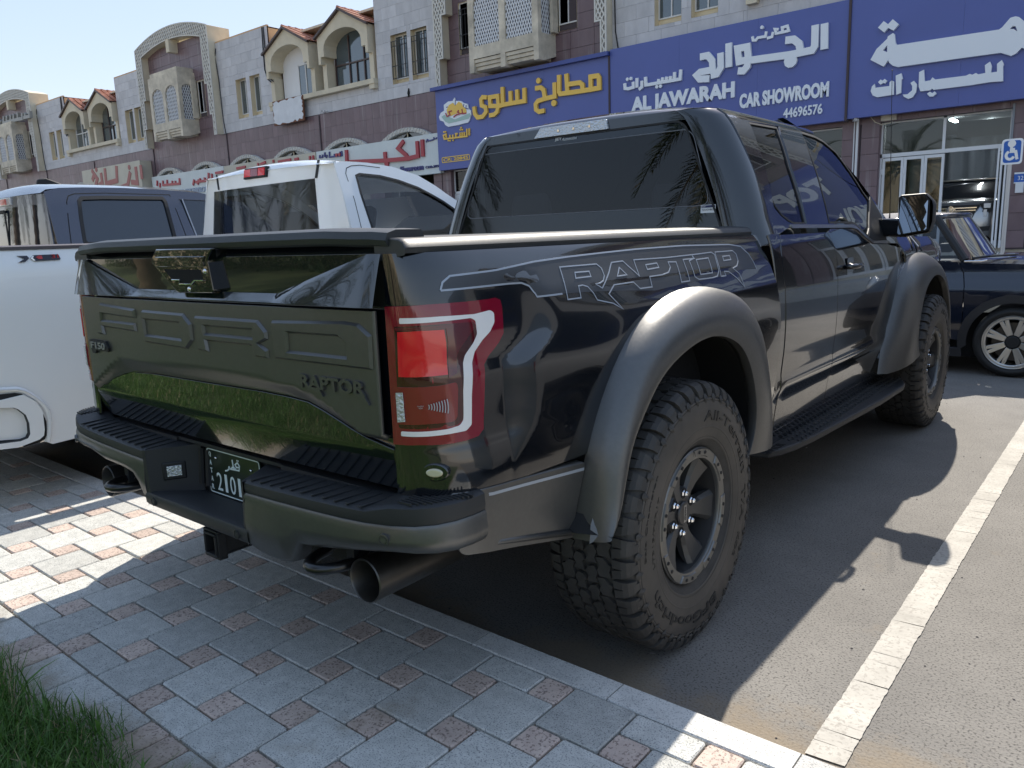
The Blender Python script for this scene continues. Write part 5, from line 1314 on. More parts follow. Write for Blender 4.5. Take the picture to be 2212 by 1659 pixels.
rows = [[(WX+.018-d, c.x+(y-c.x)*s, c.y+(z-c.y)*s) for y, z in hole] for d, s in ((0, 1), (.03, .93), (.07, .72), (.12, .70))]
mb.grid(rows, wrap=True); mb.build('exhaust_bezel', M_PLA, WT, auto=30); mb = MB(); mb.add(rows[-1], [tuple(range(n))]); mb.build('exhaust_opening', M_DRK, WT)
mb = MB(); mb.prism([(WX-.02, y, z) for y, z in wp([(-250, 350), (0, 345), (200, 325), (290, 335), (310, 352), (250, 380), (0, 420), (-250, 440)])], (.025, 0, 0)); mb.build('bumper_step', M_PLB, WT)
mb = MB(); mb.prism([(WX-.03, y, z) for y, z in wp([(555, 605), (575, 598), (620, 700), (622, 880), (600, 930), (530, 975), (330, 1030), (310, 1010), (520, 935), (580, 885), (590, 800)])], (.03, 0, 0)); mb.build('bumper_gap', M_DRK, WT)
mb = MB(); mb.box(-4.05, WX-.16, -.45, -.05, .42, .72); mb.build('bumper_bar', M_WPT, WT, bev=.04)
# badge X31
def wb(L_): return [(TR(x8(*p), 0, WX-.02).y, TR(x8(*p), 0, WX-.02).z) for p in L_]
M_BGK = mat('badge black', (.02, .018, .03), .3); M_BGR = mat('badge red', (.45, .03, .03), .35)
for nm_, L_, m_, d in (('badge', [(230, 1352), (360, 1350), (386, 1382), (330, 1428), (242, 1438), (320, 1392)], M_BGK, .006), ('badge', [(395, 1385), (440, 1342), (770, 1328), (792, 1390), (780, 1402), (450, 1420)], M_BGK, .006), ('badge', [(470, 1370), (505, 1348), (550, 1346), (556, 1388), (510, 1392)], M_BGR, .009), ('badge', [(398, 1385), (430, 1350), (450, 1350), (430, 1382), (460, 1412), (440, 1414)], M_WPT, .009)):
    mb = MB(); q = wb(L_); mb.prism([(SW(y, z)+.0, y, z) for y, z in q], (d, 0, 0)); mb.build(nm_, m_, WT)
c0 = wb([(722, 1358)])[0]; mb = MB(); text3d(mb, '31', lambda a, b, d: Vector((SW(*c0)+.0065+d, c0[0]+a, c0[1]+b)), 1, .003, bold=.02, fit=(.032, .020)); mb.build('badge_lettering', M_BGR, WT)
# cab
def SWc(y, z): return -2.085-.155*max(0, z-1.36)*1.9-.05*max(0, z-1.7)
def ws_(L_, f=wk):
    o = []
    for p in L_:
        x = -2.2
        for _ in range(20): P = TR(f(*p), 0, x); x = .5*x+.5*SWc(P.y, P.z)
        P = TR(f(*p), 0, x); o.append((P.y, P.z))
    return o
WR = 2.20
roofl = ws_([(1150, 178), (1300, 172), (1500, 182), (1700, 215), (1900, 282), (2040, 365), (2130, 430)])
roofl = [(WR+.06, roofl[0][1])]+[p for p in roofl if p[0] > WR+.12]
wwin = ws_([(1412, 285), (1440, 272), (1600, 288), (1750, 325), (1900, 380), (2000, 432), (2105, 492), (2180, 545)])
wwin = wwin+[(wwin[-1][0]+.35, 1.36), (wwin[-1][0]+.30, 1.30)]+[(ws_([(1570, 760)])[0][0], 1.30)]+ws_([(1540, 700), (1450, 430)])
ylast = roofl[-1][0]
cabo = [(WR+.06, .50), (WR+.06, roofl[0][1])]+roofl[1:]+[(ylast+.75, 1.32), (ylast+.9, 1.25), (ylast+.9, .50)]
for sg in (1, -1):
    f2 = (lambda y, z: Vector((SWc(y, z), y, z))) if sg == 1 else (lambda y, z: Vector((-6.2-SWc(y, z), y, z)))
    o_ = lambda P, sg=sg: Vector((sg, 0, 0))
    panel('cab_side', cabo, f2, M_WPT, WT, holes=[wwin], out=o_, step=.07)
    panel('side_glass', wwin, f2, G_DARK, WT, out=o_, step=.1, thick=0, off=-.012)
    dl = ws_([(1465, 745), (1400, 480), (1330, 270), (1335, 225), (1370, 208), (1440, 202), (1600, 222)])
    mb = MB(); strokes(mb, [dl], .006, lambda a, b, d: Vector((f2(a, b).x+sg*(.0004+d*.2), a, b)), .001); mb.build('door_gap', M_DRK, WT)
    mb = MB(); w2 = resamp(wwin, .05); strokes(mb, [w2+[w2[0]]], .016, lambda a, b, d: Vector((f2(a, b).x+sg*d, a, b)), .003, -.012); mb.build('window_seal', M_PLB, WT)
xr_ = lambda z: SWc(2.3, z)
def RWf(x, z): u = (x+3.1)/.95; return Vector((x, WR+(z-1.4)*.08+.07*abs(u)**3*.6, z))
zT = roofl[1][1]
gB = lambda L_, y=WR+.03: [(TR(wk(*p), 1, y).x, TR(wk(*p), 1, y).z) for p in L_]
gr = gB([(1070, 305), (1145, 745)]); gx = -3.1
gt, gb_ = gr[0][0], gr[1][0]
zgt = gr[0][1]
glw = [(2*gx-gb_-.10, 1.33), (gb_+.0, 1.33), (gt, zgt), (2*gx-gt-.10, zgt-.01)]
panel('rear_window', glw, RWf, M_GLB if False else G_DARK, WT, out=outB if 'outB' in globals() else (lambda P: Vector((0, -1, 0))), step=.1, thick=0)
oB = lambda P: Vector((0, -1, 0))
hole = [(a, b) for a, b in glw]
panel('cab_rear', [(2*gx-xr_(1.3), 1.0), (xr_(1.3), 1.0), (xr_(1.33), 1.33), (xr_(zT), zT), (2*gx-xr_(zT), zT), (2*gx-xr_(1.33), 1.33)], RWf, M_WPT, WT, holes=[hole], out=oB, step=.07)
mb = MB()
for s_ in (1, -1):
    xx = gt if s_ == 1 else 2*gx-gt; mb.add([RWf(xx+s_*.0, zgt)+Vector((0, -.002, 0)), RWf(xx+s_*.03, zgt)+Vector((0, -.002, 0)), RWf(xx+s_*.06, zT+.02)+Vector((0, -.002, 0)), RWf(xx+s_*.03, zT+.02)+Vector((0, -.002, 0))], [(0, 1, 2, 3)])
mb.build('roof_seam', M_PLB, WT)
rows = []; NRr = 16
for k, (y, z) in enumerate([(WR+.035, roofl[0][1]-.004)]+roofl):
    r_ = []; hw = -3.1-SWc(y, z); hw = SWc(y, z)+3.1
    for i in range(NRr+1): u = -1+2*i/NRr; r_.append((-3.1+u*hw, y+.02*(1-u*u)*0, z+.055*(1-abs(u)**2.4)*(.25 if k == 0 else .8 if k == 1 else 1)))
    rows.append(r_)
mb = MB(); mb.grid(rows); mb.build('roof', M_WPT, WT, smooth=True, fix=True)
mb = MB(); y, z = roofl[-1]; hw = SWc(y, z)+3.1; mb.grid([[(-3.1-hw+.05, y, z+.01), (-3.1+hw-.05, y, z+.01)], [(-3.1-.9, y+.75, 1.30), (-3.1+.9, y+.75, 1.30)]]); mb.build('windscreen', G_CLR, WT)
mb = MB(); mb.box(-4.0, -2.2, y+.7, y+2.0, .7, 1.22); mb.build('hood', M_WPT, WT, bev=.08, seg=4)
q = gB([(485, 308), (492, 250), (540, 222), (738, 208), (722, 285)], WR+.02)
cz0, cz1 = zgt+.012, zT+.0
mb = MB(); cc = TR(wk(612, 258), 1, WR+.03); mb.prism([RWf(cc.x+a, cc.z+b)+Vector((0, -.02, 0)) for a, b in ((-.155, -.045), (.15, -.045), (.165, .035), (-.135, .035))], (0, .03, 0)); bl = mb.build('third_brake_light', M_PLB, WT, bev=.005)
for a, b, m_ in ((-.14, -.05, M_RED2), (-.05, .045, M_RED), (.05, .14, M_RED2)): mb = MB(); mb.prism([RWf(cc.x+x, cc.z+z)+Vector((0, -.024, 0)) for x, z in ((a, -.03), (b, -.03), (b+.004, .026), (a+.008, .026))], (0, .006, 0)); mb.build('lens', m_, bl)
for x in (-3.55, -2.65):
    mb = MB(); mb.obox((x, 2.9, 1.15), (.5, .14, .6), Matrix.Rotation(-.2, 3, 'X')); sb = mb.build('seat_back', M_SEAT, WT, bev=.05); mb = MB(); mb.obox((x, 2.80, 1.55), (.27, .1, .19), Matrix.Rotation(-.2, 3, 'X')); mb.build('headrest', M_SEAT, sb, bev=.04)
simple_wheel(WT, (-2.26, .97, .40), (1, 0, 0), .40, .22, .26, M_RIM); simple_wheel(WT, (-2.26, 4.9, .40), (1, 0, 0), .40, .22, .26, M_RIM)
simple_wheel(WT, (-3.94, .97, .40), (-1, 0, 0), .40, .22, .26, M_RIM); simple_wheel(WT, (-3.94, 4.9, .40), (-1, 0, 0), .40, .22, .26, M_RIM)

# --- slate grey crew-cab pickup beyond it
GXs, GC = -4.95, -5.95
GT = thing('pickup_truck', 'slate grey crew-cab pickup with dark side glass and a roof fin, furthest left', 'pickup truck', (GC, 2.4, 0))
def SGt(y, z): return GXs-.30*max(0, z-1.40)-.10*max(0, z-1.78)
def gs(L_, f=x0k):
    o = []
    for p in L_:
        x = GXs
        for _ in range(20): P = TR(f(*p), 0, x); x = .5*x+.5*SGt(P.y, P.z)
        P = TR(f(*p), 0, x); o.append((P.y, P.z))
    return o
rl = gs([(440, 110), (560, 97), (800, 92), (1200, 98), (1600, 118), (1950, 148)])
gw = gs([(765, 225), (790, 196), (1000, 190), (1570, 196), (1600, 230), (1690, 560), (1700, 620), (850, 640), (820, 610), (785, 400)])
gw2 = gs([(1725, 208), (1935, 215), (2050, 225), (2150, 560), (1890, 560), (1800, 360)])
gy0 = rl[0][0]-.02; zt_ = max(p[1] for p in rl)
rl2 = [(max(p[0], gy0), p[1]) for p in rl]
gend = rl2[-1][0]
gout = [(gy0, .6), (gy0, rl2[0][1]-.02)]+rl2[1:]+[(gend+.4, zt_-.12), (gend+.9, 1.38), (gend+.9, .6)]
for sg in (1, -1):
    f2 = (lambda y, z: Vector((SGt(y, z), y, z))) if sg == 1 else (lambda y, z: Vector((2*GC-SGt(y, z), y, z)))
    o_ = lambda P, sg=sg: Vector((sg, 0, .2))
    panel('cab_side', gout, f2, M_GPT, GT, holes=[gw, gw2], out=o_, step=.08)
    panel('side_glass', gw, f2, M_GLB, GT, out=o_, step=.1, thick=0, off=-.012); panel('side_glass', gw2, f2, M_GLB, GT, out=o_, step=.1, thick=0, off=-.012)
    mb = MB(); w2 = resamp(gw, .05); strokes(mb, [w2+[w2[0]]], .03, lambda a, b, d: Vector((f2(a, b).x+sg*d, a, b)), .004, -.012); mb.build('window_trim', M_PLB, GT)
    dl = gs([(690, 640), (660, 400), (645, 230), (660, 175), (720, 155), (1000, 148), (1640, 165), (1700, 300), (1800, 560)])
    mb = MB(); strokes(mb, [dl], .008, lambda a, b, d: Vector((f2(a, b).x+sg*(.0004+d*.2), a, b)), .001); mb.build('door_gap', M_DRK, GT)
    mb = MB(); lt_ = gs([(1760, 205), (1900, 560)]); strokes(mb, [lt_], .012, lambda a, b, d: Vector((f2(a, b).x+sg*d, a, b)), .006); mb.build('window_trim', M_BRI, GT)
def RG(x, z): u = (x-GC)/1.0; return Vector((x, gy0+(z-1.4)*.05-.05+.05*abs(u)**3, z))
zt0 = rl2[0][1]-.02
gwr = [(2*GC-(SGt(0, 1.4)-.10), 1.38), (SGt(0, 1.4)-.10, 1.38), (SGt(0, zt0)-.06, zt0-.10), (2*GC-(SGt(0, zt0)-.06), zt0-.10)]
panel('cab_rear', [(2*GC-SGt(0, 1.), 1.0), (SGt(0, 1.), 1.0), (SGt(0, zt0)-.005, zt0), (2*GC-SGt(0, zt0)+.005, zt0)], RG, M_GPT, GT, holes=[gwr], out=oB, step=.08)
panel('rear_window', gwr, RG, M_GLB, GT, out=oB, step=.1, thick=0)
mb = MB()
for x in (GC-.3, GC+.02): mb.box(x-.012, x+.012, RG(GC, 1.5).y-.008, RG(GC, 1.5).y, 1.40, zt0-.12)
mb.box(GC-.3, GC+.02, RG(GC, 1.5).y-.008, RG(GC, 1.5).y, zt0-.14, zt0-.115); mb.build('slider_frame', M_PLB, GT)
rows = []
for k, (y, z) in enumerate([(gy0-.03, rl2[0][1]-.03)]+rl2+[(gend+.4, zt_-.12)]):
    hw = SGt(y, z)-GC; rows.append([(GC+u*hw, y, z-.002+.07*(1-abs(u)**2.6)*(.1 if k == 0 else .7 if k == 1 else 1)) for u in [-1+2*i/16 for i in range(17)]])
mb = MB(); mb.grid(rows); mb.build('roof', M_GPT, GT, smooth=True, fix=True)
mb = MB(); mb.prism([(GC-.02, y, z) for y, z in ((gy0+.25, zt_+.05), (gy0+.27, zt_+.12), (gy0+.34, zt_+.135), (gy0+.55, zt_+.055))], (.04, 0, 0)); mb.build('roof_fin', M_PLB, GT, bev=.01)
mb = MB(); p = RG(GC, zt0-.045); mb.box(p.x-.17, p.x+.17, p.y-.012, p.y+.01, zt0-.08, zt0-.01); cl_ = mb.build('third_brake_light', M_CLR, GT, bev=.004); mb = MB(); mb.box(p.x-.07, p.x+.07, p.y-.016, p.y-.01, zt0-.07, zt0-.02); mb.build('lens', M_RED2, cl_)
mb = MB(); mb.box(2*GC-GXs, GXs-.02, -.5, 1.5, .6, 1.36); mb.build('bed', M_GPT, GT, bev=.04); mb = MB(); mb.box(GC-.95, GC+.95, gend+.9, gend+2.1, .6, 1.22); mb.build('hood', M_GPT, GT, bev=.1, seg=4)
for y in (.5, 4.2):
    for sg in (1, -1): simple_wheel(GT, (GC+sg*.86, y, .40), (sg, 0, 0), .40, .24, .27, M_RIM)

# --- dark convertible hatchback ahead on the right
mc = crop(3600, 700, 796/432); MYs = 6.66
MC = thing('convertible_car', 'small dark convertible with silver multi-spoke wheels crossing ahead of the black truck', 'car', (.2, 7.5, 0))
def SM(x, z): return MYs+.10*sstep(z, .74, .93)+.03*sstep(.35-z, -.2, .2)+.10*sstep(x, 1.45, 2.2)
def my(L_, y=MYs+.02): return [(TR(mc(*p), 1, y).x, TR(mc(*p), 1, y).z) for p in L_]
oM = lambda P: Vector((0, -1, .1))
def mside(name, outl, m, off=0., thick=.015, step=.05, both_=True, holes=()):
    for sg in ((1, -1) if both_ else (1,)):
        f2 = (lambda x, z: Vector((x, SM(x, z), z))) if sg == 1 else (lambda x, z: Vector((x, 15.05-SM(x, z), z)))
        panel(name, outl, f2, m, MC, out=lambda P, sg=sg: Vector((0, -sg, .1)), step=step, thick=thick, off=off, holes=holes)
wc = (1.29, .31)
arch_o = [(wc[0]+.425*math.cos(t), wc[1]+.415*math.sin(t)) for t in [math.pi*(1.07-1.14*i/24) for i in range(25)]]
arch_i = [(wc[0]+.355*math.cos(t), wc[1]+.345*math.sin(t)) for t in [math.pi*(1.04-1.08*i/24) for i in range(25)]]
gapx_ = my([(300, 612), (345, 690), (362, 790), (352, 1000), (330, 1175)])
belt = my([(270, 607), (350, 612), (500, 607)])
zb_ = belt[1][1]; xg = gapx_[2][0]
hoodl = my([(500, 607), (650, 578), (760, 562)])
fend = [(gapx_[-1][0]+.004, gapx_[-1][1])]+[(x+.004, z) for x, z in gapx_[::-1][1:]]+[(gapx_[0][0]+.004, zb_-.005)]+[(belt[2][0], belt[2][1]-.02), (1.5, zb_-.03), (1.85, zb_-.10), (2.05, .62), (2.08, .40), (1.76, .33)]+arch_o[::-1]
mside('front_wing', fend, M_NPT)
door = [(x-.004, z) for x, z in gapx_]+[(-.55, gapx_[-1][1]), (-.60, zb_+.0), (gapx_[0][0]-.01, zb_-.002)]
mside('door', door, M_NPT)
mside('rear_wing', [(-.61, .24), (-.61, zb_), (-1.5, zb_+.02), (-1.9, .75), (-1.95, .30)], M_NPT)
mside('arch_cladding', arch_o+arch_i[::-1], M_CLAD, off=.008, thick=.03)
mside('sill', [(-1.0, .16), (-1.0, .235), (arch_o[0][0]+.02, .235), (arch_o[0][0]+.03, .16)], M_CLAD, off=.01, thick=.05)
mb = MB(); mb.box(-1.8, 2.0, 6.85, 8.2, .14, .55); mb.build('floor_pan', M_DRK, MC)
mb = MB(); rows = []
for k, t in enumerate([i/10 for i in range(11)]):
    x = belt[2][0]-.10+t*(2.02-belt[2][0]+.10); dz = -.0-.26*t**3; hw = .78-.10*t; rows.append([(x+.05*(1-abs(u)**2)*(t == 1), 7.525+u*hw, zb_-.02+dz+.07*(1-abs(u)**3)) for u in [-1+i/5 for i in range(11)]])
mb.grid(rows); mb.build('hood', M_NPT, MC, smooth=True, fix=True)
mb = MB(); mb.box(1.95, 2.12, 6.85, 8.2, .22, .60); mb.build('front_bumper', M_CLAD, MC, bev=.05)
# windscreen: near pillar and far pillar
n0, n1 = TR(mc(162, 288), 1, 6.92), TR(mc(368, 600), 1, 6.80)
f0_, f1_ = TR(mc(297, 262), 1, 8.10), TR(mc(682, 572), 1, 8.22)
f0_.z = n0.z+.0; 
top_n, top_f = n0, Vector((n0.x, 8.12, n0.z)); bot_n, bot_f = n1, Vector((n1.x, 8.24, n1.z))
rows = []
for k in range(6):
    t = k/5; a = top_n.lerp(bot_n, t); b = top_f.lerp(bot_f, t); rows.append([a.lerp(b, s)+Vector((.16*math.sin(math.pi*s), 0, .015*math.sin(math.pi*s))) for s in [i/10 for i in range(11)]])
mb = MB(); mb.grid(rows); mb.build('windscreen', G_MID, MC, smooth=True)
mb = MB(); mb.tube([top_n, bot_n], .03, 8); mb.build('windscreen_pillar', M_NPT, MC, smooth=True); mb = MB(); mb.tube([top_f, bot_f], .03, 8); mb.build('windscreen_pillar', M_NPT, MC, smooth=True)
mb = MB(); mb.tube([r_ for r_ in rows[0]], .025, 8); mb.build('windscreen_header', M_NPT, MC, smooth=True)
mb = MB(); rr5 = []
for x, dz, hw in ((top_n.x+.02, .0, .60), (top_n.x-.3, .03, .63), (top_n.x-.8, .02, .63), (top_n.x-1.3, -.10, .60), (top_n.x-1.6, -.36, .58)): rr5.append([(x+.1*(1-u*u)*(dz == 0), 7.525+u*hw, n0.z+.0+dz+.035*(1-abs(u)**3)-.02*(abs(u) == 1)) for u in [-1+i/6 for i in range(13)]])
mb.grid(rr5); mb.build('soft_top', mat('grey soft top', (.10, .10, .12), .8), MC, smooth=True, fix=True)
mb = MB(); mb.add([top_n, top_n+Vector((-1.2, 0, -.03)), Vector((bot_n.x-1.45, 6.80, bot_n.z)), bot_n+Vector((-.02, 0, 0))], [(0, 1, 2, 3)]); mb.build('side_glass', G_DARK, MC)
mb = MB(); mb.prism([(x, 6.77, z) for x, z in ((top_n.x+.0, top_n.z), (bot_n.x+.02, bot_n.z), (bot_n.x-.22, bot_n.z), (top_n.x-.08, top_n.z))], (0, .03, 0)) if False else None
mb.tube([top_n+Vector((0, .0, 0)), bot_n], .035, 8); mb.build('pillar_cover', M_PLB, MC)
wb0 = my([(390, 600), (520, 585), (590, 568), (690, 572)]); mb = MB(); mb.tube([Vector((wb0[0][0], 6.86, wb0[0][1]+.01)), Vector((wb0[1][0], 6.9, wb0[1][1]+.01)), Vector((wb0[3][0], 7.1, wb0[3][1]))], .010, 6); mb.build('wiper', M_PLB, MC)
ct = my([(350, 610), (480, 608), (520, 600)]); mb = MB(); mb.tube([Vector((x, SM(x, z)+.0, z+.0)) for x, z in ct], .008, 6); mb.build('belt_trim', M_CHR, MC)
mb = MB(); mb.lathe([(0, .02), (.07, .015), (.09, 0), (.085, -.02)], Vector((1.95, 6.95, zb_-.12)), (.7, -.5, .4), 20); mb.build('headlight', M_CLR, MC, smooth=True)
mb = MB(); mb.obox((.42, 8.32, zb_+.08), (.14, .10, .10)); mb.build('door_mirror', M_PLB, MC, bev=.03)
for x in (1.29, -1.22):
    simple_wheel(MC, (x, MYs+.10, .31), (0, -1, 0), .31, .232, .20, mat('machined alloy', (.55, .55, .53), .28, metal=.8), style='alloy'); simple_wheel(MC, (x, 15.05-MYs-.10, .31), (0, 1, 0), .31, .232, .20, MATS['machined alloy'], style='steel')
mb = MB(); 
for x in (.0, -.05): mb.obox((x+.0, 7.2, .8), (.12, .45, .5))
mb.build('seat_back', M_SEAT, MC, bev=.04)
mb = MB(); mb.box(.15, .62, 6.9, 8.15, .62, zb_-.03); mb.build('dashboard', M_PLB, MC, bev=.05)

# --- silver SUV inside the showroom
sh = crop(3300, 350, 2208/732)
SV = thing('suv', 'silver SUV with a wide chrome-barred black grille inside the open showroom', 'car', (-2.3, 25.5, .64))
YF_ = 23.3; XS0, XS1 = -3.35, -1.22
def vs(L_, y=YF_): return [(TR(sh(*p), 1, y).x, y, TR(sh(*p), 1, y).z) for p in L_]
cxs = (XS0+XS1)/2
mb = MB(); rows = []
for y, z0_, z1_, w_ in ((23.28, .95, 1.55, .94), (23.36, .88, 1.80, 1.0), (23.6, .86, 1.90, 1.04), (24.3, .86, 1.96, 1.05), (24.6, .86, 1.98, 1.05), (28.0, .86, 1.96, 1.04)):
    r_ = []
    for a, z in ((-.96, z0_), (-1, z0_+.12), (-1.0, z0_+.4), (-.985, z1_-.14), (-.93, z1_-.03), (-.7, z1_), (0, z1_+.03), (.7, z1_), (.93, z1_-.03), (.985, z1_-.14), (1.0, z0_+.4), (1, z0_+.12), (.96, z0_)): r_.append((cxs+a*w_, y, z))
    rows.append(r_)
mb.grid(rows); mb.add(rows[0], [tuple(range(13))]); mb.build('body', M_SIL, SV, auto=60, fix=True)
mb = MB(); rows = []
for y, z, w_ in ((24.5, 1.97, .95), (25.3, 2.46, .80), (25.6, 2.52, .78), (27.9, 2.50, .78), (28.1, 1.95, .95)): rows.append([(cxs-w_-.02, y, 1.9), (cxs-w_, y, min(z, 2.4)), (cxs-w_+.1, y, z), (cxs+w_-.1, y, z), (cxs+w_, y, min(z, 2.4)), (cxs+w_+.02, y, 1.9)])
mb.grid(rows); mb.build('greenhouse', M_GLB, SV, auto=40, fix=True)
mb = MB(); mb.box(cxs-.72, cxs+.72, 25.4, 28.0, 2.50, 2.56); mb.build('roof', M_SIL, SV, bev=.02)
mb = MB(); mb.prism([(cxs-.66, YF_-.04, 1.78), (cxs+.66, YF_-.04, 1.78), (cxs+.50, YF_-.06, 1.36), (cxs-.50, YF_-.06, 1.36)], (0, .2, 0)); gr_ = mb.build('grille', M_PLB, SV)
for z, w_ in ((1.70, .62), (1.63, .60)): mb = MB(); mb.box(cxs-w_, cxs+w_, YF_-.10, YF_-.05, z-.012, z+.015); mb.build('grille_bar', M_CHR, gr_)
mb = MB(); mb.lathe([(.085, 0), (.09, .01), (.07, .01), (.07, 0)], (cxs, YF_-.10, 1.665), (0, -1, 0), 24); mb.box(cxs-.12, cxs+.12, YF_-.12, YF_-.10, 1.65, 1.68); mb.build('grille_emblem', M_CHR, gr_)
for sg in (1, -1):
    P = [(cxs+sg*a, YF_-.03+abs(a)*.03, z) for a, z in ((.66, 1.80), (.98, 1.84), (.97, 1.62), (.84, 1.44), (.70, 1.43), (.76, 1.66))]
    mb = MB(); mb.prism(P, (0, .2, 0)); hl = mb.build('headlight', M_PLB, SV)
    mb = MB(); mb.box(min(cxs+sg*.78, cxs+sg*.94), max(cxs+sg*.78, cxs+sg*.94), YF_-.06, YF_-.02, 1.68, 1.80); mb.box(min(cxs+sg*.78, cxs+sg*.86), max(cxs+sg*.78, cxs+sg*.86), YF_-.06, YF_-.02, 1.47, 1.64); mb.build('lamp_lens', M_CLR, hl)
    mb = MB(); mb.prism([(cxs+sg*a, YF_-.05, z) for a, z in ((.50, 1.18), (.95, 1.20), (.93, 1.08), (.55, 1.06))], (0, .1, 0)); mb.build('fog_lamp', M_PLB, SV)
    mb = MB(); mb.obox((cxs+sg*1.13, 24.7, 2.05), (.22, .14, .20)); mb.build('door_mirror', M_PLB, SV, bev=.03)
    mb = MB(); mb.lathe([(.0, .0), (.46, .0), (.46, -.3)], (cxs+sg*1.052, 24.15, 1.06), (sg, 0, 0), 30); mb.build('wheel_arch', M_DRK, SV)
    for y in (24.15, 27.1): simple_wheel(SV, (cxs+sg*.95, y, 1.04), (sg, 0, 0), .39, .25, .26, M_SIL)
# --- grey van on the right, outside the frame but mirrored in the truck's side
VN = thing('van', 'dusty grey van with black steel wheels, mirrored in the side of the black truck', 'van', (3.0, 3.2, 0))
VX = 2.45
def SV_(y, z): return VX+.03*sstep(z, .9, 1.1)+.05*sstep(z, 1.0, 1.9)-.0+.02*sstep(.6-z, 0, .3)+.10*sstep(y, 4.9, 5.6)
oV = lambda P: Vector((-1, 0, 0)); fV = lambda y, z: Vector((SV_(y, z), y, z))
def arc_(cy, r0, n=16): return [(cy+r0*math.cos(t), .36+r0*1.0*math.sin(t)) for t in [math.pi*i/n for i in range(n+1)]]
vo_ = [(.75, .32), (.72, 1.2), (.95, 1.92), (3.9, 1.95), (4.6, 1.30), (5.55, 1.10), (5.65, .5), (5.4, .30)]
vo_ = [(.75, .32), (.72, 1.2), (.95, 1.92), (3.9, 1.95), (4.6, 1.30), (5.55, 1.10), (5.65, .36)]+arc_(4.75, .42)+arc_(1.68, .42)
panel('body_side', vo_, fV, M_VAN, VN, out=oV, step=.08)
for a, b in ((1.15, 2.35), (2.42, 3.75)): panel('side_window', roundp([(a, 1.22), (b, 1.22), (b-.02, 1.80), (a+.05, 1.80)], .05), fV, M_GLB, VN, out=oV, step=.1, off=.004)
panel('fuel_flap', roundp([(2.15, .86), (2.37, .86), (2.37, 1.06), (2.15, 1.06)], .03, 3), fV, M_VAN, VN, out=oV, step=.05, off=.005)
c = (2.26, .96); mb = MB(); text3d(mb, 'Diesel', lambda a, b, d: Vector((SV_(*c)-.006-d, c[0]-a, c[1]+b)), 1, .0006, fit=(.13, .035)); mb.build('flap_lettering', M_PLB, VN)
mb = MB(); rows = []
for y, z, dx in ((.72, 1.0, 0), (.74, 1.3, 0), (.97, 1.92, .06), (1.2, 1.98, .06), (3.8, 1.99, .06), (3.95, 1.93, .08), (4.6, 1.32, .10), (5.5, 1.12, .12), (5.66, .9, .14), (5.68, .4, .14)): rows.append([(VX+dx+.04+(1.75-2*dx)*u, y, z+.03*(1-(2*u-1)**2)) for u in [i/6 for i in range(7)]])
mb.grid(rows); mb.build('body_top', M_VAN, VN, auto=40, fix=True)
mb = MB(); mb.add([(VX+.03, .73, .35), (VX+1.8, .73, .35), (VX+1.8, .75, 1.3), (VX+.04, .75, 1.3)], [(0, 1, 2, 3)]); mb.build('rear_panel', M_VAN, VN)
mb = MB(); mb.box(VX+.02, VX+.09, .70, .76, .95, 1.35); mb.build('tail_lamp', M_RED, VN); mb = MB(); mb.box(VX+.2, VX+1.6, .9, 5.4, .25, .6); mb.build('chassis', M_DRK, VN)
panel('side_moulding', [(2.15, .60), (4.28, .60), (4.28, .66), (2.15, .66)], fV, M_PLB, VN, out=oV, step=.1, off=.012)
for y in (1.68, 4.75):
    mb = MB(); mb.lathe([(0, 0), (.40, 0), (.42, .22)], (VX+.18, y, .38), (-1, 0, 0), 24); mb.build('wheel_arch', M_DRK, VN)
    simple_wheel(VN, (VX+.14, y, .345), (-1, 0, 0), .345, .205, .22, mat('worn steel wheel', (.10, .10, .10), .35, metal=.7)); simple_wheel(VN, (VX+1.7, y, .345), (1, 0, 0), .345, .205, .22, MATS['worn steel wheel'])

VN.location.y += .5
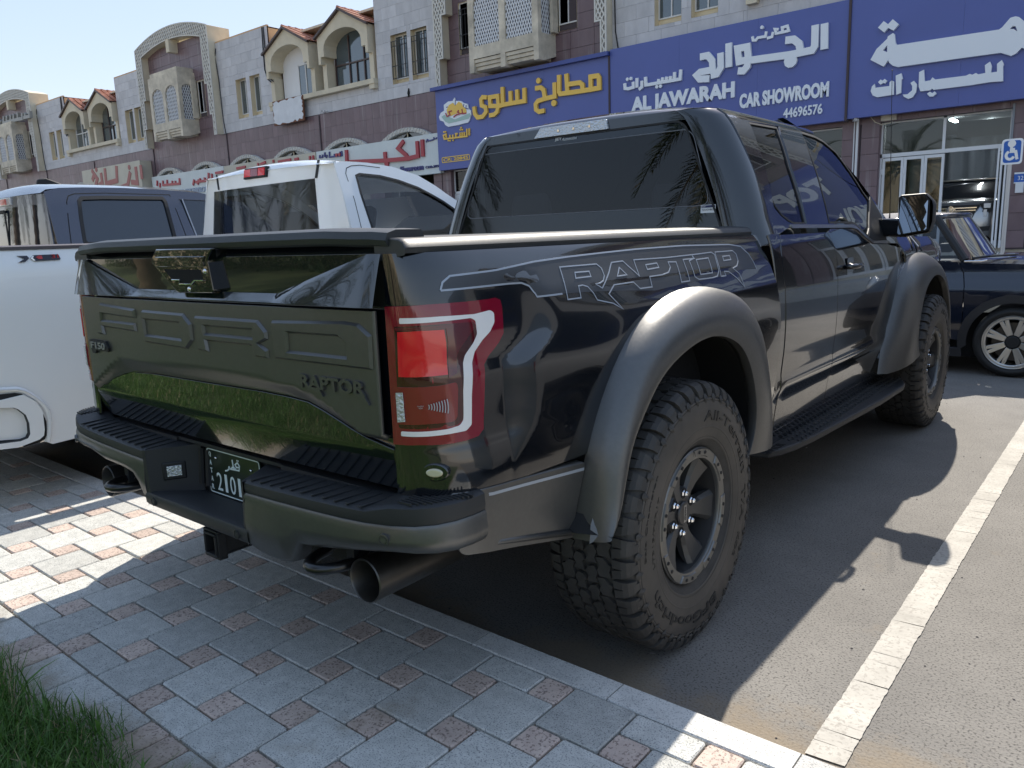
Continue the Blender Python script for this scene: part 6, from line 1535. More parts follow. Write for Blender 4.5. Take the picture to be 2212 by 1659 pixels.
# ------------------------------------------------------------------ the shop building across the parking
FY = 22.5
def clad_mat(name, c1, c2, rough=.35, speck=None, var=.22, streak=0.):
    m = bpy.data.materials.new(name); m.use_nodes = True; nt = m.node_tree; N = nt.nodes; L = nt.links; b = N['Principled BSDF']
    oi = N.new('ShaderNodeObjectInfo'); g = N.new('ShaderNodeNewGeometry')
    ad = N.new('ShaderNodeMath'); ad.operation = 'ADD'; fr = N.new('ShaderNodeMath'); fr.operation = 'FRACT'
    L.new(oi.outputs['Random'], ad.inputs[0]); L.new(g.outputs['Random Per Island'], ad.inputs[1]); L.new(ad.outputs[0], fr.inputs[0])
    n1 = N.new('ShaderNodeTexNoise'); n1.inputs['Scale'].default_value = 1.7; n1.inputs['Detail'].default_value = 7; n1.inputs['Roughness'].default_value = .65
    mp = N.new('ShaderNodeMapping'); mp.inputs['Scale'].default_value = (1, 1, .45); L.new(g.outputs['Position'], mp.inputs[0])
    cb = N.new('ShaderNodeCombineXYZ'); L.new(fr.outputs[0], cb.inputs[0]); sc = N.new('ShaderNodeVectorMath'); sc.operation = 'SCALE'; sc.inputs[3].default_value = 31.; L.new(cb.outputs[0], sc.inputs[0])
    va = N.new('ShaderNodeVectorMath'); va.operation = 'ADD'; L.new(mp.outputs[0], va.inputs[0]); L.new(sc.outputs[0], va.inputs[1]); L.new(va.outputs[0], n1.inputs['Vector'])
    mr = N.new('ShaderNodeMapRange'); mr.inputs[1].default_value = .28; mr.inputs[2].default_value = .72; L.new(n1.outputs[0], mr.inputs[0])
    mx = N.new('ShaderNodeMix'); mx.data_type = 'RGBA'; mx.inputs[6].default_value = (*c1, 1); mx.inputs[7].default_value = (*c2, 1); L.new(mr.outputs[0], mx.inputs[0]); last = mx.outputs[2]
    if streak:
        n2 = N.new('ShaderNodeTexNoise'); n2.inputs['Scale'].default_value = 1.; n2.inputs['Detail'].default_value = 5; mp2 = N.new('ShaderNodeMapping'); mp2.inputs['Scale'].default_value = (7, 7, .35); L.new(g.outputs['Position'], mp2.inputs[0]); L.new(mp2.outputs[0], n2.inputs['Vector'])
        m2 = N.new('ShaderNodeMapRange'); m2.inputs[1].default_value = .6; m2.inputs[2].default_value = .75; m2.inputs[4].default_value = streak; L.new(n2.outputs[0], m2.inputs[0])
        x2 = N.new('ShaderNodeMix'); x2.data_type = 'RGBA'; x2.inputs[7].default_value = (.42, .40, .40, 1); L.new(m2.outputs[0], x2.inputs[0]); L.new(last, x2.inputs[6]); last = x2.outputs[2]
    hv = N.new('ShaderNodeHueSaturation'); rr = N.new('ShaderNodeMapRange'); rr.inputs[3].default_value = 1-var*.5; rr.inputs[4].default_value = 1+var*.5; L.new(fr.outputs[0], rr.inputs[0]); L.new(rr.outputs[0], hv.inputs['Value']); L.new(last, hv.inputs['Color']); L.new(hv.outputs[0], b.inputs['Base Color'])
    b.inputs['Roughness'].default_value = rough; MATS[name] = m; return m
M_STONE = clad_mat('grey stone slab', (.40, .40, .41), (.54, .54, .55), .55, var=.16)
M_PURP = clad_mat('purple granite slab', (.125, .080, .088), (.175, .120, .130), .4, var=.2, streak=.35)
M_CREAM = mat('cream render', (.60, .54, .41), .85, noise_amt=.14, noise_s=1.2)
M_CREAM2 = mat('stained cream render', (.56, .51, .41), .88, noise_amt=.35, noise_s=1.6)
M_LATT = mat('pale lattice', (.60, .59, .54), .8, noise_amt=.1, noise_s=2)
M_PEACH = mat('peach render', (.55, .36, .20), .85, noise_amt=.08, noise_s=.8)
M_YEL = mat('yellow render reveal', (.66, .56, .38), .85, noise_amt=.1, noise_s=2)
M_JOINT = mat('dark joint', (.07, .055, .06), .9)
M_JOIN2 = mat('pale joint', (.30, .30, .31), .9)
M_TILE = clad_mat('terracotta roof tile', (.38, .16, .10), (.52, .25, .17), .8, var=.35)
M_WFR = mat('white window frame', (.62, .62, .60), .4)
M_BFR = mat('brown window frame', (.06, .035, .03), .4)
M_WGL = mat('building window glass', (.05, .075, .09), .03, spec=1., metal=.0, coat=1.)
M_WGD = mat('dim window glass', (.10, .10, .095), .08, coat=1.)
M_CABL = mat('black cable', (.015, .015, .018), .6)
FB = thing('shop_building', 'long two-storey building with grey and purple stone, lattice arches and gabled windows across the parking', 'building', (-20, FY, 0))
def B_(name, mb, m, parent=None, **k): return mb.build(name, m, parent or FB, **k)
slabs = {'stone_slab': 0, 'granite_slab': 0}; slab_stuff = {'stone_slab': MB(), 'granite_slab': MB()}; _sm = {}
def clad(x0, x1, z0, z1, y, tw, th, nm, m, holes=(), indiv=False, brick=True, gap=.008, t=.03):
    z = z0; row = 0
    while z < z1-.02:
        zz = min(z+th, z1); x = x0-(tw*.5 if (row % 2 and brick) else 0)
        while x < x1-.02:
            a, b = max(x, x0), min(x+tw, x1); x += tw
            if b-a < .03: continue
            parts = [(a, b, z, zz)]
            for (h0, h1, g0, g1) in holes:
                np_ = []
                for (a_, b_, c_, d_) in parts:
                    if b_ <= h0 or a_ >= h1 or d_ <= g0 or c_ >= g1: np_.append((a_, b_, c_, d_)); continue
                    if a_ < h0: np_.append((a_, h0, c_, d_))
                    if b_ > h1: np_.append((h1, b_, c_, d_))
                    if c_ < g0: np_.append((max(a_, h0), min(b_, h1), c_, g0))
                    if d_ > g1: np_.append((max(a_, h0), min(b_, h1), g1, d_))
                parts = np_
            for (a_, b_, c_, d_) in parts:
                if b_-a_ < .03 or d_-c_ < .03: continue
                w_, h_ = b_-a_-gap, d_-c_-gap
                if indiv and slabs[nm] < 296:
                    k = (nm, round(w_, 2), round(h_, 2))
                    if k not in _sm:
                        mb = MB(); mb.box(-w_/2, w_/2, 0, t, -h_/2, h_/2); me = bpy.data.meshes.new(nm); me.from_pydata(mb.v, [], mb.f); me.materials.append(m); _sm[k] = me
                    o = bpy.data.objects.new(nm, _sm[k]); link(o, FB); o.location = ((a_+b_)/2, y-t+rp.uniform(-.002, .002), (c_+d_)/2); slabs[nm] += 1
                else:
                    dy = rp.uniform(-.002, .002); slab_stuff[nm].box(a_+gap/2, b_-gap/2, y-t+dy, y+dy, c_+gap/2, d_-gap/2)
        z += th; row += 1
def lattice(mb, outl, fn, sp=.11, wd=.034, dep=.03, ang=(62, -62)):
    for A in ang:
        d = Vector((math.cos(rad(A)), math.sin(rad(A)))); n = Vector((-d.y, d.x)); ks = [Vector(p).dot(n) for p in outl]; k = min(ks)+sp*.4
        while k < max(ks):
            ts = []
            for i in range(len(outl)):
                p, q = Vector(outl[i]), Vector(outl[(i+1) % len(outl)]); a, b = p.dot(n)-k, q.dot(n)-k
                if (a > 0) != (b > 0): ts.append((p+(q-p)*(a/(a-b))).dot(d))
            ts.sort()
            for i in range(0, len(ts)-1, 2):
                if ts[i+1]-ts[i] < .02: continue
                p, q = d*ts[i]+n*k, d*ts[i+1]+n*k; dd = dep+(.002 if A > 0 else 0)
                c = [p+n*wd/2, p-n*wd/2, q-n*wd/2, q+n*wd/2]
                mb.add([fn(v.x, v.y, dd) for v in c]+[fn(v.x, v.y, 0) for v in c], [(0, 1, 2, 3), (4, 5, 1, 0), (6, 7, 3, 2)] if False else [(0, 1, 2, 3), (0, 3, 7, 4), (1, 5, 6, 2)])
            k += sp
fp = lambda y: (lambda a, b, d: Vector((a, y-d, b)))
def window(parent, x0, x1, z0, z1, y, fr=M_WFR, gl=M_WGL, bars=1, depth=.28, reveal=M_YEL, mesh_bars=False):
    mb = MB(); mb.box(x0, x0+.001, y, y+depth, z0, z1); 
    mb = MB()
    mb.add([(x0, y-.03, z0), (x0, y+depth, z0), (x0, y+depth, z1), (x0, y-.03, z1), (x1, y-.03, z0), (x1, y+depth, z0), (x1, y+depth, z1), (x1, y-.03, z1)], [(0, 1, 2, 3), (4, 7, 6, 5), (3, 2, 6, 7), (0, 4, 5, 1)])
    B_('window_reveal', mb, reveal)
    zs_ = z0+.22*(z1-z0 > 1.5)
    if zs_ > z0: mb = MB(); mb.box(x0, x1, y+depth-.02, y+depth+.02, z0, zs_); B_('window_panel', mb, reveal)
    f = .045; mb = MB()
    for a, b, c, d in ((x0, x0+f, zs_, z1), (x1-f, x1, zs_, z1), (x0+f, x1-f, zs_, zs_+f), (x0+f, x1-f, z1-f, z1)): mb.box(a, b, y+depth-.06, y+depth, c, d)
    for i in range(bars): x = x0+(x1-x0)*(i+1)/(bars+1); mb.box(x-.02, x+.02, y+depth-.06, y+depth, zs_+f, z1-f)
    w_ = B_('window', mb, fr)
    for i in range(bars+1):
        a = x0+f+(x1-x0-2*f)*i/(bars+1); b = x0+f+(x1-x0-2*f)*(i+1)/(bars+1); mb = MB(); mb.box(a, b, y+depth-.03+.012*i, y+depth-.02+.012*i, zs_+f, z1-f); B_('pane', mb, gl, w_)
    if mesh_bars:
        mb = MB(); n = 6
        for i in range(n+1): x = x0+.03+(x1-x0-.06)*i/n; mb.box(x-.009, x+.009, y-.02, y, zs_-.02, z1-.25)
        for z in (zs_, zs_+.5, z1-.45, z1-.25): mb.box(x0, x1, y-.024, y-.004, z-.012, z+.012)
        B_('security_bars', mb, M_CABL, w_)
def gate(c, near=False):
    yo = FY-.42
    def arcf(top, k, x): return top-k*x*x
    N = 20; out = [(-3.97, 7.28), (-3.97, arcf(13.36, .04, 3.97))]+[(x, arcf(13.36, .04, x)) for x in [-3.97+7.94*i/N for i in range(1, N)]]+[(3.97, arcf(13.36, .04, 3.97)), (3.97, 7.28)]
    inn = [(3.78, 7.28), (3.78, 8.34), (3.56, 8.34), (3.56, 9.92), (3.33, 9.92), (3.33, 12.28)]+[(x, arcf(12.72, .04, x)) for x in [3.33-6.66*i/N for i in range(1, N)]]+[(-3.33, 12.28), (-3.33, 9.92), (-3.56, 9.92), (-3.56, 8.34), (-3.78, 8.34), (-3.78, 7.28)]
    P2 = [(c+a, b) for a, b in out+inn]
    mb = MB(); mb.prism([(a, yo, b) for a, b in P2], (0, 1.3, 0)); g_ = B_('gate_frame', mb, M_CREAM)
    mb = MB(); sc_ = lambda P, d: [(x, z) for x, z in P]
    def inset(P, d):
        L_, R_ = ribbon([Vector(p) for p in P], 2*d, True); 
        A1 = [tuple(v) for v in L_]; A2 = [tuple(v) for v in R_]
        ar = lambda Q: abs(sum(Q[i][0]*Q[(i+1) % len(Q)][1]-Q[(i+1) % len(Q)][0]*Q[i][1] for i in range(len(Q))))
        return A1 if ar(A1) < ar(A2) else A2
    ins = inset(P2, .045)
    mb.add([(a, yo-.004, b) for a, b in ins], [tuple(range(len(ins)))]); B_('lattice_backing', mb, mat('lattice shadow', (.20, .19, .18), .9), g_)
    mb = MB(); lattice(mb, ins, fp(yo-.005), .13 if near else .17, .045, .03); B_('lattice_screen', mb, M_LATT, g_, kind='stuff')
    strokes(mb2 := MB(), [P2+[P2[0]]], .06, fp(yo-.001), .04); B_('frame_edge', mb2, M_LATT, g_)
    mb = MB(); mb.box(c-3.7, c+3.7, FY+.05, FY+.3, 7.2, 12.55); B_('granite_backing', mb, M_JOINT)
    mb = MB(); mb.box(c-.17, c+.17, yo-.12, yo+.5, 12.02, 12.70); B_('keystone', mb, M_CREAM, g_)
    # bay
    y0 = FY-1.05; y1 = FY+.05; W2 = 1.62
    mb = MB(); 
    def frontwall(u0, u1, fnp, wins, z0=7.85, z1=10.75):
        V_, F_ = cdt([(u0, z0), (u1, z0), (u1, z1), (u0, z1)], wins, .25); mb.add([fnp(a, b) for a, b in V_], F_)
        for w_ in wins:
            w2 = resamp(w_, .25); n = len(w2); mb.add([fnp(a, b) for a, b in w2]+[fnp(a, b, .10) for a, b in w2], [(i, (i+1) % n, (i+1) % n+n, i+n) for i in range(n)])
    def archwin(a, b, z0, z1): r_ = (b-a)/2; return [(a, z0), (b, z0), (b, z1-r_*.7)]+[((a+b)/2+r_*math.cos(t), z1-r_*.7+r_*.7*math.sin(t)) for t in [math.pi*i/8 for i in range(1, 8)]]+[(a, z1-r_*.7)]
    wf = [archwin(c-1.36, c-.14, 8.28, 10.12), archwin(c+.14, c+1.36, 8.28, 10.12)]
    fF = lambda a, b, d=0: (a, y0+d, b); frontwall(c-W2, c+W2, fF, wf)
    wS = [archwin(y0+.2, y0+.86, 8.28, 10.12)]
    for sg in (1, -1):
        fS = lambda a, b, d=0, sg=sg: (c+sg*(W2-d), a, b); frontwall(y0, y1, fS, wS)
    mb.add([(c-W2, y0, 10.75), (c+W2, y0, 10.75), (c+W2, y1, 10.75), (c-W2, y1, 10.75)], [(0, 1, 2, 3)])
    mb.box(c-W2+.12, c+W2-.12, y0+.08, y1, 10.75, 11.0)
    for a, b in ((-W2, -W2+.22), (-.11, .11), (W2-.22, W2)):
        mb.prism([(c+a, y0-.0, 7.85), (c+a, y0, 7.38), (c+a, y0+.30, 7.38), (c+a, y1, 7.62), (c+a, y1, 7.85)], (b-a, 0, 0))
    for a, b in ((-W2+.22, -.11), (.11, W2-.22)):
        for k in range(3): mb.box(c+a, c+b, y0+.04+.05*k, y1, 7.85-.13*(k+1), 7.85-.13*k-.015)
    bay = B_('bay_window', mb, M_CREAM2)
    mb = MB(); mb.box(c-W2+.1, c+W2-.1, y0+.14, y0+.16, 8.0, 10.6)
    for sg in (1, -1): mb.box(min(c+sg*(W2-.16), c+sg*(W2-.14)), max(c+sg*(W2-.16), c+sg*(W2-.14)), y0+.1, y1, 8.0, 10.6)
    B_('bay_inside', mb, mat('bay interior', (.12, .12, .14), .9), bay)
    for w_ in wf: mb = MB(); lattice(mb, w_, fp(y0+.09), .105 if near else .15, .036, .03, (66, -66)); B_('lattice_screen', mb, mat('white lattice', (.62, .64, .66), .6), bay, kind='stuff')
    for sg in (1, -1): mb = MB(); lattice(mb, wS[0], lambda a, b, d, sg=sg: Vector((c+sg*(W2-.10+d), a, b)), .12, .036, .02, (66, -66)); B_('lattice_screen', mb, MATS['white lattice'], bay, kind='stuff')
    # small windows beside the bay
    window(FB, c-3.0, c-2.05, 8.4, 10.3, FY-.02, depth=.1, mesh_bars=near); window(FB, c+1.75, c+2.55, 8.4, 10.3, FY-.02, gl=M_WGD, bars=1, depth=.1)
    mb = MB(); 
    for sg in (1,): mb.box(c+1.62, c+1.75, FY-.35, FY, 8.35, 10.35)
    B_('window_side', mb, M_CREAM2)
P0 = -16.6; PER = 24.45
gates = [P0+PER, P0, P0-PER, P0-2*PER, P0-3*PER]
def holes_of(c): return [(c+5.57, c+6.52, 7.88, 9.80), (c+6.86, c+7.75, 7.88, 9.80), (c-6.96, c-5.96, 7.88, 9.83), (c-5.74, c-4.80, 7.88, 9.83)]
for gi, c in enumerate(gates):
    near = gi == 1; hs = holes_of(c); vis = gi >= 1
    gate(c, near)
    # granite field inside the gate
    clad(c-3.75, c+3.75, 7.2, 12.55, FY+.0, 1.0, .55, 'granite_slab', M_PURP, holes=[(c-1.4, c+1.4, 7.9, 10.6), (c-3.0, c-2.05, 8.4, 10.3), (c+1.75, c+2.55, 8.4, 10.3)], indiv=(gi in (1, 2)), brick=False, gap=.012)
    for (x0, x1) in ((c+3.97, c+8.70), (c-7.9, c-3.97)):
        clad(x0, x1, 7.30, 11.86, FY, .92, .46, 'stone_slab', M_STONE, holes=hs, indiv=(gi == 1 or (gi == 2 and x0 > c)), gap=.006)
        mb = MB(); z_ = [7.30, 7.88, 9.82, 11.86]
        mb.box(x0, x1, FY+.0, FY+.06, 7.30, 7.88); mb.box(x0, x1, FY, FY+.06, 9.83, 11.86); mb.box(x0, x1, FY+.3, FY+.34, 7.88, 9.83); B_('wall', mb, M_JOIN2)
        mb = MB(); e = .0
        mb.box(x1-.005 if x0 > c else x0, x1 if x0 > c else x0+.005, FY+.001, FY+6, 7.3, 11.86); mb.box(x0, x1, FY+.06, FY+6, 11.80, 11.85); mb.box(x0, x1, FY-.02, FY+.1, 11.86, 11.93)
        B_('side_wall', mb, M_PEACH)
    for k, h_ in enumerate(hs): window(FB, *h_, FY, mesh_bars=(near and k >= 2), bars=1)
    # downpipes and cables
    mb = MB(); x = c+4.05; pts = [(x, FY-.06, 11.6), (x-.1, FY-.08, 11.2), (x+.02, FY-.06, 10), (x+.06, FY-.06, 8.), (x+.2, FY-.06, 7.2)]
    mb.tube(pts, .022, 5); B_('cable', mb, M_CABL)
    mb = MB(); x = c+8.35; mb.tube([(x, FY-.05, 11.85), (x-.02, FY-.07, 10.8), (x-.05, FY-.06, 9.9), (x+.15, FY-.06, 9.4), (x+.6, FY-.2, 9.2)], .03, 5); mb.tube([(x+.12, FY-.05, 11.85), (x+.14, FY-.07, 10.8), (x+.2, FY-.06, 10.), (x+.35, FY-.06, 9.4), (x+.8, FY-.2, 9.2)], .03, 5); B_('cable', mb, M_CABL)
    mb = MB()
    for x in (c+4.25, c+12.3, c-3.9): mb.box(x-.03, x+.03, FY-.07, FY-.035, 4.4, 7.25)
    B_('wall_joint_strip', mb, M_JOINT)
    # lower granite band
    ca = c-7.9; 
    clad(c-7.9, c+16.55, 4.1, 7.28, FY, .42, .64, 'granite_slab', M_PURP, indiv=False, gap=.006, brick=False)
    mb = MB(); mb.box(c-7.9, c+16.55, FY+.0, FY+.3, 4.1, 7.3); B_('granite_backing', mb, M_JOINT)
    # middle part with the twin gables
    m0, m1 = c+8.70, c+16.55; mc = (m0+m1)/2
    clad(m0, m1, 7.30, 8.05, FY, .92, .46, 'stone_slab', M_STONE, indiv=(gi == 2), gap=.006)
    mb = MB(); mb.box(m0, m1, FY, FY+.3, 7.3, 8.05); B_('wall', mb, M_JOIN2)
    mb = MB(); mb.box(m0+.0, m1-.0, FY-.28, FY+.5, 8.06, 8.26); mb.box(m0+.02, m0+.35, FY-.24, FY, 7.86, 8.06); mb.box(m1-.35, m1-.02, FY-.24, FY, 7.86, 8.06); B_('sill_ledge', mb, M_CREAM)
    mb = MB(); mb.box(m0, m1, FY+.95, FY+1.0, 8.2, 11.2); B_('wall', mb, M_STONE)
    for gx, sgn in ((mc-2.15, 0), (mc+2.0, 1)):
        hw = 1.72; az = 11.36; ez = 10.50
        op = [(gx-1.38, 8.26), (gx-1.38, 9.95)]+[(gx-1.38*math.cos(t), 9.95+.70*math.sin(t)) for t in [math.pi*i/12 for i in range(1, 12)]]+[(gx+1.38, 9.95), (gx+1.38, 8.26)]
        o_ = [(gx-hw, 9.35), (gx-1.72, 9.35), (gx-1.72, ez), (gx, az), (gx+hw, ez), (gx+hw, 9.35), (gx+1.50, 9.35), (gx+1.50, 9.65), (gx+1.30, 9.65), (gx+1.30, 9.95)]
        front = [(gx-hw, ez), (gx, az), (gx+hw, ez), (gx+hw, 9.35), (gx+1.55, 9.35), (gx+1.55, 9.65), (gx+1.30, 9.65)]+[(gx+1.30*math.cos(t), 9.95+.68*math.sin(t)) for t in [math.pi*i/12 for i in range(0, 13)]]+[(gx-1.30, 9.65), (gx-1.55, 9.65), (gx-1.55, 9.35), (gx-hw, 9.35)]
        mb = MB(); mb.prism([(a, FY-.30, b) for a, b in front], (0, .75, 0)); gb = B_('gable', mb, M_CREAM)
        mb = MB()
        for s_ in (-1, 1):
            a, b = Vector((gx+s_*(hw+.12), FY-.42, ez-.02)), Vector((gx, FY-.42, az+.06)); L_ = (b-a).length; n = 12; D = 3.4
            up = Vector((s_*(az-ez), 0, hw)).normalized()
            for i in range(n):
                for j in range(9):
                    p = a.lerp(b, i/n); q = a.lerp(b, (i+1.12)/n); y0_ = j*D/9; y1_ = y0_+D/9*.93
                    v = [p+Vector((0, y0_, 0))+up*.02, q+Vector((0, y0_, 0))+up*.02, q+Vector((0, y1_, 0))+up*.02, p+Vector((0, y1_, 0))+up*.02]
                    md = [(v[0]+v[3])/2+up*.07, (v[1]+v[2])/2+up*.07]
                    mb.add([v[0]+up*.03, md[0]+up*.03, v[3]+up*.03, v[1], md[1], v[2]], [(0, 3, 4, 1), (1, 4, 5, 2), (0, 1, 2)])
        for j in range(9): mb.tube([(gx, FY-.42+j*.38, az+.09), (gx, FY-.42+j*.38+.36, az+.07)], [.09, .07], 6)
        B_('roof_tiles', mb, M_TILE, gb, kind='stuff')
        mb = MB(); mb.add([(gx-hw, FY-.30, ez+.0), (gx, FY-.3, az+.02), (gx, FY+3, az+.02), (gx-hw, FY+3, ez), (gx+hw, FY-.3, ez), (gx+hw, FY+3, ez)], [(0, 1, 2, 3), (1, 4, 5, 2)]); 
        strokes(mb, [[(gx-hw-.12, ez-.04), (gx, az+.04), (gx+hw+.12, ez-.04)]], .09, fp(FY-.30), .14); B_('gable_verge', mb, M_BFR, gb)
        # glazing
        far_fr = M_BFR if sgn else M_WFR; yg = FY+.42
        if gi in (1, 2) and sgn == 0 and gi == 2:
            mb = MB(); mb.prism([(a, yg, b) for a, b in op], (0, .02, 0)); B_('infill_board', mb, mat('white infill board', (.66, .67, .68), .6), gb)
            mb = MB(); 
            for a, b, z0_, z1_ in ((gx-.05, gx+.0, 8.3, 9.8), (gx+1.1, gx+1.15, 8.3, 9.8), (gx+.5, gx+.56, 8.3, 9.8)): mb.box(a, b, yg-.06, yg, z0_, z1_)
            mb.box(gx-.05, gx+1.15, yg-.06, yg, 9.76, 9.82); w_ = B_('window', mb, M_WFR, gb)
            mb = MB(); mb.box(gx, gx+1.1, yg-.03, yg-.01, 8.3, 9.78); B_('window_pane', mb, M_WGL, gb)
        else:
            mb = MB(); mb.prism([(a, yg, b) for a, b in op], (0, .02, 0)); B_('window_pane', mb, M_WGL, gb)
            mb = MB(); mb.box(gx-.40, gx-.34, yg-.06, yg-.001, 8.26, 10.5); mb.box(gx+.62, gx+.68, yg-.06, yg-.001, 8.26, 10.4); mb.box(gx-1.36, gx+1.36, yg-.062, yg-.001, 9.28, 9.34); mb.box(gx-1.38, gx-1.33, yg-.06, yg-.001, 8.26, 9.95); mb.box(gx+1.33, gx+1.38, yg-.06, yg-.001, 8.26, 9.95); mb.box(gx+.1, gx+.14, yg-.06, yg-.001, 8.26, 9.28)
            B_('window_frame', mb, far_fr, gb)
        for s_ in (-1, 1): mb = MB(); mb.box(gx+s_*1.62-.14, gx+s_*1.62+.14, FY-.05, FY+.45, 8.26, 9.40); B_('window_jamb', mb, M_CREAM, gb)
# white ring arches over the shops
k = 0
for i in range(19):
    x = -22.8-4.06*i
    if -46.2 > x > -54.2: continue
    R1 = 3.01; zc = 6.02-R1; n = 18; t0 = math.acos(1.83/R1)
    outr = [(x+R1*math.cos(t), zc+R1*math.sin(t)) for t in [t0+(math.pi-2*t0)*j/n for j in range(n+1)]]; R2 = R1-.17
    inn_ = [(x+R2*math.cos(t), zc+R2*math.sin(t)) for t in [math.pi-t0-(math.pi-2*t0)*j/n for j in range(n+1)]]
    mb = MB(); mb.prism([(a, FY-.22, b) for a, b in outr+inn_], (0, .19, 0)); ar = B_('ring_arch', mb, M_LATT)
    mb = MB(); lattice(mb, [(a, b) for a, b in outr+inn_], fp(FY-.222), .16, .05, .02, (50, -50)); B_('arch_lattice', mb, mat('arch lattice', (.50, .49, .45), .8), ar, kind='stuff')
    mb = MB(); mb.prism([(a, FY-.06, b) for a, b in [(p[0], p[1]) for p in inn_]+[(x+1.7, 4.6), (x-1.7, 4.6)][::-1]], (0, .02, 0)) if False else mb.add([(a, FY-.05, b) for a, b in inn_]+[(x-1.72, FY-.05, 4.7), (x+1.72, FY-.05, 4.7)], [tuple(range(len(inn_)+2))]); B_('arch_window', mb, M_WGD, ar)
    mb = MB()
    for t in (.35, .5, .65): a = math.pi*t; mb.tube([(x, FY-.07, 4.9), (x+1.7*math.cos(a), FY-.07, zc+R2*math.sin(a)-.03)], .03, 4)
    B_('arch_frame', mb, M_CREAM, ar)
# ground-floor piers, floor, inside wall, roof slab
mb = MB(); mb.box(-100, 30, 19.2, 22.6, -.05, .45); tag(mb.build('shop_pavement', M_KERB), kind='structure')
mb = MB(); mb.box(-100, 30, 22.6, 36, -.05, .64); B_('floor_slab', mb, M_CREAM2)
mb = MB(); mb.box(-100, -24, FY+.4, FY+.7, .64, 4.2); B_('shop_glazing', mb, M_WGD)
mb = MB(); mb.box(-100, 30, FY+.3, 36, 11.2, 11.3); mb.box(-100, 30, FY+.3, 36, 7.0, 7.1); B_('roof_slab', mb, M_CREAM)
mb = MB(); mb.box(-100, 30, 35.9, 36.2, .6, 11.3); B_('rear_wall', mb, M_CREAM)
for k in range(-2, 24):
    x = -.42-4.10*k; w_ = .98
    if x < -24: mb = MB(); mb.box(x-.49, x+.49, FY-.02, FY+.5, .6, 4.2); B_('pier', mb, M_PURP); continue
    if x-.49 > -.2 and k < 0: pass
    mb = MB(); mb.box(x-.47, x+.47, FY+.0, FY+.6, .6, 4.4); pr_ = B_('pier', mb, M_JOINT)
    z = .64; r_ = 0
    while z < 4.3:
        for a, b in ((x-.5, x-.02), (x+.02, x+.5)):
            mb = MB(); mb.box(a, b-.012, FY-.03, FY+.02, z, min(z+.44, 4.35)-.010); o = B_('granite_tile', mb, M_PURP, pr_)
        z += .44
    for s_ in (-1, 1):
        mb = MB(); mb.box(min(x+s_*.47, x+s_*.5), max(x+s_*.47, x+s_*.5), FY+.021, FY+.6, .64, 4.35); B_('granite_tile', mb, M_PURP, pr_)
# shop fronts
M_ALU = mat('white aluminium', (.66, .67, .68), .4)
G_SHOP = glass('shop glass', (.62, .66, .66), 1.5)
M_BLIND = mat('grey blind', (.20, .21, .21), .7)
mb = MB(); mb.box(-24, 30, 35, 35.1, .6, 4.4); B_('shop_rear_wall', mb, mat('dim showroom wall', (.16, .18, .20), .8))
mb = MB(); mb.box(-24, 30, FY+.61, 35, 4.36, 4.42); B_('shop_ceiling', mb, mat('showroom ceiling', (.10, .10, .10), .8))
for k in (-2, -1, 0, 1, 2, 3, 4):
    xr = -.92-4.10*(k); xl = xr-3.12+.0
    yf_ = FY+.20; mid = (xl+xr)/2+.02; open_ = (k == 0)
    mb = MB()
    for a, b, c_, d in ((xl, xr, 4.06, 4.14), (xl, xr, 3.16, 3.26), (xl, xl+.06, .64, 4.06), (mid-.035, mid+.035, 3.26, 4.3), (xr-.05, xr, 3.26, 4.06)): mb.box(a, b, yf_-.05, yf_+.05, c_, d)
    fr = B_('shop_frame', mb, M_ALU)
    mb = MB(); mb.box(xl, xr, yf_+.06, yf_+.08, 4.14, 4.36); B_('lintel_panel', mb, mat('grimy lintel', (.05, .05, .05), .8, noise_amt=.5, noise_s=3), fr)
    for a, b in ((xl+.06, mid-.035), (mid+.035, xr-.05)):
        mb = MB(); mb.box(a, b, yf_-.01, yf_, 3.26, 4.06); B_('transom_pane', mb, G_SHOP, fr); mb = MB(); mb.box(a, b, yf_+.3, yf_+.31, 3.3, 4.06) if not open_ or a < mid-.1 else mb.box(a, b, yf_+1.4, yf_+1.41, 3.62, 4.06); B_('blind', mb, M_BLIND, fr)
    leaves = [(xl+.08, xl+.62), (xl+.63, xl+1.13), (xl+1.14, xl+1.62)]
    if not open_: leaves += [(xl+1.64, xl+2.12), (xl+2.13, xl+2.6), (xl+2.61, xr-.04)]
    for a, b in leaves:
        mb = MB(); f = .065
        for p, q, r__, s__ in ((a, a+f, .66, 3.14), (b-f, b, .66, 3.14), (a+f, b-f, .66, .9), (a+f, b-f, 3.06, 3.14)): mb.box(p, q, yf_-.04, yf_+.03, r__, s__)
        lf = B_('door_leaf', mb, M_ALU); mb = MB(); mb.box(a+f, b-f, yf_-.01, yf_, .9, 3.06); B_('door_pane', mb, G_SHOP, lf)
        mb = MB(); mb.box(a-.02, a+.02, yf_-.06, yf_-.03, 2.7, 2.85); B_('hinge', mb, M_ALU, lf)
    if open_:
        for i, (x, r_) in enumerate(((xr-.22, 12), (xr-.14, -6), (xr-.05, 3))):
            mb = MB(); R_ = Matrix.Rotation(rad(r_), 3, 'Z')
            mb.obox((x, yf_-.30, 1.89), (.04, .06, 2.5), R_); mb.obox((x-.01, yf_+.16, 1.89), (.04, .06, 2.5), R_); mb.obox((x, yf_-.07, 3.1), (.04, .46, .07), R_); mb.obox((x, yf_-.07, .75), (.04, .46, .16), R_)
            lf = B_('door_leaf', mb, M_ALU); mb = MB(); mb.obox((x, yf_-.07, 1.9), (.008, .46, 2.2), R_); B_('door_pane', mb, G_SHOP, lf)
        mb = MB(); mb.box(xr-.0, xr+.05, FY-.06, FY+.3, .62, 4.2); B_('steel_post', mb, mat('grey steel post', (.20, .22, .24), .5))
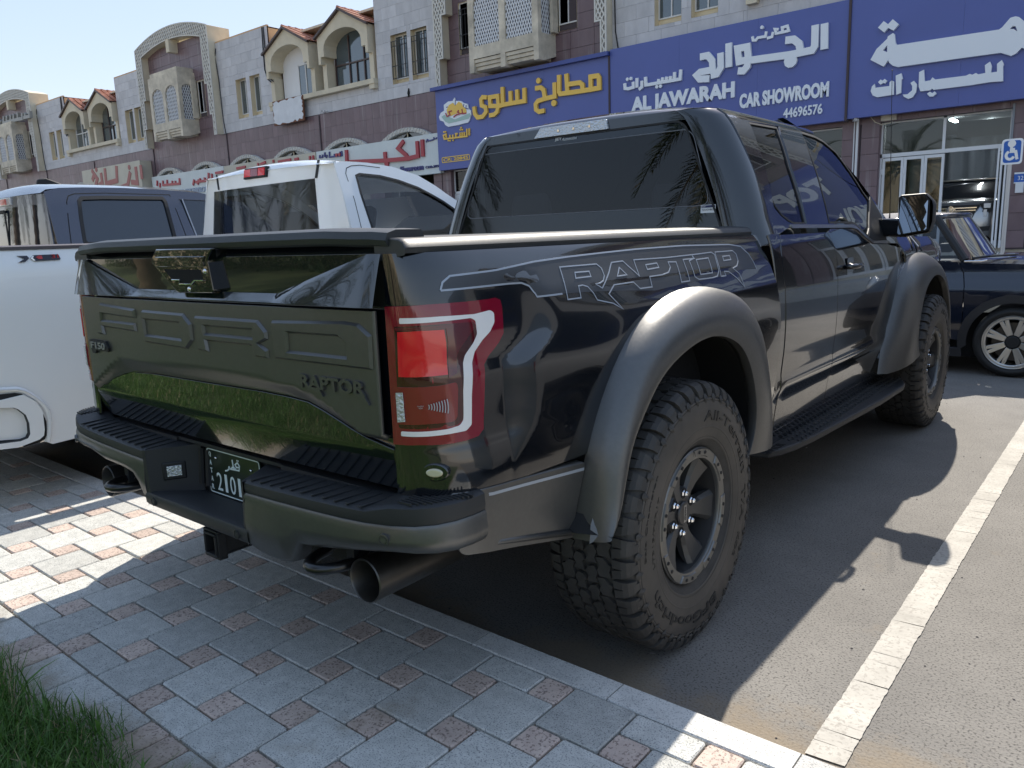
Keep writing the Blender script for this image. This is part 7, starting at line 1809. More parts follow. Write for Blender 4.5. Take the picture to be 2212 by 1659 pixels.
# curtain folds at the back of the open showroom
mb = MB(); rows = []
for i in range(60): x = -6+i*.13; y = 30.2+.14*math.sin(i*1.3)+.05*math.sin(i*3.1); rows.append([(x, y, .64), (x, y, 4.3)])
mb.grid(rows); tag(mb.build('showroom_curtain', mat('blue grey curtain', (.16, .19, .23), .7), smooth=True), 'blue-grey corrugated curtain at the back of the open car showroom', 'curtain')
M_LAMP = mat('lit tube', (1, 1, 1), .5, emit=(.9, .97, 1.), est=14.)
for i, (x, y) in enumerate(((-2.75, 25.3), (-2.05, 27.2), (-2.5, 28.6))):
    mb = MB(); mb.obox((x, y, 4.25), (.10, .75, .05)); o = mb.build('ceiling_light', M_LAMP)
    tag(o, ('lit white tube light nearest the glass in the open showroom', 'lit tube light in the middle of the dark showroom ceiling', 'lit tube light furthest inside the showroom, near the disabled parking sign')[i], 'ceiling light', 'tube lights in the showroom')
# security cameras
for i, (p, lab) in enumerate((((1848, 258), 'small white security camera under the blue signs by the purple pillar'), ((700, 241), 'small white security camera on the purple wall beside the flaking board'))):
    c = TR(p, 1, FY-.25); mb = MB(); mb.obox(c, (.10, .26, .09), Matrix.Rotation(.5, 3, 'Z')); t = thing('security_camera', lab, 'camera', tuple(c)); mb.build('camera_body', M_ALU, t, bev=.01)
    mb = MB(); mb.tube([c+Vector((0, .1, 0)), c+Vector((0, .24, .06))], .02, 6); mb.build('camera_bracket', M_ALU, t); mb = MB(); mb.lathe([(.03, 0), (.035, .03)], c+Vector((.06, -.13, 0)), (.48, -.87, 0), 10); mb.build('camera_lens', M_DRK, t)
c = TR((1875, 262), 1, FY-.12)
for nm_, x, z0_, z1_ in (('drain_pipe', -4.60, 2.55, 4.25),):
    t = MB(); t.tube([(x, FY-.08, z0_), (x, FY-.08, z1_)], .035, 8); t.tube([(x-.09, FY-.05, z0_), (x-.09, FY-.05, z1_)], .02, 6); B_('drain_pipe', t, M_ALU)
mb = MB(); mb.box(-4.0, -3.6, FY-.10, FY+.1, 4.12, 4.34); B_('junction_box', mb, M_CREAM2, bev=.02)
mb = MB(); mb.tube([(-4.3, FY-.06, 4.3), (-4.15, FY-.07, 4.12), (-3.95, FY-.08, 4.02), (-3.7, FY-.08, 4.08)], .012, 5); B_('cable', mb, M_CREAM)
# dark bird on the band
b_ = TR((885, 205), 1, FY-.05)
# ------------------------------------------------------------------ shop signs: lettering measured on the sign planes
s1c, s3c = crop(1700, 0, 2.212), crop(3280, 0, 2.9415)
M_BLUE = mat('blue sign panel', (.075, .105, .33), .35, noise_amt=.06, noise_s=.6)
M_BLUE2 = mat('blue sign edge', (.045, .07, .26), .4)
M_SWH = mat('white sign letter', (.72, .76, .80), .35)
M_SGO = mat('gold sign letter', (.78, .50, .08), .35)
M_SRD = mat('red sign letter', (.36, .035, .05), .4)
M_SNV = mat('navy sign letter', (.03, .035, .17), .4)
M_SCR = mat('cream sign panel', (.50, .47, .38), .6, noise_amt=.12, noise_s=.8)
M_SBW = mat('white sign panel', (.58, .63, .62), .5, noise_amt=.08, noise_s=.8)
def sgn(f, L_, Y): return [(TR(f(*p), 1, Y).x, TR(f(*p), 1, Y).z) for p in L_]
def board(label, x0, x1, z0, z1, Y, m, me, th=.22, cat='sign', sub=True):
    t = thing('shop_sign', label, cat, ((x0+x1)/2, Y, z0), 'shop signs along the building')
    n = max(1, round((x1-x0)/2.7))
    for i in range(n):
        a = x0+(x1-x0)*i/n; b = x0+(x1-x0)*(i+1)/n; mb = MB(); mb.box(a+.0015, b-.0015, Y, Y+th, z0, z1); mb.build('sign_panel', m, t)
    return t
def dot(mb, f, p, r, Y, dep=.06):
    c = TR(f(*p), 1, Y); mb.prism([(c.x+r*math.cos(t*math.pi/5), Y, c.z+r*math.sin(t*math.pi/5)) for t in range(10)], (0, -dep, 0))
def poly(mb, f, L_, Y, dep=.07, hole=None):
    P = sgn(f, L_, Y); H = [sgn(f, h, Y) for h in (hole or [])]
    V_, F_ = cdt(P, H, .6); 
    F2 = []
    for q in F_:
        a, b, c = (Vector(V_[i]) for i in q); F2.append(q if (b-a).cross(c-a) > 0 else q[::-1])
    n = len(V_); e = {}
    for q in F2:
        for i in range(3): e[(q[i], q[(i+1) % 3])] = 1
    mb.add([(x, Y-dep, z) for x, z in V_]+[(x, Y, z) for x, z in V_], F2+[(a, a+n, b+n, b) for (a, b) in e if (b, a) not in e])
Y1 = FY-.40
B1 = board('blue shop sign with large gold Arabic letters and a round dish logo', -20.72, -12.56, 4.10, 7.22, Y1, M_BLUE, M_BLUE2)
mb = MB(); mb.box(-20.86, -12.50, Y1-.16, Y1+.02, 7.17, 7.30); mb.build('sign_hood', M_BLUE2, B1)
wpx = 38/2.212/1.82278
f1 = fp(Y1-.001)
def S_(lines, wd, f, Y, m, parent, dep=.07, name='sign_lettering'):
    mb = MB(); strokes(mb, [sgn(f, L_, Y) for L_ in lines], wd, fp(Y), dep); return mb.build(name, m, parent)
gold = [[(1395, 782), (1393, 672), (1455, 662), (1466, 680), (1468, 768), (1395, 782)], [(1460, 770), (1330, 792), (1195, 812), (1128, 820), (1118, 800), (1118, 655)], [(1192, 812), (1182, 645)], [(1192, 738), (1300, 722), (1322, 740), (1325, 790)],
 [(1078, 720), (1082, 842), (1000, 860), (935, 882), (915, 910), (918, 955), (945, 975), (992, 965)], [(912, 772), (960, 765), (985, 785), (995, 855)],
 [(815, 768), (818, 882), (760, 892), (700, 902), (630, 915), (600, 925)], [(752, 782), (756, 890)], [(695, 795), (698, 900)], [(625, 760), (630, 918)],
 [(520, 925), (515, 850), (585, 838), (592, 925), (520, 925)], [(590, 925), (580, 975), (555, 1000), (512, 1008)],
 [(492, 850), (455, 848), (440, 870), (445, 920), (480, 935), (485, 975), (455, 1018), (410, 1025), (385, 990), (378, 930)]]
S_(gold, .155, s1c, Y1, M_SGO, B1, .09)
for p_, r_q in (((940, 705), .10), ((1074, 900), .11)): mb = MB(); dot(mb, s1c, p_, r_q, Y1, .09); mb.build('sign_lettering', M_SGO, B1)
small = [[(332, 1118), (332, 1180)], [(312, 1122), (312, 1188), (115, 1212), (108, 1180), (130, 1170), (132, 1205)], [(290, 1150), (290, 1190)], [(272, 1152), (272, 1192)], [(254, 1155), (254, 1195)], [(232, 1165), (215, 1165), (218, 1195)], [(190, 1172), (190, 1200)], [(165, 1175), (165, 1205)]]
S_(small, .06, s1c, Y1, M_SGO, B1, .05)
mb = MB(); [dot(mb, s1c, p, .035, Y1, .05) for p in ((262, 1112), (255, 1130), (272, 1130), (192, 1222), (150, 1225), (165, 1226), (112, 1150), (125, 1149))]; mb.build('sign_lettering', M_SGO, B1)
mb = MB(); poly(mb, s1c, [(70, 1020), (85, 985), (115, 965), (112, 915), (150, 885), (190, 880), (205, 850), (215, 880), (260, 880), (290, 900), (318, 905), (328, 950), (348, 965), (350, 1000), (335, 1050), (320, 1070), (290, 1075), (240, 1090), (150, 1105), (125, 1090), (110, 1060), (80, 1050)], Y1, .05); lg = mb.build('sign_logo', M_SWH, B1)
mb = MB(); poly(mb, s1c, [(130, 960), (150, 915), (185, 895), (205, 920), (235, 885), (262, 900), (275, 930), (300, 950), (305, 985), (230, 985), (165, 1010), (140, 1000)], Y1-.052, .01); mb.build('logo_fill', M_SGO, lg)
mb = MB(); poly(mb, s1c, [(85, 1018), (110, 1000), (200, 1040), (330, 985), (340, 1005), (318, 1035), (150, 1075), (120, 1060)], Y1-.052, .008); mb.build('logo_fill', mat('pale green print', (.35, .50, .45), .5), lg)
S_([[(300, 985), (270, 990), (262, 950)], [(262, 988), (215, 1000), (190, 1020)], [(235, 960), (225, 975), (240, 985)], [(175, 965), (150, 975), (160, 1000), (135, 1015), (120, 985)]], .05, s1c, Y1-.064, M_SRD, lg, .01, 'logo_lettering')
S_([[(205, 870), (205, 915), (150, 930), (125, 935)], [(190, 900), (188, 915)], [(175, 905), (172, 920)], [(280, 905), (275, 935), (320, 950)], [(300, 915), (298, 940)]], .028, s1c, Y1-.053, M_SNV, lg, .006, 'logo_lettering')
P = sgn(s1c, [(92, 1375), (92, 1418)], Y1); 
x0_, z0_, z1_ = P[0][0], P[1][1], P[0][1]
mb = MB(); rr4 = roundp([(x0_, z0_), (x0_+1.5, z0_), (x0_+1.5, z1_), (x0_, z1_)], .05, 3); strokes(mb, [rr4+[rr4[0]]], .03, fp(Y1), .02); text3d(mb, 'CR: 20845', lambda a, b, d: Vector((x0_+.75+a, Y1-d, (z0_+z1_)/2+b)), 1, .02, bold=.02, fit=(1.34, (z1_-z0_)*.62)); mb.build('sign_lettering', M_SGO, B1)
# second blue sign
B2 = board('blue car showroom sign with white Arabic letters and a phone number', -12.50, -4.86, 4.22, 7.36, Y1, M_BLUE, M_BLUE2)
wl = [[(925, 155), (923, 322)], [(865, 165), (862, 300), (845, 328), (700, 358), (450, 392)], [(672, 265), (725, 258), (760, 285), (770, 340)], [(372, 402), (362, 318), (425, 306), (432, 388), (372, 402)], [(430, 390), (425, 432), (400, 462), (365, 462)], [(305, 282), (306, 438)], [(252, 345), (254, 440), (228, 482), (190, 492)], [(120, 372), (170, 362), (198, 395), (202, 455), (120, 470), (98, 490), (118, 515), (180, 512)]]
S_(wl, .20, k3, Y1, M_SWH, B2, .09)
S_([[(652, 210), (648, 180), (682, 170), (690, 200), (652, 210)], [(685, 203), (600, 220)], [(625, 192), (600, 190), (612, 218)], [(590, 208), (582, 240), (550, 250)], [(545, 205), (540, 238), (490, 246), (478, 262), (460, 262), (455, 238)]], .075, k3, Y1, M_SWH, B2, .05)
for p_, r_q in (((705, 397), .19), ((520, 180), .05)): mb = MB(); dot(mb, k3, p_, r_q, Y1, .09); mb.build('sign_lettering', M_SWH, B2)
S_([[(2176, 608), (2170, 690), (2120, 700), (2122, 630)], [(2120, 700), (1985, 722)], [(2088, 665), (2085, 705)], [(2055, 670), (2050, 710)], [(2020, 676), (2015, 715)], [(1985, 690), (1980, 724), (1905, 738), (1872, 742), (1868, 672)], [(1838, 705), (1838, 760), (1812, 782)], [(1795, 682), (1795, 765)], [(1762, 715), (1765, 762), (1720, 775), (1692, 772), (1688, 728)]], .10, s1c, Y1, M_SWH, B2, .07)
mb = MB(); [dot(mb, s1c, p, .055, Y1, .07) for p in ((1712, 692), (1742, 686), (1968, 758), (2000, 752))]; mb.build('sign_lettering', M_SWH, B2)
def txt(parent, s, f, p0, p1, hgt, Y, m, bold=.03, dep=.05, shear=0.):
    a, b = TR(f(*p0), 1, Y), TR(f(*p1), 1, Y); c = (a+b)/2; mb = MB(); sl = (b.z-a.z)/(b.x-a.x)
    text3d(mb, s, lambda u, v, d: Vector((c.x+u, Y-d, c.z+v+sl*u*0)), 1, dep, bold=bold, shear=shear, fit=(b.x-a.x, hgt)); return mb.build('sign_lettering', m, parent)
txt(B2, 'CAR SHOWROOM', k3, (372, 648), (950, 588), .42, Y1, M_SWH, .05)
txt(B2, 'AL JAWARAH', k3, (-330, 690), (340, 600), .60, Y1, M_SWH, .05)
txt(B2, '44696576', k3, (655, 735), (908, 706), .28, Y1, M_SWH, .02)
mb = MB(); mb.box(-4.86, -4.80, Y1-.05, Y1+.2, 4.2, 7.5); mb.build('sign_divider', M_JOINT, B2); mb = MB(); mb.box(-12.56, -12.50, Y1-.03, Y1+.2, 4.15, 7.3); mb.build('sign_divider', M_JOINT, B2)
# third blue sign
B3 = board('blue sign with the biggest white Arabic letters, above the open showroom', -4.80, 3.35, 4.25, 7.60, Y1, M_BLUE, M_BLUE2)
mb = MB()
poly(mb, s3c, [(445, 700), (515, 575), (640, 455), (645, 430), (705, 390), (722, 400), (735, 500), (750, 527), (1930, 350), (1965, 325), (2060, 215), (2120, 198), (2160, 205), (2230, 260), (2300, 400), (2600, 360), (2600, 560), (2300, 590), (2190, 560), (2130, 625), (2070, 655), (1950, 618), (1640, 660), (760, 782), (700, 765), (660, 730), (650, 700), (600, 775), (585, 772)], Y1, .10, [[(588, 590), (640, 530), (638, 610)], [(2055, 343), (2085, 312), (2120, 310), (2142, 372), (2100, 345)]])
poly(mb, s3c, [(532, 328), (598, 252), (650, 288), (703, 230), (773, 288), (710, 362), (650, 330), (603, 383)], Y1, .10)
poly(mb, s3c, [(445, 1060), (460, 1005), (490, 975), (500, 1020), (660, 1000), (665, 955), (690, 935), (715, 950), (712, 1100), (520, 1130), (470, 1110)], Y1, .08)
poly(mb, s3c, [(530, 955), (560, 925), (585, 938), (605, 918), (638, 940), (612, 970), (590, 965), (560, 985)], Y1, .08)
poly(mb, s3c, [(735, 880), (800, 852), (815, 915), (802, 925), (795, 1080), (740, 1102)], Y1, .08)
poly(mb, s3c, [(905, 965), (945, 940), (980, 980), (970, 1070), (930, 1130), (880, 1150), (830, 1125), (815, 1100), (870, 1095), (925, 1050), (925, 1000)], Y1, .08)
poly(mb, s3c, [(1000, 1010), (1005, 840), (1060, 812), (1070, 945), (1135, 935), (1160, 900), (1190, 925), (1550, 880), (1590, 860), (1620, 870), (1660, 850), (1690, 865), (1770, 850), (1765, 760), (1825, 718), (1845, 770), (1835, 845), (1905, 835), (1905, 745), (1960, 700), (1985, 750), (1975, 770), (1975, 945), (1830, 955), (1700, 975), (1600, 992), (1170, 1045), (1155, 1030), (1130, 1050), (1020, 1062)], Y1, .08)
poly(mb, s3c, [(1095, 1090), (1130, 1065), (1158, 1082), (1185, 1062), (1207, 1088), (1165, 1122), (1125, 1122)], Y1, .08)
mb.build('sign_lettering', M_SWH, B3)
# the sign mirrored in the truck's doors, further right
B4 = board('blue TOP CAR sign to the right, seen mirrored in the truck doors', 3.40, 11.6, 4.25, 7.60, Y1, M_BLUE, M_BLUE2)
mb = MB(); 
for s, x, z, w_, h_ in (('TOP', 5.6, 6.45, 2.2, .95), ('CAR', 8.5, 5.2, 2.4, .8), ('SHOWROOM', 5.6, 4.75, 3.2, .5), ('45141', 9.6, 4.55, 1.9, .4)):
    text3d(mb, s, lambda u, v, d: Vector((x+u, Y1-d, z+v)), 1, .06, bold=.05, fit=(w_, h_))
strokes(mb, [[(7.6, 7.3), (7.5, 6.1), (9.2, 5.9), (9.4, 6.6)], [(9.6, 7.2), (9.8, 6.0), (11.0, 6.1), (11.2, 7.1), (10.4, 7.2)]], .34, fp(Y1), .08); mb.build('sign_lettering', M_SWH, B4)
# signs to the left
Y2 = FY-.30
K1 = board('white shop sign with big dark red Arabic letters, left of the gold-lettered sign', -28.85, -20.74, 4.02, 5.60, Y2, M_SBW, M_SBW)
S_([[(530, 905), (535, 1015)], [(497, 915), (503, 1012), (440, 1028), (425, 1005), (375, 962), (410, 915)], [(440, 1028), (300, 1040), (60, 1050)], [(288, 985), (292, 1038)], [(38, 972), (42, 1045)]], .17, k2, Y2, M_SRD, K1, .09)
for p_, r_q in (((300, 1060), .13), ((-25, 1005), .08), ((-5, 1002), .08)): mb = MB(); dot(mb, k2, p_, r_q, Y2, .08); mb.build('sign_lettering', M_SRD, K1)
S_([[(552, 922), (560, 905), (572, 912)], [(565, 915), (600, 905)], [(600, 890), (605, 905)], [(612, 900), (622, 893)]], .05, k2, Y2, M_SNV, K1, .04)
txt(K1, 'Showroom', k2, (385, 1098), (535, 1082), .24, Y2, M_SNV, .04); txt(K1, 'C.R.No.27152', k2, (550, 1083), (638, 1077), .10, Y2, M_SNV, .0)
wk = crop(700, 550, 2212/1100)
S_([[(1300, 90), (1303, 125), (1290, 128), (1288, 95)], [(1290, 128), (1200, 138)], [(1265, 108), (1265, 130)], [(1245, 112), (1245, 132)], [(1205, 95), (1205, 138)], [(1185, 120), (1180, 145)], [(1168, 100), (1168, 138)], [(1150, 118), (1150, 138), (1128, 142), (1128, 122)]], .07, wk, Y2, M_SNV, K1, .05)
K2 = board('cream shop sign with red lettering, mostly hidden behind the white pickup', -36.95, -28.92, 4.02, 5.60, Y2, M_SCR, M_SCR)
S_([[(1075, 125), (1078, 165)], [(1050, 130), (1052, 168)], [(900, 158), (800, 175)], [(760, 160), (762, 182)], [(700, 178), (660, 195)], [(640, 185), (640, 205)], [(540, 215), (470, 228)], [(960, 150), (930, 158)]], .12, wk, Y2, M_SRD, K2, .06)
K3 = board('white sign with red Arabic and pale blue English letters, between two white pickups', -45.05, -37.0, 4.02, 5.62, Y2, M_SBW, M_SBW)
S_([[(1165, 1155), (1168, 1190), (1110, 1195), (1060, 1200), (1058, 1170)], [(1140, 1172), (1140, 1192)], [(1120, 1172), (1120, 1195)], [(1085, 1165), (1087, 1195)], [(1040, 1185), (1040, 1215)], [(1022, 1170), (1022, 1205)], [(1375, 1125), (1378, 1165), (1350, 1168)], [(1355, 1120), (1355, 1168), (1270, 1180)], [(1330, 1150), (1330, 1172)], [(1300, 1155), (1300, 1175)], [(1290, 1165), (1285, 1195)], [(1262, 1165), (1255, 1200)], [(1445, 1105), (1445, 1115), (1400, 1122)]], .13, k1, Y2, M_SRD, K3, .06)
txt(K3, 'AUTO SHOWROOM', k1, (1120, 1245), (1380, 1228), .30, Y2, mat('pale blue letter', (.30, .36, .45), .5), .03)
Y3 = FY-.75
K4 = board('large faded cream sign with washed-out red Arabic letters above the grey pickup', -53.6, -45.4, 4.0, 6.62, Y3, M_SCR, M_SCR, th=.7)
M_FAD = mat('faded red letter', (.38, .16, .14), .7)
S_([[(912, 1070), (922, 1160)], [(880, 1080), (892, 1185), (852, 1180)], [(845, 1115), (830, 1200), (790, 1215)], [(755, 1075), (760, 1170), (690, 1190), (680, 1090)], [(655, 1120), (665, 1185), (640, 1205)], [(600, 1170), (612, 1130), (632, 1160), (620, 1210)]], .30, k1, Y3, M_FAD, K4, .03)
mb = MB(); [dot(mb, k1, p, .15, Y3, .03) for p in ((838, 1085), (600, 1110), (625, 1100))]; mb.build('sign_lettering', M_FAD, K4)
# metal letters over the far gate, flaking board, small plates, disabled parking sign
Y4 = FY-.55
G3 = thing('gate_sign', 'row of grey metal Arabic letters over the far left arched gate', 'sign', (P0-2*PER, Y4, 11.2))
S_([[(205, 720), (208, 755), (170, 765)], [(180, 735), (180, 762)], [(160, 735), (162, 770), (130, 775)], [(130, 730), (132, 775), (60, 792)], [(105, 740), (105, 780)], [(85, 745), (85, 785)], [(60, 750), (60, 795), (35, 800)], [(40, 755), (40, 798)], [(20, 780), (12, 820)]], .22, k1, Y4, mat('grey metal letter', (.28, .28, .26), .5), G3, .20)
bx0, bx1 = -31.95, -29.52
t = thing('blank_board', 'white board with rusty flaking edges under the first gable window', 'board', (bx0, FY-.3, 7.1))
mb = MB(); mb.box(bx0, bx1, FY-.34, FY-.26, 7.10, 8.24); mb.build('board_back', mat('rust brown', (.16, .07, .04), .9), t)
rg2 = random.Random(8); pts = []
for (a, b), (c_, d) in (((bx0, 7.1), (bx1, 7.1)), ((bx1, 7.1), (bx1, 8.24)), ((bx1, 8.24), (bx0, 8.24)), ((bx0, 8.24), (bx0, 7.1))):
    for i in range(14): u = i/14; q = rg2.uniform(.0, .13) if rg2.random() < .6 else .01; x = a+(c_-a)*u; z = b+(d-b)*u; pts.append((min(max(x, bx0+q), bx1-q), min(max(z, 7.1+q), 8.24-q)))
mb = MB(); mb.add([(x, FY-.345, z) for x, z in pts], [tuple(range(len(pts)))]); mb.build('board_sheet', mat('flaking white sheet', (.62, .64, .66), .6, noise_amt=.1, noise_s=3), t)
# disabled parking sign
sp = [TR(p, 1, 12.0) for p in (k3(2072, 905), k3(2212, 898), k3(2205, 1060), k3(2068, 1070))]
cx = (sp[0].x+sp[1].x)/2; cz = (sp[0].z+sp[3].z)/2; hw, hh = (sp[1].x-sp[0].x)/2, (sp[0].z-sp[3].z)/2
t = thing('parking_sign', 'blue disabled parking sign with a white wheelchair symbol on a thin post', 'sign', (cx, 12.0, 0))
mb = MB(); mb.prism([(x, 12.0, z) for x, z in rrect(cx, cz, 2*hw, 2*hh, .05)], (0, .004, 0)); mb.build('sign_plate', M_SWH, t)
mb = MB(); mb.prism([(x, 11.997, z) for x, z in rrect(cx, cz, 2*hw-.05, 2*hh-.05, .04)], (0, .002, 0)); mb.build('sign_face', mat('sign blue', (.01, .10, .42), .4), t)
U = lambda L_: [(cx+a*hw*.62, cz+b*hh*.62) for a, b in L_]
mb = MB(); strokes(mb, [U([(-.12, .62), (-.12, .0), (.55, .0), (.80, -.85), (1.0, -.80)]), U([(-.12, .28), (.42, .28)]), U([(-.25+.60*math.cos(t_), -.45+.50*math.sin(t_)) for t_ in [math.pi*(.62+.115*i) for i in range(12)]])], .036, fp(11.9965), .002)
c_ = U([(-.10, 1.0)])[0]; mb.prism([(c_[0]+.05*math.cos(i*math.pi/6), 11.996, c_[1]+.05*math.sin(i*math.pi/6)) for i in range(12)], (0, -.002, 0)); mb.build('wheelchair_symbol', M_WHT, t)
mb = MB(); mb.tube([(cx-.02, 12.03, 0), (cx-.02, 12.03, cz+hh)], .03, 10); mb.build('post', mat('galvanised post', (.45, .46, .47), .4, metal=.5), t)
c = TR(k3(2190, 1153), 1, FY-.06); t = thing('wall_plate', 'small blue number 32 plate on the purple pillar', 'sign', tuple(c))
mb = MB(); mb.box(c.x-.14, c.x+.2, c.y, c.y+.02, c.z-.13, c.z+.10); mb.build('plate', MATS['sign blue'], t); mb = MB(); text3d(mb, '32', lambda a, b, d: Vector((c.x+.0+a, c.y-.001-d, c.z+b)), 1, .002, fit=(.12, .10)); mb.box(c.x-.14, c.x+.2, c.y-.004, c.y-.001, c.z-.13, c.z-.10); mb.box(c.x-.14, c.x+.2, c.y-.004, c.y-.001, c.z+.10, c.z+.14); mb.build('plate_print', M_WHT, t)
mb = MB(); c = TR(k3(2183, 1213), 1, FY-.06); mb.box(c.x-.09, c.x+.09, c.y-.04, c.y+.02, c.z-.14, c.z+.12); tag(mb.build('intercom_box', M_ALU, bev=.01), 'small pale grey box below the number 32 plate', 'box')
# ------------------------------------------------------------------ what the glossy panels mirror: palms, hedge, villa behind the camera
M_TRK = mat('palm trunk', (.12, .085, .055), .95, noise_amt=.4, noise_s=6, bump=.6, bump_s=20)
M_PLM = leafmat('palm leaflet', (.035, .055, .018), (.085, .105, .035), .25, .45, dry=(.20, .15, .07))
M_HDG = leafmat('hedge leaf', (.015, .05, .010), (.045, .12, .022), .3, .5)
def palm_mesh(seed, H, nf, L):
    R_ = random.Random(seed); tr = MB(); rows = []
    n = int(H/.11)
    for i in range(n+1):
        z = H*i/n; r = .19+.03*math.sin(z)+(.05 if i % 2 else 0)+(.05 if z < .4 else 0); rows.append([(math.cos(a)*r*(1+.06*math.sin(a*5+i*2.1))+.12*math.sin(z*.5), math.sin(a)*r, .1+z) for a in [2*math.pi*k/14 for k in range(14)]])
    tr.grid(rows, wrap=True); fr = MB(); ra = MB(); top = Vector((.12*math.sin(H*.5), 0, H+.1))
    for f in range(nf):
        az = f*2.399+R_.uniform(-.2, .2); el = rad(75-105*(f/nf)+R_.uniform(-8, 8)); Lf = L*R_.uniform(.85, 1.1)
        d = Vector((math.cos(az)*math.cos(el), math.sin(az)*math.cos(el), math.sin(el))); p = top+d*.1; pts = [p.copy()]; N_ = 16
        for i in range(N_):
            d = (d+Vector((0, 0, -.085-.03*i/N_))).normalized(); p = p+d*Lf/N_; pts.append(p.copy())
        ra.tube(pts, [.03*(1-i/(N_+1))+.004 for i in range(N_+1)], 4, caps=False)
        nl = 56
        for k in range(5, nl):
            t = k/nl*N_; i = min(int(t), N_-1); q = pts[i].lerp(pts[i+1], t-i); tg_ = (pts[i+1]-pts[i]).normalized(); sd = tg_.cross(Vector((0, 0, 1))).normalized(); up = sd.cross(tg_)
            ln = .52*math.sin(math.pi*(.12+.86*k/nl))**.6*R_.uniform(.85, 1.1)
            for s in (-1, 1):
                dd = (sd*s*.75+tg_*.55+up*R_.uniform(.05, .35)).normalized(); e = q+dd*ln+Vector((0, 0, -.10*ln)); m_ = q+dd*ln*.5; w_ = tg_*.016
                fr.add([q-w_*.5, m_-w_, e, m_+w_, q+w_*.5], [(0, 1, 2, 3, 4)])
    return tr, fr, ra
PT = {}
def palm(label, x, y, H, seed, L=2.9, key=0, rz=0):
    t = thing('palm_tree', label, 'palm tree', (0, 0, 0), 'date palms on the lawn')
    if key not in PT:
        tr, fr, ra = palm_mesh(seed, H, 30, L)
        a = tr.build('trunk', M_TRK, t, smooth=True); b = fr.build('crown', M_PLM, t); c = ra.build('frond_stems', M_PLM, t); PT[key] = (a, b, c)
    else:
        for o in PT[key]: c = o.copy(); COL.objects.link(c); c.parent = t
    t.location = (x, y, 0); t.rotation_euler = (0, 0, rz)
palm('date palm just behind the camera, mirrored in the black truck rear window', -.9, -5.6, 4.5, 3, 3.1, 0, 2.2)
palm('date palm on the lawn mirrored in the white pickup rear window', -9.6, -4.2, 4.5, 3, 3.1, 0, .4)
palm('date palm on the lawn mirrored in the grey pickup rear window', -15.0, -3.4, 4.5, 3, 3.1, 0, 4.)
palm('date palm far along the lawn to the left', -21.5, -4.0, 4.5, 3, 3.1, 0, 5.2)
# hedge and shrubs
rng = np.random.default_rng(4)
def leafcloud(name, blobs, n, size, m):
    V = []; 
    w_ = np.array([b[3]*b[4] for b in blobs]); w_ = w_/w_.sum(); idx = rng.choice(len(blobs), n, p=w_)
    B = np.array(blobs)[idx]; d = rng.normal(size=(n, 3)); d /= np.linalg.norm(d, axis=1)[:, None]; r = rng.uniform(.75, 1.05, n)[:, None]
    C = B[:, :3]+d*r*B[:, 3:6]; C[:, 2] = np.maximum(C[:, 2], .15)
    a = rng.normal(size=(n, 3)); a /= np.linalg.norm(a, axis=1)[:, None]; b = np.cross(a, rng.normal(size=(n, 3))); b /= np.linalg.norm(b, axis=1)[:, None]
    s = size*rng.uniform(.6, 1.3, n)[:, None]; P = np.stack([C-a*s, C+b*s*.45, C+a*s, C-b*s*.45], 1).reshape(-1, 3)
    me = bpy.data.meshes.new(name); me.from_pydata(P.tolist(), [], [(4*i, 4*i+1, 4*i+2, 4*i+3) for i in range(n)]); me.materials.append(m); o = bpy.data.objects.new(name, me); link(o); return o
bl_ = [(-24+i*1.15+rng.uniform(-.2, .2), -9.3+rng.uniform(-.3, .3), .85, .8, .7, rng.uniform(1.0, 1.25)) for i in range(36)]
o = leafcloud('hedge', bl_, 34000, .08, M_HDG); tag(o, 'clipped green hedge along the far side of the lawn, mirrored in the tailgate', 'hedge')
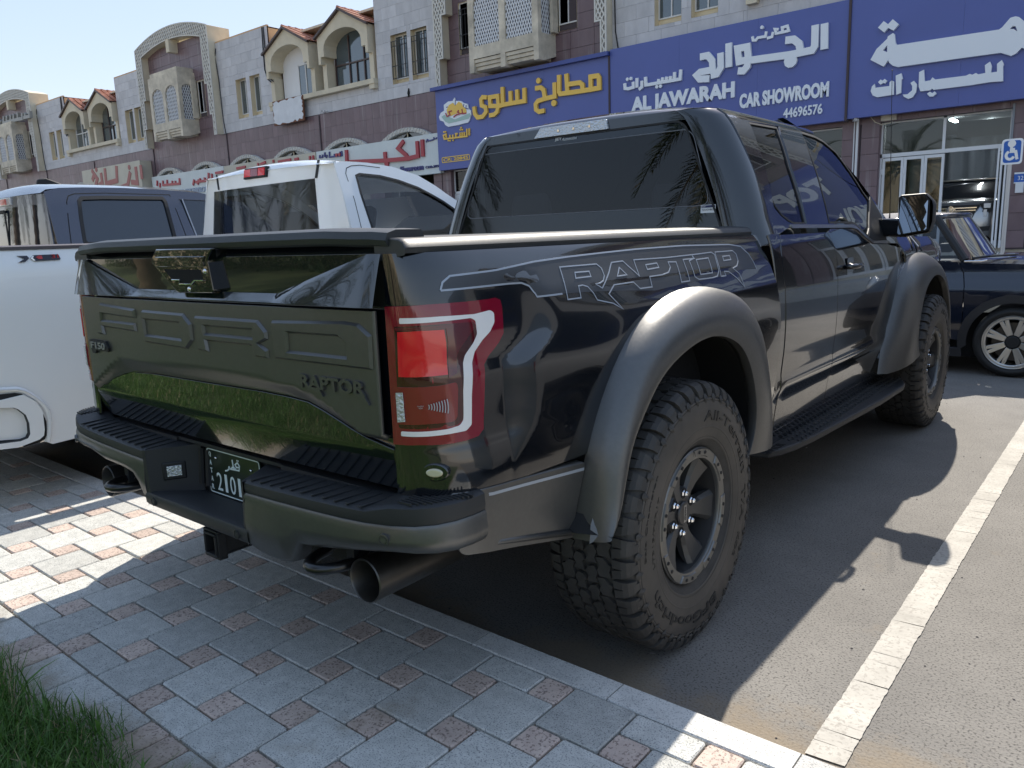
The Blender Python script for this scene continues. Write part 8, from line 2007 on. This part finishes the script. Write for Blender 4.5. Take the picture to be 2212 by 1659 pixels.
# villa
VL = thing('villa', 'cream villa with round-arched windows behind the lawn, mirrored in the shop doors', 'house', (-12, -27, 0))
mb = MB(); wv = []
for x in (-22, -18.4, -14.8, -11.2, -7.6, -4, -.4, 3.2):
    wv.append([(x-.55, 3.6), (x+.55, 3.6), (x+.55, 5.0)]+[(x+.55*math.cos(t), 5.0+.55*math.sin(t)) for t in [math.pi*i/8 for i in range(1, 8)]]+[(x-.55, 5.0)])
panel('wall', [(-26, 0), (7, 0), (7, 6.4), (-26, 6.4)], lambda a, b: Vector((a, -27, b)), mat('villa render', (.50, .42, .28), .9, noise_amt=.12, noise_s=.5), VL, holes=wv, out=lambda P: Vector((0, 1, 0)), step=1.2, thick=.25)
for w_ in wv:
    mb = MB(); mb.add([(a, -27.2, b) for a, b in w_], [tuple(range(len(w_)))]); wn_ = mb.build('window', M_WGL, VL)
    mb = MB(); cxw = sum(p[0] for p in w_[:2])/2; strokes(mb, [[(cxw-.95, 4.7)]+[(cxw+.95*math.cos(t), 5.0+.95*math.sin(t)) for t in [math.pi-math.pi*i/10 for i in range(11)]]+[(cxw+.95, 4.7)]], .16, lambda a, b, d: Vector((a, -27+d, b)), .10); mb.build('arch_moulding', MATS['villa render'], wn_)
mb = MB(); mb.box(-26, 7, -33, -27.3, 0, 6.3); mb.build('villa_body', MATS['villa render'], VL); mb = MB(); mb.box(-26.3, 7.3, -27.4, -26.7, 6.4, 6.7); mb.build('cornice', MATS['villa render'], VL)
mb = MB(); mb.box(-30, 14, -13.6, -13.3, 0, 1.8); tag(mb.build('garden_wall', MATS['villa render']), 'cream garden wall beyond the hedge', 'wall')
# bird on the stone band
c = TR((1089, 199), 1, FY-.1); c = TR(crop(1344, 0, _k)(437, 600), 1, FY-.05)
mb = MB(); mb.lathe([(0, -.16), (.03, -.12), (.055, -.03), (.05, .05), (.03, .10), (.035, .13), (.02, .17), (0, .18)], (c.x, FY-.06, 7.42), (.1, 0, 1), 10); mb.add([(c.x-.02, FY-.06, 7.30), (c.x-.10, FY-.06, 7.22), (c.x+.02, FY-.06, 7.27)], [(0, 1, 2)])
tag(mb.build('pigeon', M_DRK, smooth=True), 'small dark pigeon perched on the ledge above the purple wall', 'bird')
for nm_, mb_ in slab_stuff.items():
    if mb_.v: mb_.build(nm_, M_STONE if nm_ == 'stone_slab' else M_PURP, FB, kind='stuff')
